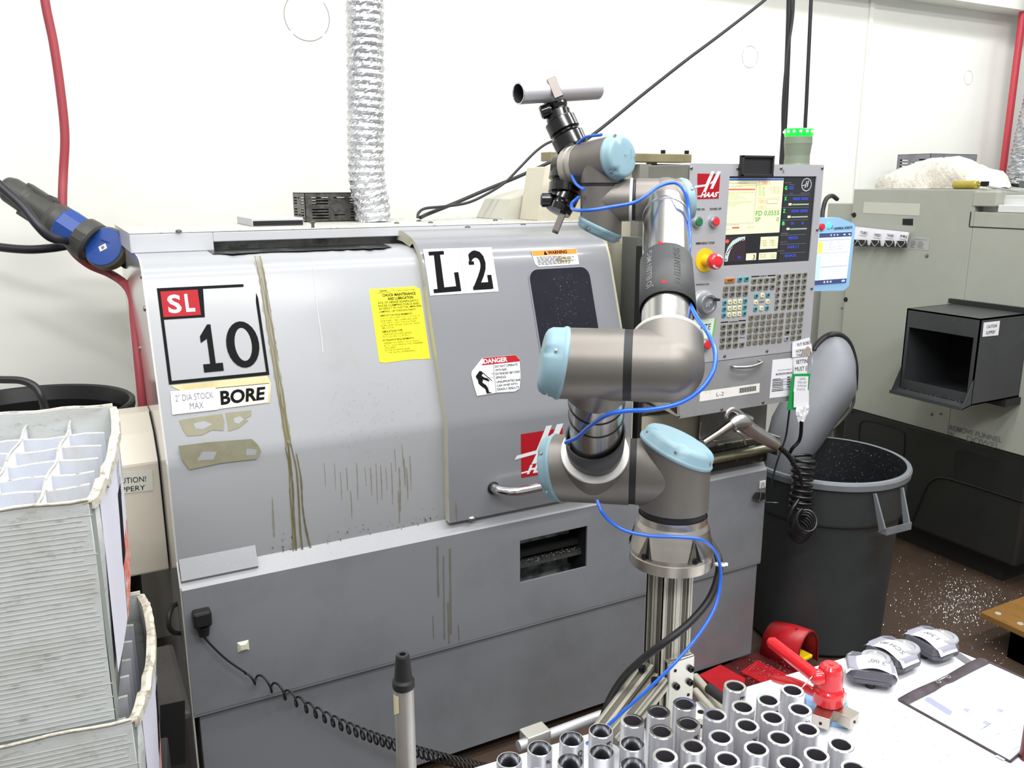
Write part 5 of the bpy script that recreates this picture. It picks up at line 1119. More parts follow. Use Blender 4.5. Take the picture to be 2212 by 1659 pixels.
for ri_, ids in enumerate(rows_):
    ids = sorted(ids, key=lambda k: tops[k][0])
    for j, k in enumerate(ids):
        px, py, cb = tops[k]; p = pts[k]
        lb = 'standing silver tube with %s rim, %s from left in %s' % ('thin bored' if cb else 'thick', ordn[j], rown[ri_])
        if k in words and words[k]:
            mb = MB(); mb.v = [v + V((p.x, p.y, ZB)) for v in mid[cb].v]; mb.f = [list(f) for f in mid[cb].f]; mb.m = list(mid[cb].m); mb.s = list(mid[cb].s)
            vs, fs, asp = text2d(words[k], .01); hh = .0085; ww = hh * asp
            fr = math.atan2(-p.y, -p.x); out = []
            for u, w in vs:   # lettering runs down the tube
                an = fr + .75 + (.5 - w) * hh / RO * -1; z = ZB + LT - .009 - u * ww; out.append((p.x + (RO + .0009) * cos(an), p.y + (RO + .0009) * sin(an), z))
            mb.add(out, fs, 3)
            o = mb.build('aluminium_tube', [alu, alu_in, alu_cut, ink], origin=(p.x, p.y, ZB), recalc=False)
        elif cb in protos:
            o = protos[cb].copy(); S.collection.objects.link(o); o.location = (p.x, p.y, ZB)
        else:
            mb = MB(); mb.v = [v + V((p.x, p.y, ZB)) for v in mid[cb].v]; mb.f = [list(f) for f in mid[cb].f]; mb.m = list(mid[cb].m); mb.s = list(mid[cb].s)
            o = protos[cb] = mb.build('aluminium_tube', [alu, alu_in, alu_cut], origin=(p.x, p.y, ZB), recalc=False)
        o.rotation_euler = (0, 0, 0); tag(o, lb, 'tube', group)
# ---------------------------------------------------------------- chip chute of the lathe
ch = thing('chip_chute', (2.1, 2.25, .8), 'grey curved chip chute with black edge trim leaning into the big dark bin', 'chute')
cm = mat('chute_grey_metal', '#84878d', .6, .0, dirt=('#74777c', 3, .45, .75, .7))
YC = 2.24
sil_r = [(1847, 800), (1848, 848), (1832, 880), (1803, 918), (1775, 960), (1745, 1000), (1716, 1035), (1690, 1062), (1672, 1078)]
sil_l = [(1757, 757), (1740, 783), (1715, 820), (1690, 860), (1668, 900), (1655, 950), (1650, 1000), (1650, 1050), (1652, 1082)]
rows = []
for (a, b_), (c_, d_) in zip(sil_l, sil_r):
    pl_, pr_ = P(a, b_, Y=YC + .02), P(c_, d_, Y=YC - .02); w = (pr_ - pl_).length
    rows.append([pl_ * (1 - t) + pr_ * t + V((-.30, -.95, .25)).normalized() * (w * .42 * sin(pi * t)) for t in [i / 14 for i in range(15)]])
rim = [P(1757, 757, Y=YC + .02), P(1768, 742, Y=YC + .02), P(1783, 729, Y=YC + .015), P(1800, 723, Y=YC), P(1818, 727, Y=YC), P(1833, 742, Y=YC - .005), P(1843, 770, Y=YC - .012), P(1847, 800, Y=YC - .02), P(1845, 842, Y=YC - .02)]
top = [P(1757, 757, Y=YC + .02) * (1 - t) + P(1847, 800, Y=YC - .02) * t for t in [i / 14 for i in range(15)]]
tp = smoothpath(rim[:8], 4); tp = [tp[int(round(i * (len(tp) - 1) / 14))] for i in range(15)]
rows = [tp, [a * .6 + b_ * .4 + V((-.3, -.95, .25)) * .004 for a, b_ in zip(tp, rows[0])]] + rows
mb = MB(); mb.grid(rows); mb.build('chute_shell', cm, ch, recalc=False, solid=.003)
MB().tube(rim, .0130, 10).build('edge_trim', rubber, ch)
mb = MB(); mb.tube([P(1845, 846, Y=YC - .02), P(1842, 875, Y=YC - .015), P(1820, 905, Y=YC), P(1795, 930, Y=YC + .01)], .006, 8); mb.build('lower_flap', mat('flap_dark', '#55584f', .4, .3), ch)
mb = MB(); mb.box((2.046, 2.2, .80), (2.12, 2.55, 1.02)); mb.build('chute_mount', cm, ch)

# ---------------------------------------------------------------- grey bin with chips
CXB, CYB, RB, HB = 2.44, 2.11, .28, .69
cb_ = thing('round_bin', (CXB, CYB, 0), 'large round dark grey plastic bin full of chips beside the lathe', 'bin')
c0 = (CXB, CYB, 0)
MB().lathe(c0, UP, [(0, .012), (.238, .012), (.243, .02), (.262, HB - .17), (.272, HB - .168), (.274, HB - .16), (.279, HB - .03)], 72).build('bin_wall', bincan, cb_)
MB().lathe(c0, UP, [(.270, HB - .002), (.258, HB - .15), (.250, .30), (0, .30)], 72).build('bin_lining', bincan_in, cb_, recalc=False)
MB().lathe(c0, UP, [(.279, HB - .032), (.288, HB - .03), (.290, HB - .010), (.286, HB - .002), (.278, HB), (.271, HB - .002), (.270, HB - .006)], 72).build('rim', binrim, cb_)
az = math.atan2(P(1935, 1090, Z=.6).y - CYB, P(1935, 1090, Z=.6).x - CXB); az = radians(-92)
for s_ in (0, pi):
    d = V((cos(az + s_), sin(az + s_), 0)); t = V((-d.y, d.x, 0)); c = V(c0) + d * .274; f = lambda a, o, z: c + t * a + d * o + UP * z
    mb = MB()
    for sg in (-1, 1): mb.hexa([f(sg * .062, 0, HB - .04), f(sg * .069, 0, HB - .04), f(sg * .062, .036, HB - .170), f(sg * .055, .036, HB - .170), f(sg * .062, .012, HB - .035), f(sg * .069, .012, HB - .035), f(sg * .062, .060, HB - .150), f(sg * .055, .060, HB - .150)])
    mb.hexa([f(-.060, .030, HB - .172), f(.060, .030, HB - .172), f(.060, .066, HB - .170), f(-.060, .066, HB - .170), f(-.060, .026, HB - .168), f(.060, .026, HB - .168), f(.060, .066, HB - .140), f(-.060, .066, HB - .140)])
    mb.build('handle', binrim, cb_, bevel=.002)
mb = MB(); r2 = random.Random(12)
for k in range(1500):
    t = r2.uniform(0, 2 * pi); h = r2.random() ** 1.3; rr = .268 - .012 * h - .001; z = HB - .01 - .28 * h; s_ = r2.uniform(.0008, .0026)
    p = V((CXB + rr * cos(t), CYB + rr * sin(t), z)); q = V((-sin(t), cos(t), 0)); mb.add([p, p + q * s_ * 1.6, p + UP * s_ + q * s_ * .4], ((0, 1, 2),))
for k in range(1500):
    t = r2.uniform(0, 2 * pi); rr = .245 * math.sqrt(r2.random()); s_ = r2.uniform(.001, .004); p = V((CXB + rr * cos(t), CYB + rr * sin(t), .305 + r2.uniform(0, .03))); mb.add([p, p + V((s_, s_ * r2.uniform(-1, 1), s_ * .7)), p + V((s_ * .3, s_, 0))], ((0, 1, 2),))
tag(mb.build('metal_chips', chipm, recalc=False), 'bright metal chips sticking inside the dark grey bin', 'chips', kind='stuff')

# ---------------------------------------------------------------- hanging teach pendant
tq = [P(1766, 471, Y=2.17), P(1812, 470, Y=2.17), P(1848, 490, Y=2.17), P(1834, 617, Y=2.17), P(1826, 624, Y=2.17), P(1756, 629, Y=2.17)]
xl = tq[5].x - .004; YT = 2.17
tpn = thing('teach_pendant', (tq[2].x, YT + .02, tq[3].z), 'light blue tablet control with lit touch screen hanging beside the control panel', 'touch panel')
ol = [(xl, tq[0].z), (tq[1].x, tq[1].z), (tq[2].x - .01, tq[2].z + .012), (tq[2].x, tq[2].z), (tq[3].x, tq[3].z), (tq[4].x - .006, tq[4].z - .006), (xl, tq[5].z)]
mb = MB(); mb.prism([(x, YT, z) for x, z in ol], (0, .035, 0)); mb.build('case', mat('sky_blue_plastic', '#8fbbe0', .4), tpn, bevel=.005)
z6 = lambda x, y: (1732 + x / 4.608, 300 + y / 4.608)
SQT = [z6(172, 940), z6(497, 925), z6(438, 1432), z6(122, 1455)]
tw = mat('touch_screen_white', '#e4f0fa', .3, em=('#dcebf8', .95)); tnv = mat('touch_screen_navy', '#3c466e', .3, em=('#3a4678', .3)); tlb = mat('touch_screen_blue_bar', '#a9b4e0', .3, em=('#a9b4e0', .5)); tyl = mat('touch_screen_yellow', '#f0e858', .3, em=('#f0e850', .7)); tcy = mat('touch_screen_cyan', '#a8d8ea', .3, em=('#a8d8ea', .6))
it = [('rect', (0, 0, 1, .09), tnv), ('rect', (0, .91, 1, 1), tnv), ('rect', (0, .12, .98, .155), tlb, 2), ('rect', (0, .16, .14, .38), tyl, 2), ('rect', (0, .38, .98, .40), tlb, 2), ('rect', (0, .42, .13, .9), tcy, 2), ('rect', (.13, .64, .98, .675), tlb, 2),
      ('ell', (.30, .955, .028, .022), white), ('ell', (.40, .955, .028, .022), white), ('ell', (.50, .955, .028, .022), white), ('ell', (.9, .955, .06, .022), tlb), ('rect', (.34, .03, .38, .06), white, 2), ('rect', (.44, .03, .48, .06), white, 2), ('rect', (.54, .03, .58, .06), white, 2), ('rect', (.74, .03, .80, .06), white, 2), ('rect', (.90, .03, .96, .06), white, 2)] + lines(.2, .9, .18, .36, 4, greyink, 8, .8, .18, 3) + lines(.2, .9, .42, .62, 5, greyink, 9, .7, .14, 3) + lines(.18, .7, .70, .9, 6, greyink, 10, .7, .16, 3)
label('touch_screen', tpn, *corners(SQT, Y=YT - .001), tw, it, th=.001)
q = [z6(318, 880), z6(502, 868), z6(502, 892), z6(318, 905)]; label('maker_name', tpn, *corners(q, Y=YT - .0005), None, [('text', 'UNIVERSAL ROBOTS', (0, 0, 1, 1), ink, .02), ('rect', (-.14, -.7, -.05, .35), ink), ('rect', (-.125, -.5, -.065, .15), mat('sky_blue_plastic', '#8fbbe0', .4), 2)], th=.0004)
for (a, b_, m, r, nm) in ((195, 875, knobred, .011, 'stop_button'), (267, 865, mat('lit_turquoise', '#40e0c8', .3, em=('#40e8cc', 1.5)), .0075, 'power_button')):
    p = P(*z6(a, b_), Y=YT); MB().lathe(p, (0, -1, 0), [(r * 1.1, 0), (r * 1.05, .004), (r, .007), (0, .008)], 24).build(nm, m, tpn)
MB().tube([P(1776, 474, Y=YT + .045), P(1778, 452, Y=YT + .055), P(1785, 430, Y=YT + .06), P(1797, 423, Y=YT + .08), P(1808, 430, Y=YT + .11)], .008, 12).build('cable', rubber, tpn)
mb = MB(); mb.box((2.046, YT + .036, tq[3].z + .05), (tq[2].x - .02, YT + .046, tq[3].z + .09)); mb.box((2.03, YT + .036, tq[3].z + .05), (2.046, 2.351, tq[3].z + .09)); mb.build('hanger', steel, tpn)

# ---------------------------------------------------------------- second machine on the right
X2 = 3.36
m2 = thing('milling_machine', (X2, 2.5, 0), 'tall grey green machine tool with black base at right', 'machine')
Y2f, Y2b = P(2110, 412, X=X2).y, P(1845, 407, X=X2).y; zt2m = 1.652
seg = [(P(1830, 880, X=X2)), (P(2212, 985, X=X2))]
zlow = (seg[0].z + seg[1].z) / 2
mb = MB(); mb.box((X2, Y2f, zlow), (5.2, Y2b, zt2m)); z_s = P(2150, 459, X=X2).z
mb.box((X2, 1.55, zlow), (5.2, Y2f - .0005, z_s)); mb.build('upper_body', m2p, m2, bevel=.003)
mb = MB(); mb.box((X2 + .03, Y2b + .001, zlow - .02), (4.6, 3.06, 1.583)); mb.build('rear_body', m2p, m2, bevel=.003)
mb = MB(); mb.box((X2 + .05, 1.6, z_s + .001), (5.1, Y2f - .02, 1.628)); mb.build('upper_recess', mat('light_recess', '#c9cac8', .4), m2)
mb = MB(); mb.box((X2 - .004, Y2f - .09, 1.585), (X2 + .06, Y2f + .01, 1.645)); mb.build('corner_block', mat('block_grey_green', '#9a9b90', .4), m2, bevel=.004)
mb = MB(); mb.box((X2 + .0, 1.6, z_s + .001), (X2 + .05, Y2f - .1, z_s + .03)); mb.build('channel', mat('light_recess', '#c9cac8', .4), m2, bevel=.002)
mb = MB(); a_ = P(2094, 488, X=X2); e_ = P(2212, 495, X=X2); mb.box((X2 - .0015, a_.y - .002, a_.z), (X2, a_.y + .002, z_s)); mb.box((X2 - .0015, 1.6, e_.z - .002), (X2, a_.y, e_.z + .002)); mb.build('panel_seam', gap, m2)
mb = MB(); mb.box((X2 + .012, P(1820, 900, X=X2).y, .12), (5.0, 1.905, zlow - .002)) ; mb.build('black_base', m2dark, m2, bevel=.012)
mb = MB(); mb.box((X2 + .1, 2.0, 0), (4.9, 2.95, .12)); mb.build('foot', m2dark, m2)
mb = MB(); mb.box((X2 + .02, 1.56, .62), (5.1, 1.90, zlow)) if False else None
# outline of the low access cover and dark recesses in the base
def onx(px, py, o=.0): return P(px, py, X=X2 + .012 - o)
mb = MB(); mb.tube([onx(1855, 955, .002), onx(1856, 925, .002), onx(1862, 911, .002), onx(1880, 910, .002), onx(1925, 922, .002), onx(1948, 932, .002), onx(1954, 945, .002), onx(1952, 985, .002)], .0025, 6); mb.build('cover_outline', gap, m2)
for q in ([(2063, 975), (2078, 972), (2164, 998), (2168, 1010), (2162, 1062), (2150, 1068), (2068, 1042), (2060, 1030)],):
    mb = MB(); mb.prism([onx(a, b_) for a, b_ in q], (-.001, 0, 0)); mb.build('base_recess', gap, m2)
q = onx(2136, 1137); mb = MB(); mb.prism(rrect(q.y - .02, q.y + .02, q.z - .035, q.z + .035, .019, lambda a, c_: V((q.x, a, c_))), (-.0012, 0, 0)); mb.build('oval_slot', gap, m2)
mb = MB(); mb.tube([onx(1968, 1132, .003), onx(1995, 1065, .003), onx(2008, 1042, .003), onx(2030, 1032, .003), onx(2070, 1040, .003), onx(2212, 1085, .003)], .004, 8); mb.build('base_edge', mat('base_edge_black', '#141413', .4), m2)
# details on the side
X_ = X2 - .0005
label('blank_tape', m2, *corners([(1867, 436), (1988, 440), (1986, 466), (1864, 460)], X=X_), mat('pale_tape', '#b6b7ab', .5), lab='pale blank tape strip')
label('square_hole', m2, *corners([(1950, 472.5), (1972.5, 472.5), (1972, 487), (1949.5, 486)], X=X_), gap)
label('name_plate', m2, *corners([(1967, 511), (2008.5, 514), (2005.5, 541), (1962, 537.5)], X=X_), mat('silver_plate', '#a9aaa6', .4, .3), [('rect', (.17, .16, .88, .2), greyink)] + lines(.08, .32, .33, .95, 5, greyink, 6) + lines(.45, .75, .33, .95, 5, greyink, 7), lab='small silver rating plate')
for a, c_, r, m in ((1845, 464.5, .012, gap), (1827, 647, .012, gap), (2002, 552.5, .009, boltm), (1818.5, 666, .007, boltm), (2012, 894, .008, boltm), (2032, 893, .006, boltm), (1842, 890, .006, boltb), (1839, 463, .005, boltm)):
    p = P(a, c_, X=X_); MB().lathe(p, (-1, 0, 0), [(r, 0), (r * .9, .003), (r * .5, .004), (0, .004)], 16).build('screw' if m is not gap else 'round_hole', m, m2)
mb = MB(); a_, e_ = P(1837, 497, X=X_), P(1812, 900, X=X_); mb.box((X2 + .025, Y2b + .0005, .62), (X2 + .0295, Y2b + .004, 1.58)); mb.build('panel_seam', gap, m2)
label('handwriting', m2, *corners([(2052, 916), (2168, 944), (2166, 975), (2048, 945)], X=X_), None, [('text', 'REMOVE', (.0, .05, .46, .42), greyink, .01), ('text', 'FUNNEL', (.5, .05, .98, .42), greyink, .01), ('text', 'W', (0, .55, .1, .85), greyink), ('text', 'DOWEL', (.35, .5, .95, .9), greyink, .0)], lab='faded handwriting REMOVE FUNNEL')
# day rack with clips
rk = thing('weekday_rack', P(1905, 515, X=X2 - .03), 'white plastic rack with weekday tags and black binder clips on the grey machine', 'rack')
Rq = [(1846, 489.5), (1965, 502), (1957, 534), (1843, 527)]
label('rack_plate', rk, *corners(Rq, X=X2 - .012), mat('rack_white', '#e6e6ee', .5), th=.010)
for i, (cx, cy, t) in enumerate(((1865, 503, 'TUES'), (1895, 508, 'WED'), (1923, 509, 'THURS'), (1952, 511, 'FRI'))):
    label('day_tag', rk, *corners([(cx - 7, cy - 6), (cx + 9, cy - 4), (cx + 7, cy + 7), (cx - 8, cy + 4)], X=X2 - .026), paper, [('text', t, (.1, .2, .95, .75), ink, .01)])
for i, cx in enumerate((1848, 1866, 1894, 1924, 1950)):
    p = P(cx + 1, 523 + i * .8, X=X2 - .03); c = thing('binder_clip', p, 'black binder clip on the weekday rack, ' + ('half hidden behind the touch panel', 'under the TUES tag', 'under the WED tag', 'under the THURS tag', 'under the FRI tag')[i], 'clip', 'binder clips on the weekday rack')
    mb = MB(); mb.prism([p + V((0, .017, .012)), p + V((0, -.015, .012)), p + V((0, -.021, -.016)), p + V((0, .023, -.016))], (-.02, 0, 0)); mb.build('clip_body', rubber, c)
    MB().tube([p + V((-.021, .02, .012)), p + V((-.03, -.01, -.012)), p + V((-.03, -.03, .004)), p + V((-.021, -.02, .014))], .0016, 6).build('wire_arm', chrome, c)
# chute box
X3 = P(1960, 664, Z=1.179).x; X3 = 3.055
fy0, fy1 = P(2120, 692, X=X3).y, P(1960, 664, X=X3).y; fz1 = 1.179; fz0 = P(2101, 858, X=X3).z; lz = fz0 - .035
cx = thing('chute_box', (X2, 2.15, .8), 'charcoal open-fronted metal chute box sticking out of the grey machine', 'chute')
mb = MB(); t_ = .006
mb.box((X3, fy0, fz1 - t_), (X2 - .001, fy1, fz1)); mb.box((X3, fy0, lz), (X2 - .001, fy0 + t_, fz1)); mb.box((X3, fy1 - t_, lz), (X2 - .001, fy1, fz1)); mb.box((X3, fy0, lz), (X2 - .001, fy1, lz + t_))
op = [(fy0 + .022, fz0 + .01), (fy1 - .018, fz0 + .01), (fy1 - .018, fz1 - .075), (fy0 + .022, fz1 - .075)]
mb.prism([(X3, fy0, lz), (X3, fy1, lz), (X3, fy1, fz1), (X3, fy0, fz1)], (.004, 0, 0), 0, holes=[[(X3, a, c_) for a, c_ in op]]); mb.build('box_shell', m2box, cx)
mb = MB(); mb.box((X2 - .012, fy0 + .01, lz + .01), (X2 - .003, fy1 - .01, fz1 - .01)); mb.build('dark_back', gap, cx)
mb = MB(); mb.prism([(X3, fy0, lz), (X3, fy1, lz), (X3 - .055, fy1, lz - .012), (X3 - .055, fy0, lz - .012)], (0, 0, .004)); mb.prism([(X3 - .055, fy0, lz - .012), (X3 - .055, fy1, lz - .012), (X3 - .055, fy1, lz + .002), (X3 - .055, fy0, lz + .002)], (-.003, 0, 0))
mb.prism([(X3, fy1, lz), (X3, fy1, lz + .10), (X3 - .055, fy1, lz - .012)], (0, -.003, 0)); mb.prism([(X3, fy0, lz), (X3, fy0, lz + .10), (X3 - .055, fy0, lz - .012)], (0, .003, 0)); mb.build('lip', m2box, cx)
mb = MB(); mb.box((X2 - .02, fy0 - .03, fz1 + .001), (X2 - .001, fy1 + .02, fz1 + .02)); mb.box((X2 - .10, fy0 - .01, lz - .03), (X2 - .001, fy1 - .10, lz - .0005)); mb.build('mounting_flange', mat('flange_black', '#1c1d1e', .4), cx)
label('caution_sign', cx, *[P(a, c_, Y=fy0 - .0006) for a, c_ in ((2125, 697), (2160, 693), (2156, 724), (2122, 727.5))], paper, [('text', 'CAUTION!', (.2, .2, .84, .42), ink), ('text', 'SLIPPERY', (.2, .62, .8, .86), ink)], lab='white sticker reading CAUTION! SLIPPERY')
mb = MB(); r2 = random.Random(8)
for k in range(140):
    y = r2.uniform(fy0 + .01, fy1 - .01); p = V((X3 - r2.uniform(.0, .052), y, lz + .006 + r2.random() * .004)); s_ = r2.uniform(.002, .006); mb.add([p, p + V((s_ * .5, s_, s_ * .6)), p + V((s_ * .2, s_ * .5, s_))], ((0, 1, 2),))
tag(mb.build('metal_chips', chipm, recalc=False), 'fine metal chips lying on the lip of the charcoal chute box', 'chips', kind='stuff')
# things on top of the second machine
def ventbox(name, x0, x1, y0, y1, z0, z1, m, lab, rows_=9, seed=1):
    o = thing(name, ((x0 + x1) / 2, (y0 + y1) / 2, z0), lab, 'metal box')
    def holes_x(u0, u1, w0, w1, f):
        hs = []; L = u1 - u0; Hh = w1 - w0
        cols = [(.10, .34), (.42, .58), (.66, .92)]
        for k in range(rows_):
            if k == rows_ // 2: continue
            z = w0 + Hh * (.10 + .80 * k / rows_)
            for c_, d_ in cols:
                if (d_ - c_) < .2 and k % 3 != 1: continue
                hs.append([f(u0 + L * c_, z), f(u0 + L * d_, z), f(u0 + L * d_, z + Hh * .80 / rows_ * .45), f(u0 + L * c_, z + Hh * .80 / rows_ * .45)])
        return hs
    mb = MB(); t = .002
    for yy in (y0, y1 - t):
        f = lambda a, z, yy=yy: (a, yy, z); mb.prism([f(x0, z0), f(x1, z0), f(x1, z1), f(x0, z1)], (0, t, 0), 0, holes=holes_x(x0, x1, z0, z1, f))
    for xx in (x0, x1 - t):
        f = lambda a, z, xx=xx: (xx, a, z); mb.prism([f(y0, z0), f(y1, z0), f(y1, z1), f(y0, z1)], (t, 0, 0), 0, holes=holes_x(y0, y1, z0, z1, f))
    mb.box((x0, y0, z1 - t), (x1, y1, z1)); mb.box((x0, y0, z0), (x1, y1, z0 + t)); mb.build('perforated_case', m, o); return o
zt_ = zt2m + .0
a_ = P(2010, 365, X=3.86)
ventbox('resistor_box', 3.86, 4.22, P(2008, 360, X=3.86).y, P(1937, 360, X=3.86).y, zt_ + .001, P(1940, 334, X=3.86).z, ventl, 'grey ventilated metal box behind the white bag at right')
mb = MB(); r2 = random.Random(21)   # crumpled bag
bc0 = V((3.62, P(2040, 400, X=3.62).y, zt_)); rows = []
bag_prof = [(0, 0), (.10, .75), (.3, 1.0), (.5, .98), (.7, 1.05), (.88, .7), (1, .05)]
yl, yr = P(1918, 405, X=3.62).y, P(2163, 405, X=3.62).y; hb = P(2060, 347, X=3.62).z - zt_
for i in range(33):
    u = i / 32; y = yl + (yr - yl) * u; hh = 0
    for (a, b_), (c_, d_) in zip(bag_prof, bag_prof[1:]):
        if a <= u <= c_: hh = b_ + (d_ - b_) * (u - a) / (c_ - a)
    row = []
    for j in range(21):
        t = pi * j / 20; n_ = 1 + .10 * sin(7 * u + 3 * t) + .06 * sin(23 * u - 5 * t) + r2.uniform(-.035, .035)
        row.append(V((bc0.x - cos(t) * .15 * (hh ** .35 if hh > 0 else .1) * n_, y + .006 * r2.uniform(-1, 1), zt_ + .002 + abs(sin(t)) ** .8 * hb * hh * n_ * (.98))))
    rows.append(row)
mb.grid(rows); mb.quad(*[V((bc0.x + a * .12, b_, zt_ + .002)) for a, b_ in ((-1, yl - .01), (1, yl - .01), (1, yr + .01), (-1, yr + .01))])
tag(mb.build('plastic_bag', bagm, recalc=False), 'crumpled whitish plastic bag lying on top of the grey machine', 'bag')
sd = thing('hand_tool', P(2085, 405, X=3.40), 'tool with yellow transparent handle and thin steel shaft lying before the white bag', 'tool')
h0, h1 = P(2062, 400, X=3.42), P(2112, 400.5, X=3.40); r_ = .018; h0.z = h1.z = zt_ + r_ + .001
MB().lathe(h0, h1 - h0, [(0, 0), (r_ * .8, 0), (r_, .006), (r_, (h1 - h0).length - .004), (r_ * .85, (h1 - h0).length), (0, (h1 - h0).length)], 20).build('handle', mat('amber_handle', '#9b8a1e', .25, dirt=('#6b5a10', 12, .5, .75, .7), coat=.5), sd)
MB().cyl(h1, P(2250, 422, X=3.39), .004, n=10).build('shaft', steel, sd)
mb = MB(); mb.obox(h1 + V((0, -.03, .004)), (0, 1, 0), (1, 0, 0), (0, 0, 1), .03, .012, .02); mb.build('collar', boltb, sd)
rp = P(2180, 260, Y=3.12); MB_ = MB().cyl((rp.x, 3.12, 0), (rp.x, 3.12, 2.66), .019, n=16)
tag(MB_.build('red_pipe', mat('red_pipe_paint', '#c8404c', .45)), 'straight red vertical pipe on the back wall at far right', 'pipe')
def duct(name, path, r, lab, n=40, pitch=.022, seed=3):
    pts = smoothpath(path, 14); L = [0.]
    for a, b_ in zip(pts, pts[1:]): L.append(L[-1] + (b_ - a).length)
    tot = L[-1]; N = int(tot / pitch * 4); rr = random.Random(seed); rows = []; tw_ = [rr.uniform(0, 6) for _ in range(6)]
    def at_(s):
        for i in range(len(L) - 1):
            if L[i + 1] >= s: t = (s - L[i]) / max(L[i + 1] - L[i], 1e-9); return pts[i] * (1 - t) + pts[i + 1] * t, (pts[i + 1] - pts[i]).normalized()
        return pts[-1], (pts[-1] - pts[-2]).normalized()
    for k in range(N + 1):
        c, d = at_(tot * k / N); x = V((1, 0, 0)); x = (x - d * x.dot(d)).normalized(); y = d.cross(x)
        w = (0, .5, 1, .5)[k % 4]; row = []
        for i in range(n + 1):
            t = 2 * pi * (i % n) / n; j = .045 * sin(9 * t + k * .9 + tw_[k % 6]) * rr.uniform(.4, 1) if i < n else 0
            q = r * (.93 + .08 * w + j); row.append(c + (x * cos(t) + y * sin(t)) * q)
        row[-1] = row[0]; rows.append(row)
    return tag(MB().grid(rows, 0, False).build(name, foil, recalc=False), lab, 'duct')
xd = P(2226, 330, Y=2.9).x
duct('foil_duct', [(xd + .10, 2.9, 3.2), (xd + .09, 2.9, 2.3), (xd + .04, 2.9, 1.95), (xd + .0, 2.9, zt_ + .01)], .105, 'silver foil flex duct at the far right edge above the grey machine')
MB_ = MB().cyl((4.2, 2.60, zt_ + .02), (4.9, 2.60, zt_ + .02), .018, n=14); tag(MB_.build('grey_pipe', mat('pipe_grey', '#565b60', .4)), 'short dark grey pipe lying beside the bag at right', 'pipe')

# wall conduit cables hanging over the control
def cable(name, pts, r, m, lab, cat='cable', smooth=8): return tag(MB().tube(pts, r, 10, 0, smooth).build(name, m), lab, cat)
blk = mat('black_cable', '#17171b', .45)
PY = lambda lst, Y: [P(a, b_, Y=Y + (k * 0)) for k, (a, b_) in enumerate(lst)]
cable('hanging_cable', PY([(1706, -60), (1704, 40), (1700, 150), (1695, 260), (1689, 350), (1687, 420)], 2.28), .0095, blk, 'thick black cable hanging vertically behind the signal lamp, left of the thinner ones')
cable('hanging_cable', PY([(1716, -60), (1713, 30), (1704, 95), (1696, 160), (1691, 230), (1690, 300), (1687, 360), (1686, 420)], 2.26), .0045, blk, 'thin black cable crossing the thick hanging one')
cable('hanging_cable', PY([(1755, -60), (1752, 0), (1747, 110), (1742, 220), (1739, 285), (1738, 420)], 2.28), .0065, blk, 'medium black cable hanging right of the others behind the signal lamp')
cable('slack_cable', [P(1700, -45, Y=2.7), P(1652, 0, Y=2.7), P(1560, 72, Y=2.7), P(1480, 132, Y=2.7), P(1385, 207, Y=2.7), P(1290, 284, Y=2.68), P(1215, 336, Y=2.68), P(1130, 377, Y=2.68), P(1050, 410, Y=2.66), P(980, 440, Y=2.62), P(925, 462, Y=2.58), P(908, 470, Y=2.55)], .0062, blk, 'long black cable slanting from upper right down to the lathe top')
cable('slack_cable', [P(1240, 296, Y=2.62), P(1193, 305, Y=2.62), P(1160, 325, Y=2.62), P(1120, 365, Y=2.62), P(1090, 395, Y=2.62), P(1050, 420, Y=2.62), P(1010, 438, Y=2.6), P(960, 446, Y=2.58), P(920, 450, Y=2.56), P(905, 459, Y=2.54), P(902, 470, Y=2.53)], .0045, blk, 'thinner black cable looping beside the long one onto the lathe top')

# ---------------------------------------------------------------- items on the lathe top
dxp = P(805, 485, Z=LZT + .004)
duct('foil_duct', [P(786, -120, Y=2.62), P(788, 0, Y=2.62), P(790, 180, Y=2.62), P(790, 300, Y=2.62), P(793, 390, Y=2.62), P(802, 440, Y=2.62), V((P(806, 470, Y=2.62).x, 2.62, LZT + .008))], .0565, 'silver foil flex duct rising from the top of the lathe', seed=5)
x0 = P(645, 480, Y=2.62).x
vb = ventbox('resistor_box', P(660, 470, Y=2.70).x, P(806, 470, Y=2.70).x, 2.70, 2.845, LZT + .0045, P(645, 417, Y=2.66).z, ventm, 'dark perforated metal box on the lathe top behind the foil duct', 8)
fb = thing('flat_box', P(590, 490, Y=2.5), 'flat pale metal box with a black front slot on the lathe top', 'metal box')
a_, e_ = P(545, 491, Y=2.5), P(656, 488, Y=2.5)
mb = MB(); mb.box((a_.x, 2.50, LZT + .0045), (e_.x, 2.72, LZT + .026)); mb.build('case', mat('pale_grey_case', '#b5b6b9', .4), fb, bevel=.001)
mb = MB(); mb.box((a_.x + .003, 2.498, LZT + .006), (e_.x - .002, 2.4999, LZT + .019)); mb.build('slot', gap, fb)
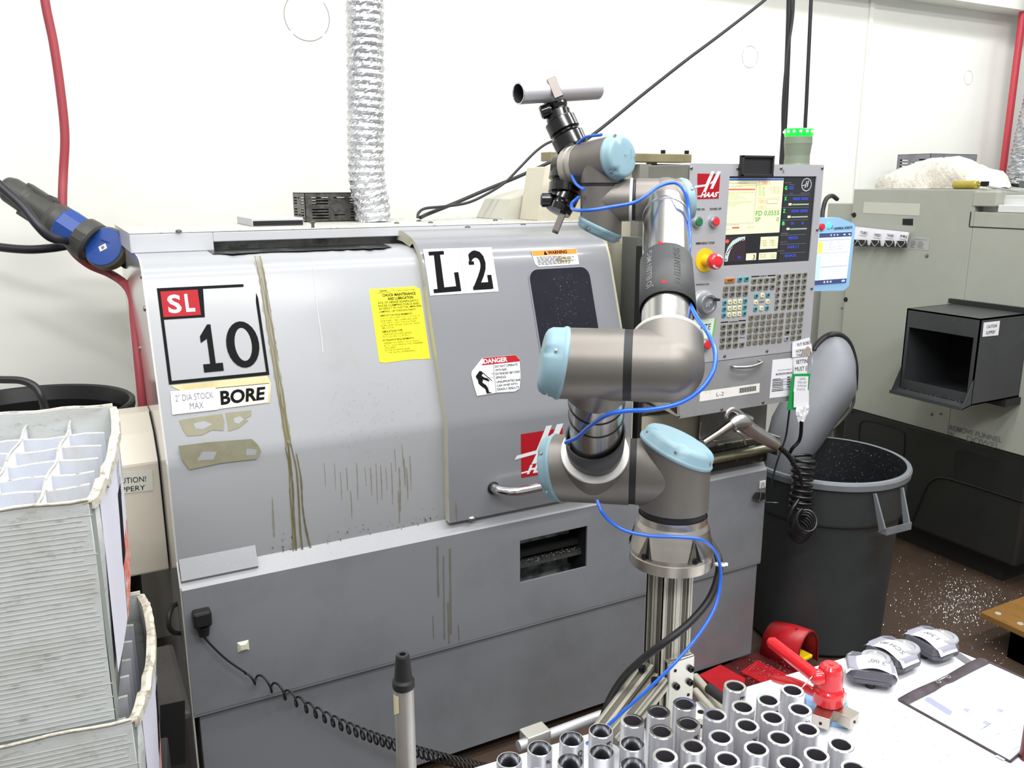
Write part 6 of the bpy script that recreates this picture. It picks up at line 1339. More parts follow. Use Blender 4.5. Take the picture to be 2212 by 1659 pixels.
# ---------------------------------------------------------------- coiled cord and plug on the lathe skirt
pg = P(435, 1340, Y=LY0); pgo = thing('power_plug', pg, 'black right-angle plug on the lower left skirt of the lathe', 'plug')
mb = MB(); mb.box((pg.x - .021, LY0 - .034, pg.z - .005), (pg.x + .021, LY0 - .0005, pg.z + .035)); mb.build('plug_body', rubber, pgo, bevel=.006)
mb = MB().lathe((pg.x + .001, LY0 - .02, pg.z - .004), (0, 0, -1), [(.016, 0), (.014, .012), (.012, .026), (0, .027)], 16); mb.build('strain_relief', rubber, pgo)
ax_ = [P(437, 1370, Y=1.994), P(455, 1392, Y=1.99), P(490, 1425, Y=1.985), P(530, 1453, Y=1.982)]
cl_ = smoothpath([P(530, 1456, Y=1.985), P(600, 1490, Y=1.975), P(680, 1537, Y=1.965), P(760, 1575, Y=1.95), P(850, 1608, Y=1.93), P(950, 1637, Y=1.90), P(1080, 1668, Y=1.85)], 60)
L = [0.]
for a, b_ in zip(cl_, cl_[1:]): L.append(L[-1] + (b_ - a).length)
pts = list(smoothpath(ax_, 6)); turns = 0.
for i, p in enumerate(cl_):
    s = L[i] / L[-1]; 
dens = 40; N = dens * 14; 
def lerp_at(s):
    s *= L[-1]
    for i in range(len(L) - 1):
        if L[i + 1] >= s: t = (s - L[i]) / max(L[i + 1] - L[i], 1e-9); return cl_[i] * (1 - t) + cl_[i + 1] * t
    return cl_[-1]
for k in range(N + 1):
    s = k / N; ph = 2 * pi * dens * (s ** 2.2 * .65 + s * .35); c = lerp_at(min(1, s)); r = .0165 * min(1, s * 25 + .1)
    pts.append(c + V((0, -1, 0)) * (r * sin(ph)) + V((0, 0, 1)) * (r * cos(ph)) + V((.25, 0, 0)) * r * sin(ph))
tag(MB().tube(pts, .0029, 6, smooth=0).build('coiled_cord', rubber), 'black coiled cord stretching along the lower skirt of the lathe', 'cord')

# foreground pole
fp = P(876, 1600, D=1.02); fo = thing('handle_pole', (fp.x, fp.y, 0), 'silver pole with black rubber tip standing in the near foreground', 'pole')
zf = lambda py: P(873, py, Y=fp.y).z
r_ = .0120
MB().lathe((fp.x, fp.y, 0), UP, [(0, 0), (r_, 0), (r_, zf(1470)), (0, zf(1470))], 32).build('pole_tube', mat('dull_silver_tube', '#b3b0ab', .38, .6, dirt=('#8d8880', 16, .45, .75, .7)), fo)
z1_ = zf(1474); z2_ = zf(1412)
MB().lathe((fp.x, fp.y, 0), UP, [(r_ + .0006, z1_ - .006), (r_ + .0012, z1_ - .004), (r_ + .0012, z1_ + .003), (r_ - .001, z1_ + .006), (r_ - .0015, z1_ + .008), (.0080, z2_ - .002), (.0070, z2_), (.0038, z2_), (.0036, z2_ - .010), (0, z2_ - .010)], 32).build('rubber_tip', rubber, fo)
a, x, y = basis(UP, CAM - V((fp.x, fp.y, 0))); rows = []
for i in range(7):
    t = radians(-78 + i * 8); q = V((fp.x, fp.y, 0)) - (x * cos(t) + y * sin(t)) * -(r_ + .0006); rows.append([q + UP * zf(1492), q + UP * zf(1540 - i * 2)])
tt = MB().grid(rows, 0, True).build('tape_remnant', mat('yellowed_tape', '#c9c2a0', .6), fo, recalc=False)
a2 = prj(rows[3][0])[0]

# ---------------------------------------------------------------- blow gun, hook wire and air coil
YG = 1.93
g = thing('blow_gun', P(1600, 920, Y=YG), 'silver air blow gun hooked under the control panel', 'air gun')
gm_ = mat('gun_cast_metal', '#b9b9b8', .3, .9, dirt=('#98978f', 14, .45, .8, .5)); G = lambda a, b_, o=0: P(a, b_, Y=YG + o)
mb = MB(); mb.tube([G(1584, 913), G(1570, 923), G(1553, 935)], .0150, 16, rf=lambda t: 1 - .18 * t); mb.tube([G(1556, 933), G(1519, 957)], .0115, 14, smooth=0); mb.build('nozzle', mat('gun_nozzle', '#c4bfb6', .22, 1.), g)
mb = MB()
mb.tube([G(1578, 918), G(1592, 910), G(1606, 912), G(1616, 922)], .0240, 18, rf=lambda t: .75 + .35 * sin(pi * t)); mb.tube([G(1610, 905), G(1600, 895), G(1590, 887), G(1581, 884), G(1573, 888), G(1568, 898), G(1570, 903)], .0090, 12, rf=lambda t: 1.3 - .7 * t)
mb.tube([G(1606, 914), G(1625, 930), G(1650, 945), G(1676, 961)], .0205, 18, rf=lambda t: 1.1 - .05 * t - .25 * max(0, t - .8) * 5 * .6); mb.tube([G(1607, 900), G(1622, 906)], .011, 12, smooth=0); mb.build('gun_body', gm_, g)
mb = MB().tube([G(1587, 929, -.004), G(1596, 934, -.02), G(1605, 944, -.022), G(1611, 960, -.016)], .0052, 10, rf=lambda t: 1.1 - .5 * t); mb.build('trigger', mat('gun_nozzle', '#c4bfb6', .22, 1.), g)
MB().lathe(G(1588, 929, -.012), (0, -1, 0), [(.006, 0), (.005, .004), (0, .005)], 12).build('pivot_screw', boltm, g)
MB().cyl(G(1675, 960), G(1681, 964), .0085, n=6).build('brass_fitting', mat('brass', '#b98d33', .25, 1.), g)
ah = [G(1681, 964), G(1693, 974), G(1704, 985), G(1716, 1004), G(1727, 1025), G(1732, 1050, .0), G(1727, 1075, .0), G(1713, 1098, .0), G(1706, 1120, 0), G(1708, 1142, 0), G(1716, 1158, .01)]
hs = thing('air_coil', P(1735, 1000, Y=YG), 'glossy black coiled air hose hanging from the blow gun', 'hose')
MB().tube(ah, .0062, 12).build('hose_end', blacktube, hs)
mb = MB()
for k in range(9): t = k / 9; p = smoothpath(ah[:5], 10)[int(4 + 28 * t)]; p2 = smoothpath(ah[:5], 10)[int(4 + 28 * t) + 1]; mb.cyl(p, p + (p2 - p).normalized() * .004, .0088, n=12)
mb.build('ribbed_sleeve', rubber, hs)
top_, bot = P(1736, 984, Y=1.955), P(1730, 1100, Y=1.94); pts = []
for k in range(9 * 22 + 1):
    t = k / (9 * 22); ph = 2 * pi * 9 * t; c = top_ * (1 - t) + bot * t; r = .034 + .003 * sin(t * 9); pts.append(c + CR * r * cos(ph) + (CF * .95 + CU * .12) * r * sin(ph) * .9)
MB().tube(pts, .0056, 8, smooth=0).build('upper_coil', blacktube, hs)
pts = []; c0_, c1_ = P(1744, 1122, Y=1.86), P(1724, 1150, Y=1.95)
for k in range(6 * 28 + 1):
    t = k / (6 * 28); ph = 2 * pi * 6 * t + 2; c = c0_ * (1 - t) + c1_ * t; r = .034; pts.append(c + CR * r * cos(ph) + (CU * 1.08 + CF * .2) * r * sin(ph))
MB().tube(pts, .0052, 8, smooth=0).build('lower_coil', blacktube, hs)
MB().tube([P(1730, 890, Y=1.96), P(1731, 920, Y=1.97), P(1727, 950, Y=1.98), P(1712, 968, Y=1.99), P(1706, 978, Y=2.0)], .0062, 10).build('supply_line', blacktube, hs)
cable('thin_cable', [P(1706, 880, Y=2.0), P(1703, 905, Y=2.0), P(1697, 945, Y=2.0), P(1683, 985, Y=2.0), P(1675, 1010, Y=2.0), P(1668, 1040, Y=2.0), P(1661, 1075, Y=2.005)], .0032, blk, 'thin black cable running down the right end of the lathe', 'cable')

# ---------------------------------------------------------------- plug connector and hoses upper left
D0 = 2.45
pc = thing('plug_connector', P(200, 520, D=D0), 'large grey and blue industrial plug connector with round blue cap at upper left', 'plug')
Q = lambda a, b_, d=0.: P(a, b_, D=D0 + d)
u_ = (Q(190, 515) - Q(20, 405)).normalized()
b0_ = Q(18, 407); Lc = (Q(190, 515) - b0_).length; k_ = D0 / FOC * 1.2
mb = MB().lathe(b0_, u_, [(0, -.010), (20 * k_, -.008), (24 * k_, .01), (25 * k_, .06), (24 * k_, .07)], 28); mb.build('rear_clamp', darkplastic, pc)
mb = MB().lathe(b0_, u_, [(24 * k_, .065), (23 * k_, .08), (27 * k_, Lc * .55), (31 * k_, Lc * .62), (31 * k_, Lc * .72)], 28); mb.build('sleeve_body', darkplastic, pc)
mb = MB().lathe(b0_, u_, [(32 * k_, Lc * .70), (33 * k_, Lc * .72), (33 * k_, Lc * .93), (30 * k_, Lc * .95)], 10, split=0); [mb.s.__setitem__(i, False) for i in range(len(mb.s))]; mb.build('blue_collar', blueplastic, pc, 'blue collar')
mb = MB().lathe(b0_, u_, [(30 * k_, Lc * .93), (37 * k_, Lc * .94), (38 * k_, Lc * 1.0), (38 * k_, Lc * 1.08), (34 * k_, Lc * 1.1), (30 * k_, Lc * 1.1), (0, Lc * 1.05)], 32); mb.build('front_ring', darkplastic, pc)
sidev = u_.cross(CF).normalized()
for s_, t_ in ((1, .06), (-1, .12)):
    c = b0_ + u_ * (.07 + t_ * .3) + sidev * (s_ * 25 * k_); mb = MB(); mb.obox(c, u_, sidev, CF, .085, .014, .03); mb.lathe(c + u_ * .038 - CF * .0, -CF, [(.012, -.018), (.012, .018), (0, .018)], 14); mb.build('clamp_ear', darkplastic, pc, bevel=.003)
# round blue cap facing the camera and its hinge
cn = (-CF * .96 + CU * .18 - CR * .12).normalized(); cc = Q(226, 534, -.03)
mb = MB().lathe(cc - cn * .035, cn, [(30 * k_, 0), (37 * k_, .004), (38.5 * k_, .012), (38.5 * k_, .034), (36 * k_, .038), (35 * k_, .038)], 40); ringo = mb.build('cap_ring', mat('cap_ring_brownish', '#56523f', .5), pc)
mb = MB().lathe(cc - cn * .035, cn, [(35.5 * k_, .030), (35.5 * k_, .039), (34 * k_, .041), (0, .043)], 40); capo = mb.build('blue_cap', blueplastic, pc, 'round blue cap')
mb = MB(); c = cc + cn * .0085; sx_ = (CR * .9 + CU * .45); sx_ = (sx_ - cn * sx_.dot(cn)).normalized(); sy_ = cn.cross(sx_); mb.obox(c - CU * .004, sx_, sy_, cn, .022, .016, .0016, 0); mb.obox(c - CU * .004, sx_, sy_, cn, .009, .009, .0026, 1)
mb.build('rating_sticker', [white, greyink], capo)
mb = MB(); mb.obox(cc + CR * .004 + CU * .016 + cn * .008, (CR * .8 - CU * .35), cn, CU, .03, .003, .003); mb.obox(cc - CR * .010 - CU * .026 + cn * .008, (CR * .8 - CU * .35), cn, CU, .03, .003, .003); mb.build('cap_rib', mat('blue_rib', '#1b3f86', .4), capo)
mb = MB(); mb.obox(Q(170, 508, -.055), u_, sidev, CF, .035, .03, .012); mb.build('latch', darkplastic, pc, bevel=.003)
# bracket joining it to the lathe side
mb = MB(); bp = [P(255, 528, D=D0), P(285, 540, D=D0), P(290, 583, D=D0), P(268, 580, D=D0), P(238, 560, D=D0)]; mb.prism(bp, CF * .05); mb.build('mounting_foot', mat('black_bracket', '#232321', .4), pc, bevel=.004)
MB().tube([P(262, 522, D=D0 + .06), P(275, 526, D=D0 + .06), P(292, 530, D=D0 + .06)], .0125, 12).build('cable_stub', navy, pc)
cable('thick_cable', [P(-60, 365, D=2.30), P(-20, 385, D=2.30), P(12, 412, D=2.30), P(50, 447, D=2.30), P(80, 485, D=2.30), P(105, 510, D=2.32), P(130, 519, D=2.36), P(150, 521, D=2.46), P(165, 515, D=2.53)], .0125, navy, 'thick black cable curving in front of the grey plug connector')
cable('thick_cable', [P(-60, 522, D=2.55), P(0, 534, D=2.55), P(60, 539, D=2.55), P(110, 536, D=2.56), P(150, 530, D=2.58), P(200, 524, D=2.62), P(235, 518, D=2.64)], .0130, navy, 'thick black cable running left behind the plug connector')
cable('red_hose', [P(a, b_, Y=y_) for a, b_, y_ in ((85, -120, 2.9), (97, 0, 2.9), (115, 90, 2.9), (130, 190, 2.9), (140, 290, 2.9), (137, 370, 2.9), (135, 430, 2.88), (137, 490, 2.86), (155, 538, 2.83), (190, 570, 2.80), (235, 590, 2.76), (268, 612, 2.70), (285, 640, 2.64), (290, 690, 2.58), (297, 760, 2.50), (304, 830, 2.46), (311, 900, 2.45))], .0125, redhose, 'faded red rubber hose hanging on the left wall and bending to the lathe', 'hose')

# ---------------------------------------------------------------- beige cover left of the lathe
bcv = thing('spindle_cover', (-.05, 2.5, .65), 'beige sheet metal cover box at the left end of the lathe', 'cover')
pf = [(2.43, 1.0), (2.31, .965), (2.25, .855), (2.25, 0.), (2.43, 0.)]
YB0 = 2.22
za, zb_, zc_, zd = P(300, 893, Y=YB0 + .12).z, P(300, 935, Y=YB0 + .06).z, P(300, 1001, Y=YB0).z, P(330, 1238, Y=YB0).z
pr = [(YB0 + .13, za), (YB0 + .055, zb_), (YB0, zc_), (YB0, zd), (YB0 + .20, zd), (YB0 + .20, za)]
xr = LX0 - .006
mb = MB(); mb.prism([(-.42, y_, z_) for y_, z_ in pr], (xr + .42, 0, 0)); mb.build('cover_shell', beige, bcv, bevel=.006)
label('caution_sign', bcv, *corners([(246, 1022), (329, 1015), (331, 1059), (248, 1069)], Y=YB0 - .0008), mat('beige_sticker', '#c9c8bd', .5), [('text', 'CAUTION!', (-.10, .26, .82, .52), ink), ('text', 'SLIPPERY', (-.10, .68, .79, .92), ink)], lab='sticker reading CAUTION! SLIPPERY')
mb = MB(); mb.strip([(y_ - .0012, z_) for y_, z_ in pr[:4]], xr - .0022, xr, 0, False); mb.build('edge_bead', gap, bcv, recalc=False)
# black barrel
zr = P(293, 852, Y=2.78).z; xb = P(291, 852, Y=2.78).x - .29
br = thing('black_barrel', (xb, 2.78, 0), 'tall black plastic barrel behind the beige cover at left', 'barrel')
MB().lathe((xb, 2.78, 0), UP, [(0, .0), (.23, 0), (.265, zr - .15), (.27, zr - .05), (.285, zr - .035), (.29, zr - .02), (.29, zr - .005), (.284, zr), (.274, zr - .004), (.262, zr - .045), (.25, .4), (0, .4)], 64).build('barrel_body', blackbin, br)
cable('thick_cable', [P(-40, 817, D=2.1), P(0, 820, D=2.1), P(45, 822, D=2.1), P(75, 835, D=2.1), P(90, 860, D=2.1), P(100, 900, D=2.12), P(104, 940, D=2.14), P(104, 985, D=2.15)], .0095, blk, 'black hose arching over the rim of the black barrel', 'hose')

# ---------------------------------------------------------------- corrugated plastic boxes
BU = V((cos(radians(-6.5)), sin(radians(-6.5)), 0)); BV = V((-BU.y, BU.x, 0))
def divider_box(name, corner, Lu, Lv, Hh, lab, nd=6, nu=3, bulge=.03, paper_=True, seed=1):
    """corner = top front right corner; extends -BU and +BV"""
    rr = random.Random(seed); c = V(corner); o = thing(name, c - UP * Hh, lab, 'box')
    t = .006; B = lambda u, v, z=0: c - BU * u + BV * v + UP * z
    # right wall (bulging, worn top edge)
    rows = []; N = 30
    for i in range(N + 1):
        v = Lv * i / N; bg = bulge * sin(pi * min(1, i / N * 1.0)) ** .8; dz = -.004 * (1 + sin(i * .7)) - (.012 if 5 < i < 8 else 0)
        rows.append([B(-bg, v, dz), B(-bg * .9 - .002, v, -Hh * .25), B(-bg * .5, v, -Hh * .6), B(0, v, -Hh)])
    mb = MB(); mb.grid(rows); mb.build('side_wall', corr, o, recalc=False, solid=t)
    rim_ = [r[0] + V((0, 0, .002)) for r in rows]
    mb = MB(); mb.quad(B(-.0015, .0, -.004), B(-.004, .016, -.004), B(-.003, .022, -Hh), B(-.001, .0, -Hh)); mb.build('corner_fold', mat('fold_grey_green', '#8d968f', .5), o, recalc=False, solid=.001)
    rr2 = random.Random(seed + 9); MB().grid([[r + BU * (-.007) - UP * .001, r - UP * .0 + UP * rr2.uniform(0, .002), r + BU * (.005 + rr2.uniform(0, .0025)) + UP * rr2.uniform(-.001, .001), r + BU * .007 - UP * .012] for r in rim_], 0, False).build('folded_edge', corr_e, o, recalc=False, solid=.004)
    for v0, nm in ((0, 'front_wall'), (Lv, 'back_wall')):
        mb = MB(); rows = []
        for i in range(25):
            u = Lu * i / 24; sgn = -1 if v0 == 0 else 1
            rows.append([B(u, v0, -.003 * (1 + sin(i * 1.3)) * .5), B(u, v0 + 0, -Hh * .5), B(u, v0, -Hh)])
        mb.prism([r[0] for r in rows] + [rows[-1][2], rows[0][2]], BV * (t if v0 == 0 else -t)); w = mb.build(nm, corr, o)
        MB().tube([r[0] + V((0, 0, .001)) for r in rows], .0023, 6, smooth=0, rf=lambda s: 1 + .08 * sin(50 * s)).build('worn_edge', corr_e, w)
        if v0 == 0:   # flutes
            mb = MB()
            for k in range(int(Hh / .0068)):
                z = -.022 - k * .0068
                if z < -Hh + .005: break
                mb.obox(B(Lu * rr.uniform(.48, .5), -.0002, z), BU, BV, UP, Lu * rr.uniform(.94, .985), .0008, .0013)
            mb.build('flutes', mat('flute_ridge', '#b9bcb9', .6, dirt=('#8c887f', 18, .5, .7, .9)), w)
    mb = MB(); mb.prism([B(0, 0, -Hh), B(Lu, 0, -Hh), B(Lu, Lv, -Hh), B(0, Lv, -Hh)], (0, 0, .005)); mb.prism([B(Lu, 0, 0), B(Lu, Lv, 0), B(Lu, Lv, -Hh), B(Lu, 0, -Hh)], BU * t); mb.build('floor_and_far_wall', corr, o)
    for k in range(1, nd + 1):   # cross dividers
        v = Lv * k / (nd + 1); dz = -.030 - .004 * rr.random(); mb = MB(); rows = []
        for i in range(17): u = .012 + (Lu - .02) * i / 16; rows.append([B(u, v, dz + .002 * sin(i * 1.7 + k)), B(u, v, -Hh + .006)])
        mb.grid(rows, 0, False); d_ = mb.build('divider', corr_in, o, recalc=False, solid=.003)
        MB().tube([r[0] for r in rows], .0015, 5, smooth=0).build('worn_edge', corr_e, d_)
    for k in range(1, nu + 1):   # long dividers
        u = Lu * k / (nu + 1) * .98 + .0; dz = -.024; rows = []
        for i in range(22):
            v = .01 + (Lv - .02) * i / 21; ww = .002 * sin(i * .9 + k); rows.append([B(u + ww, v, dz + .001 * sin(i)), B(u + ww * .3, v, -Hh + .006)])
        d_ = MB().grid(rows, 0, True).build('divider', corr_in, o, recalc=False, solid=.003)
        MB().tube([r[0] for r in rows], .0018, 5, smooth=0).build('worn_edge', corr_e, d_)
    if paper_:
        f = lambda v, z, e=.0: B(-bulge * sin(pi * v / Lv) ** .8 * (1 - .5 * max(0, (-z / Hh - .25) / .75)) - .0015 - e, v, z)
        mb = MB(); rows = [[f(Lv * (.10 + .80 * i / 14), -Hh * (.06 + .80 * j / 6)) for j in range(7)] for i in range(15)]; mb.grid(rows)
        r2 = random.Random(seed + 5)
        for k in range(26):
            z = -Hh * (.12 + .014 * (k % 13)); v = Lv * (.45 + .2 * (k // 13)); mb.grid([[f(v, z, .0006), f(v, z - .0012, .0006)], [f(v + Lv * r2.uniform(.06, .16), z, .0006), f(v + Lv * .1, z - .0012, .0006)]], 1, False)
        mb.grid([[f(Lv * (.42 + .05 * i), -Hh * .22, .0008), f(Lv * (.40 + .05 * i), -Hh * .58, .0008)] for i in range(3)], 2, False)
        mb.grid([[f(Lv * (.42 + .08 * i), -Hh * (.48 + .02 * i), .0006), f(Lv * (.42 + .08 * i), -Hh * (.88 - .01 * i), .0006)] for i in range(6)], 3, False)
        mb.build('shipping_paper', [mat('violet_white_paper', '#dcdcea', .6), greyink, ink, mat('orange_marker', '#d8562a', .6, dirt=('#e0d6d8', 60, .45, .6, .9))], o, 'white sheet with black and orange marks', recalc=False)
    return o
cU = P(190, 1078, D=1.1); farU = P(228, 874, Z=cU.z); LvU = (farU - cU).dot(BV); zbU = P(254, 1562, D=1.1).z
HU = cU.z - P(252, 1560, Y=cU.y).z
divider_box('divider_box', cU, .50, LvU, HU, 'upper white corrugated plastic box with dirty dividers at left', 6, 6, .016)
cL = P(283, 1553, Z=cU.z - HU + .012); cL = cL + BV * 0
farL = P(318, 1275, Z=cL.z); LvL = max(.3, (farL - cL).dot(BV))
zl = cL.z - .30
lowb = divider_box('divider_box', cL, .60, LvL, .30, 'lower white corrugated plastic box with stained edges under the other one', 6, 6, .022, True, 4)
st = thing('storage_stand', (cL.x - .3, cL.y + .25, 0), 'dark stand carrying the white corrugated boxes', 'stand')
mb = MB(); mb.hexa([cL - BU * .62 + BV * -.02 + UP * (-cL.z), cL + BU * .02 - BV * .02 + UP * (-cL.z), cL + BU * .02 + BV * LvL - UP * cL.z, cL - BU * .62 + BV * LvL - UP * cL.z,
    cL - BU * .62 - BV * .02 - UP * .301, cL + BU * .02 - BV * .02 - UP * .301, cL + BU * .02 + BV * LvL - UP * .301, cL - BU * .62 + BV * LvL - UP * .301]); mb.build('stand_body', m2dark, st, bevel=.004)
# dark plastic caddy between the boxes and the lathe
dq0, dq1 = P(352, 1385, Y=1.97), P(400, 1392, Y=1.97)
dc = thing('dark_crate', ((dq0.x + dq1.x) / 2, 1.85, 0), 'scuffed charcoal plastic crate with square opening standing at the lathe corner', 'crate')
xa_, xb_ = dq0.x - .10, P(418, 1640, Y=1.75).x; zt3 = P(395, 1392, Y=1.95).z; ys_ = 1.66
crm = mat('scuffed_charcoal_plastic', '#2a2827', .5, dirt=('#3d3936', 6, .45, .75, .7), dirt2=('#6d6660', 90, .68, .75, .5))
op = [P(a, b_, Y=ys_) for a, b_ in ((352, 1530), (399, 1518), (400, 1603), (352, 1618))]
mb = MB(); mb.box((xa_, ys_ + .004, 0), (xb_, 1.975, zt3)); mb.build('crate_body', crm, dc, bevel=.012)
q = [P(a, b_, Y=ys_) for a, b_ in ((346, 1526), (400, 1515), (401, 1650), (348, 1659))]
mb = MB(); mb.prism([(p.x, ys_ + .003, p.z) for p in q], (0, .002, 0)); mb.build('opening', gap, dc)
cable('black_loop', [P(384, 1303, D=2.15), P(372, 1312, D=2.12), P(365, 1332, D=2.10), P(366, 1355, D=2.10), P(376, 1366, D=2.12), P(388, 1368, D=2.15)], .006, rubber, 'short black hose loop at the lower left corner of the lathe', 'hose')

# ---------------------------------------------------------------- foot pedals
pd = thing('foot_pedal', (2.0, 1.84, 0), 'red double foot switch with hooded pedal on the floor beside the lathe', 'foot switch')
F_ = lambda a, b_, z: P(a, b_, Z=z)
pa, pb, pc_, pd_ = F_(1640, 1397, .12), F_(1688, 1362, .15), F_(1769, 1397, .15), F_(1722, 1432, .12)
# plates
mb = MB(); q = [F_(1510, 1462, .035), F_(1556, 1440, .035), F_(1610, 1470, .035), F_(1604, 1502, .035), F_(1560, 1500, .035)]; mb.prism(q, (0, 0, .008)); mb.build('flat_pedal', pedalred, pd, bevel=.002)
mb = MB(); q = [F_(1600, 1455, .03), F_(1636, 1430, .03), F_(1730, 1475, .03), F_(1690, 1500, .03)]; mb.prism(q, (0, 0, .008)); mb.build('base_plate', pedalred, pd, bevel=.002)
mb = MB(); q = [F_(1520, 1470, .0), F_(1640, 1420, .0), F_(1760, 1470, .0), F_(1650, 1530, .0)]; mb.prism(q, (0, 0, .028)); mb.build('base_frame', mat('dark_red_base', '#5e1014', .5, dirt=('#17100f', 8, .4, .7, .9)), pd)
# hood: arched cover
e0, e1 = F_(1648, 1420, .03), F_(1722, 1455, .03); ax_h = (F_(1768, 1440, .03) - F_(1722, 1455, .03)); 
A0 = V((1.955, 1.93, .028)); A1_ = F_(1700, 1448, .028)
hl = (F_(1719, 1452, .028)); hr = (F_(1766, 1428, .028)); bl_ = F_(1642, 1412, .028); brr = F_(1692, 1390, .028)
def arch(l, r, h, n=12):
    out = []
    for i in range(n + 1):
        t = i / n; s = t * 4
        q = (l * (1 - t) + r * t); k = min(1, math.sin(pi * t) ** .35 if 0 < t < 1 else 0); out.append(q + UP * (h * k))
    return out
rows = [arch(bl_, brr, .105), arch(bl_ * .5 + hl * .5, brr * .5 + hr * .5, .125), arch(hl, hr, .135)]
mb = MB(); mb.grid(rows); mb.build('hood', pedalred, pd, recalc=False, solid=.004)
MB().tube(rows[2], .0035, 6, smooth=0).build('hood_edge', mat('hood_edge', '#7b1218', .4), pd)
mb = MB(); mb.poly(rows[0]); mb.build('hood_back', pedalred, pd)
q = (rows[1][6] + rows[2][6]) / 2 + UP * .0015; mb = MB(); mb.poly([q + V((-.022, .004, .0)), q + V((-.004, .012, 0)), q + V((.02, .0, 0)), q + V((.012, -.01, 0)), q + V((-.006, -.006, 0))]); mb.build('scraped_patch', gap, pd, recalc=False)
mb = MB(); q = (hl * .55 + hr * .45) * .8 + (bl_ * .5 + brr * .5) * .2; mb.obox(q + UP * .035, (hr - hl), (hl - bl_), UP, .055, .07, .014); mb.build('yellow_pedal', mat('yellow_pedal', '#e8c51c', .4, dirt=('#2a2210', 60, .62, .68, .8)), pd, bevel=.004)
mb = MB(); r2 = random.Random(31)
for k in range(330):
    a, b_ = r2.gauss(1655, 34), r2.gauss(1452, 20); p = F_(a, b_, .040); s_ = r2.uniform(.002, .006)
    if not (1590 < a < 1730 and 1425 < b_ < 1490): continue
    an = r2.uniform(0, 6.28); d = V((cos(an), sin(an), .3)) * s_; mb.add([p, p + d, p + d * .6 + V((-d.y, d.x, 0)) * .5], ((0, 1, 2),))
tag(mb.build('metal_chips', chipm, recalc=False), 'fine bright chips strewn over the red foot switch', 'chips', kind='stuff')

# ---------------------------------------------------------------- things on the white board
fm = thing('foam_pad', F_(1785, 1545, ZB), 'light blue foam pad under the red clamp tool on the white board', 'foam')
q = [F_(1737, 1548, ZB + .001), F_(1828, 1500, ZB + .001), F_(1838, 1560, ZB + .001), F_(1832, 1577, ZB + .001), F_(1780, 1572, ZB + .001)]; q = [F_(1738, 1512, ZB + .001), F_(1762, 1496, ZB + .001), F_(1822, 1500, ZB + .001), F_(1836, 1556, ZB + .001), F_(1832, 1574, ZB + .001), F_(1778, 1567, ZB + .001), F_(1745, 1552, ZB + .001)]
mb = MB(); mb.prism(q, (0, 0, .012)); mb.build('foam_block', foam, fm, bevel=.003)
zf_ = ZB + .0135; c0 = F_(1787, 1528, zf_ + .012)
rt = thing('clamp_tool', (c0.x, c0.y, zf_), 'glossy red clamping tool with three silver jaws and a long red handle', 'tool')
c0 = V((c0.x, c0.y, zf_)); mb = MB()
for az in (-150, -78, 20):
    t = radians(az); d = V((cos(t), sin(t), 0)); s_ = V((-d.y, d.x, 0)); mb.obox(c0 + d * .020 + UP * .012, d, s_, UP, .072, .032, .023)
mb.lathe(c0, UP, [(.020, 0), (.020, .024), (0, .024)], 20); jw_ = mb.build('jaw_base', mat('jaw_nickel', '#b9b1a8', .28, 1.), rt, bevel=.001)
for az in (-150, -78, 20):
    t = radians(az); d = V((cos(t), sin(t), 0)); MB().lathe(c0 + d * .0562 + UP * .010, d, [(.003, 0), (.0028, .001), (0, .0005)], 10).build('jaw_screw', boltb, jw_)
hz = P(1787, 1438, Y=c0.y).z - zf_
mb = MB().lathe(c0, UP, [(r_ * 1.16, h_) for r_, h_ in ((.0235, .024), (.0250, .027), (.0255, .048), (.0245, .053), (.0225, .056), (.0210, .060), (.0195, hz - .014), (.0180, hz - .005), (.013, hz), (0, hz + .0005))], 14); [mb.s.__setitem__(i, True) for i in range(len(mb.s))]
mb.lathe(c0 + UP * (hz + .0002), UP, [(.005, 0), (.005, .0015), (.0035, .0015), (0, .001)], 16, 1); mb.build('tool_body', [redtool, mat('tool_screw_ring', '#e04048', .3)], rt)
dep = prj(c0 + UP * hz)[2]
H0 = P(1763, 1462, D=dep + .0); H1 = P(1668, 1388, D=dep + .085)
hd = (H1 - H0)
mb = MB().tube([P(1775, 1462, D=dep), H0, H0 + hd * .18, H0 + hd * .6, H1], .0135, 16, rf=lambda t: 1.15 if t < .3 else 1.0 - .1 * t); mb.ball(H1, .0108, 0, 14); mb.build('handle', redtool, rt)
L0 = P(1762, 1498, D=dep + .02); L1_ = P(1670, 1466, D=dep + .095)
mb = MB(); rows = []
for i in range(12):
    t = i / 11; c = L0 * (1 - t) + L1_ * t + UP * .006 * sin(pi * t); w = .012 * (1 - .2 * t); rows.append(c)
mb.tube(rows, .0085, 12, rf=lambda t: 1.15 - .35 * abs(2 * t - 1) ** 4); mb.build('lever', redtool, rt)
MB().tube([P(1754, 1462, D=dep - .02), P(1745, 1472, D=dep - .03), P(1737, 1480, D=dep - .035), P(1730, 1487, D=dep - .035)], .0014, 6).build('spring_wire', chrome, rt)
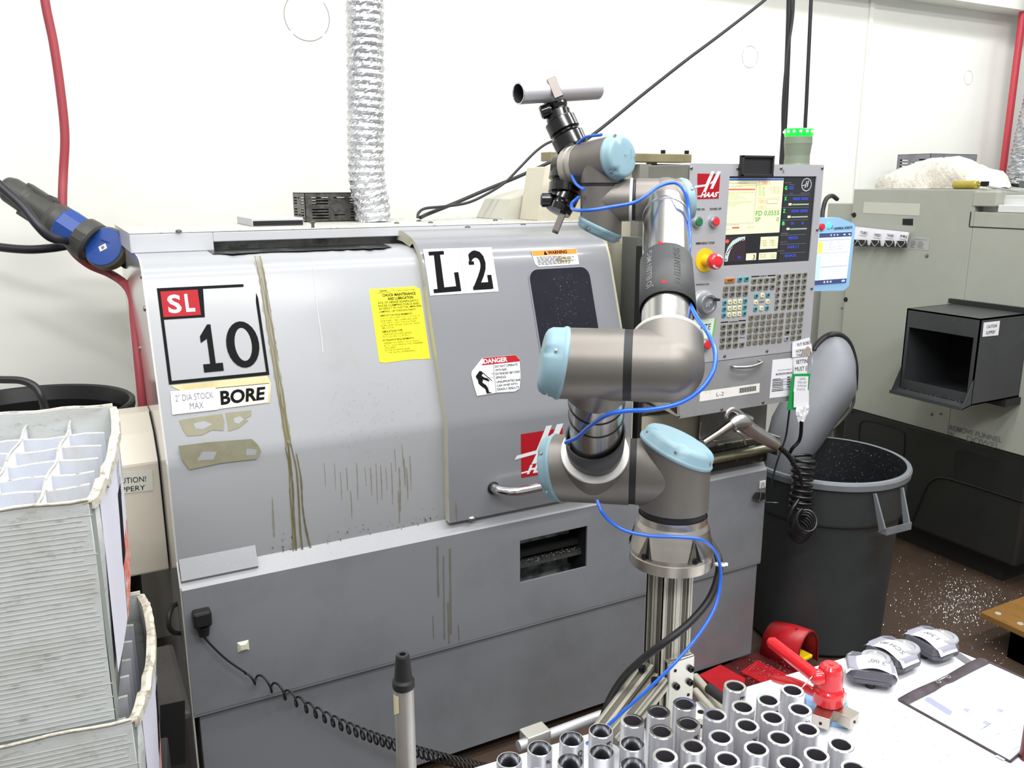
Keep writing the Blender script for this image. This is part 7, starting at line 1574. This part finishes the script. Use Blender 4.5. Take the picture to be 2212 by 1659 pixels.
# cases with paper slips
def case_(cx, cy, txt, lab, rot, txb):
    c = F_(cx, cy, ZB + .030); o = thing('jaw_case', (c.x, c.y, ZB), lab, 'case'); c = V((c.x, c.y, ZB)); rx, ry = 14 * cos(radians(rot)), 14 * sin(radians(rot)); e_ = F_(cx + rx, cy + ry, ZB + .03) - F_(cx - rx, cy - ry, ZB + .03); t = math.atan2(e_.y, e_.x)
    u = V((cos(t), sin(t), 0)); v = V((-u.y, u.x, 0)); f = lambda a, b_, z: c + u * a + v * b_ + UP * z
    mb = MB().lathe(c, UP, [(0, .0005), (.016, .0005), (.021, .006), (.024, .018), (0, .018)], 20); mb.lathe(f(.0, -.02, .0), UP, [(0, .0005), (.009, .0005), (.012, .016), (0, .016)], 14); mb.build('black_knob', rubber, o)
    L_, W_ = .049, .042
    ol = [(-L_, -W_ * .6), (-L_ * .75, -W_), (L_ * .75, -W_), (L_, -W_ * .6), (L_, W_ * .6), (L_ * .75, W_), (-L_ * .75, W_), (-L_, W_ * .6)]
    mb = MB(); mb.prism([f(a * .84, b_ * .84, .018) for a, b_ in ol], (0, 0, .022)); mb.build('dark_liner', casedark, o, bevel=.003)
    mb = MB()
    for z0_, z1_, s0, s1 in ((.0165, .026, .96, 1.0), (.0275, .044, 1.0, .9)):
        lo = [f(a * s0, b_ * s0, z0_) for a, b_ in ol]; hi = [f(a * s1, b_ * s1, z1_) for a, b_ in ol]; n = 8
        mb.add(lo + hi, [(i, (i + 1) % n, n + (i + 1) % n, n + i) for i in range(n)] + [list(range(n)), list(range(n, 2 * n))])
    mb.build('clear_shell', caseclear, o, bevel=.001)
    MB().lathe(f(.012, .022, .044), UP, [(.030, 0), (.028, .003), (.020, .004), (.018, .0015), (0, .001)], 28).build('moulded_ring', mat('grey_clear_ring', '#9a9ca0', .15, coat=.4), o)
    rows = []
    for i in range(13):
        s = -1.0 + 2.0 * i / 12; z = .047 + .007 * sin(1.3 + 3.2 * s) * .8; 
        if abs(s) > .9: z -= .010
        rows.append([f(s * L_ * 1.02, w_ * .027 - .008, z - .001 * abs(w_)) for w_ in (-1, -.33, .33, 1)])
    mb = MB(); mb.grid(rows)
    vs, fs, asp = text2d(txt, .01); hgt = .013; ww = hgt * asp
    out = []
    for a, b_ in vs:
        s = (.5 - a) * ww / L_ + txb; z = .047 + .007 * sin(1.3 + 3.2 * s) * .8 + .0012; out.append(f(s * L_, (.5 - b_) * -hgt - .008, z))
    mb.add(out, fs, 1); mb.build('paper_slip', [paper, greyink], o, recalc=False)
    return o
case_(1880, 1444, '2.00"', 'clear case with slip reading 2.00", nearest of the three on the board', 8, .2)
case_(1929, 1411, 'SCH 80', 'clear case with slip reading SCH 80, middle of the three', 28, .05)
case_(2012, 1388, '1.500"', 'clear case with slip reading 1.500", farthest of the three', 28, -.0)
mb = MB()
for k in range(9):
    t = k / 8; p = F_(1998 + 52 * t, 1369 + 12 * t, ZB + .03); mb.tube([p + V((.006 * cos(a), .006 * sin(a), .004 * sin(a * 2))) for a in [i * pi / 4 for i in range(9)]], .0012, 5, smooth=0)
q = thing('small_chain', F_(2020, 1372, ZB), 'thin silver chain behind the case marked 1.500"', 'chain'); mb.v = [p - UP * .026 for p in mb.v]; mb.build('links', steel, q)
# blueprint sleeve
bs = thing('blueprint_sleeve', F_(2090, 1540, ZB), 'clear blueprint sleeve with black binding holding a drawing on the white board', 'sleeve')
zb0 = ZB + .0012
K_ = [(1941, 1513), (2118, 1424), (2330, 1520), (2182, 1647)]
ck = [F_(a, b_, zb0) for a, b_ in K_]
label('clear_sleeve', bs, *ck, mat('sleeve_plastic', '#d9dce0', .25, dirt=('#c9c9c6', 8, .5, .75, .5)), [], th=.0008)
dark = mat('dark_binding_cloth', '#3b3238', .6, dirt=('#544850', 30, .45, .7, .7))
rows = []
for i in range(21):
    t = i / 20; p = ck[0] * (1 - t) + ck[1] * t; w = .021; n_ = (ck[3] - ck[0]).normalized(); rows.append([p - n_ * .003 + UP * (.002 + .002 * sin(9 * t)), p + n_ * w * .5 + UP * (.005 + .003 * sin(9 * t)), p + n_ * w + UP * (.002 + .002 * sin(9 * t + 1))])
MB().grid(rows).build('binding_strip', dark, bs, recalc=False)
for t in (.52, .40):
    p = ck[0] * (1 - t) + ck[1] * t + (ck[3] - ck[0]).normalized() * .010 + UP * .009; MB().lathe(p, UP, [(.006, 0), (.0055, .0012), (.004, .0012), (.0035, 0)], 20).build('eyelet', chrome, bs)
for a, b_ in ((0, 3), (3, 2), (1, 2)): MB().tube([ck[a] + UP * .002, ck[b_] + UP * .002], .0022, 6, smooth=0).build('dark_border', dark, bs)
PQ = [(1985, 1517), (2126, 1440), (2330, 1535), (2165, 1625)]
pf_ = lambda a, b_: inv(PQ, a, b_)
lil = mat('lilac_print', '#8f93c8', .7)
it = [('poly', [pf_(1998, 1508), pf_(2006, 1506), pf_(2060, 1540), pf_(2057, 1547), pf_(2050, 1547), pf_(1997, 1514)], lil, 2), ('ring', pf_(2078, 1545) + (.025, .055, .14), faint, 2)]
r2 = random.Random(14)
for k in range(46):
    x, y_ = r2.uniform(.06, .9), r2.uniform(.08, .9); w = r2.uniform(.02, .12); it.append(('rect', (x, y_, x + w, y_ + .006), faint if k % 3 else lil, 2))
for k in range(24):
    it.append(('rect', (.60, .25 + k * .012, .60 + r2.uniform(.08, .14), .2545 + k * .012), faint, 2)); it.append(('rect', (.10 + .0, .62 + k * .009, .10 + r2.uniform(.1, .16), .624 + k * .009), faint, 2))
for x, y_ in ((.22, .35), (.45, .55), (.2, .6)): it += [('rect', (x, y_, x + .05, y_ + .05), lil, 2), ('rect', (x - .05, y_ + .02, x + .12, y_ + .024), faint, 3)]
label('drawing_sheet', bs, *[F_(a, b_, zb0 + .0010) for a, b_ in PQ], mat('bright_sheet', '#eef0f8', .6), it, th=.0003, step=.0001)
label('printed_strip', bs, *[F_(a, b_, zb0 + .0016) for a, b_ in ((2150, 1633), (2225, 1590), (2235, 1600), (2168, 1643))], mat('bright_sheet', '#eef0f8', .6), [('text', 'L2 BLUEPRINT SLEEVE', (.05, .2, .95, .85), faint, .01)], th=.0003)
# specks of swarf and pits on the board
mb = MB(); r2 = random.Random(41)
for k in range(130):
    a, b_ = r2.uniform(1800, 2080), r2.uniform(1450, 1650); p = F_(a, b_, ZB + .0004); s_ = r2.uniform(.001, .004); an = r2.uniform(0, 6.3); d = V((cos(an), sin(an), 0)) * s_; n_ = V((-d.y, d.x, 0)) * .25; mb.add([p, p + d, p + d + n_, p + n_], ((0, 1, 2, 3),))
tag(mb.build('swarf', mat('dark_swarf', '#6b6560', .5), recalc=False), 'small dark swarf specks scattered on the white board', 'swarf', kind='stuff')
MB_ = MB().lathe(F_(2218, 1640, ZB), UP, [(0, .0005), (.012, .0005), (.0125, .004), (.0125, .09), (0, .092)], 24)
tag(MB_.build('red_cylinder', mat('dark_red_plastic', '#5e1c22', .4)), 'dark red round object cut off at the right picture edge on the board', 'container')

# ---------------------------------------------------------------- wooden pallet and floor chips
pt = thing('wooden_platform', (3.2, 1.4, 0), 'worn plywood topped wooden platform on the floor at right', 'platform')
pc0 = F_(2118, 1322, .14); zt4 = .14
mb = MB(); mb.box((pc0.x, .75, zt4 - .022), (4.3, pc0.y, zt4)); mb.build('plywood_top', wood, pt, bevel=.0015)
mb = MB(); mb.box((pc0.x + .03, .80, 0), (pc0.x + .07, pc0.y - .10, zt4 - .0225)); mb.box((pc0.x + .03, .8, 0), (pc0.x + .12, pc0.y - .10, zt4 - .03)); mb.build('stringer', woodedge, pt)
for a, b_ in ((2156, 1325), (2204, 1347)): q = F_(a, b_, zt4); MB().lathe(q, UP, [(.011, 0), (.010, .0015), (0, .002)], 16).build('screw_head', mat('galvanised_screw', '#a9a9a5', .5), pt)
mb = MB(); r2 = random.Random(77)
for k in range(1500):
    if k % 3: a, b_ = r2.gauss(2085, 50), r2.gauss(1300, 32)
    else: a, b_ = r2.uniform(1900, 2212), r2.uniform(1190, 1440)
    p = F_(a, b_, .0012)
    if (p - V((CXB, CYB, 0))).length < .27 or p.x > X2 + .1: continue
    s_ = r2.uniform(.0025, .010); an = r2.uniform(0, 6.28); d = V((cos(an), sin(an), 0)) * s_; n_ = V((-d.y, d.x, 0)).normalized() * .0012; mb.add([p, p + d * .5 + UP * .003, p + d, p + d + n_, p + d * .5 + n_ + UP * .003, p + n_], ((0, 1, 4, 5), (1, 2, 3, 4)))
tag(mb.build('metal_chips', chipm, recalc=False), 'bright metal chips scattered over the brown shop floor at right', 'chips', kind='stuff')
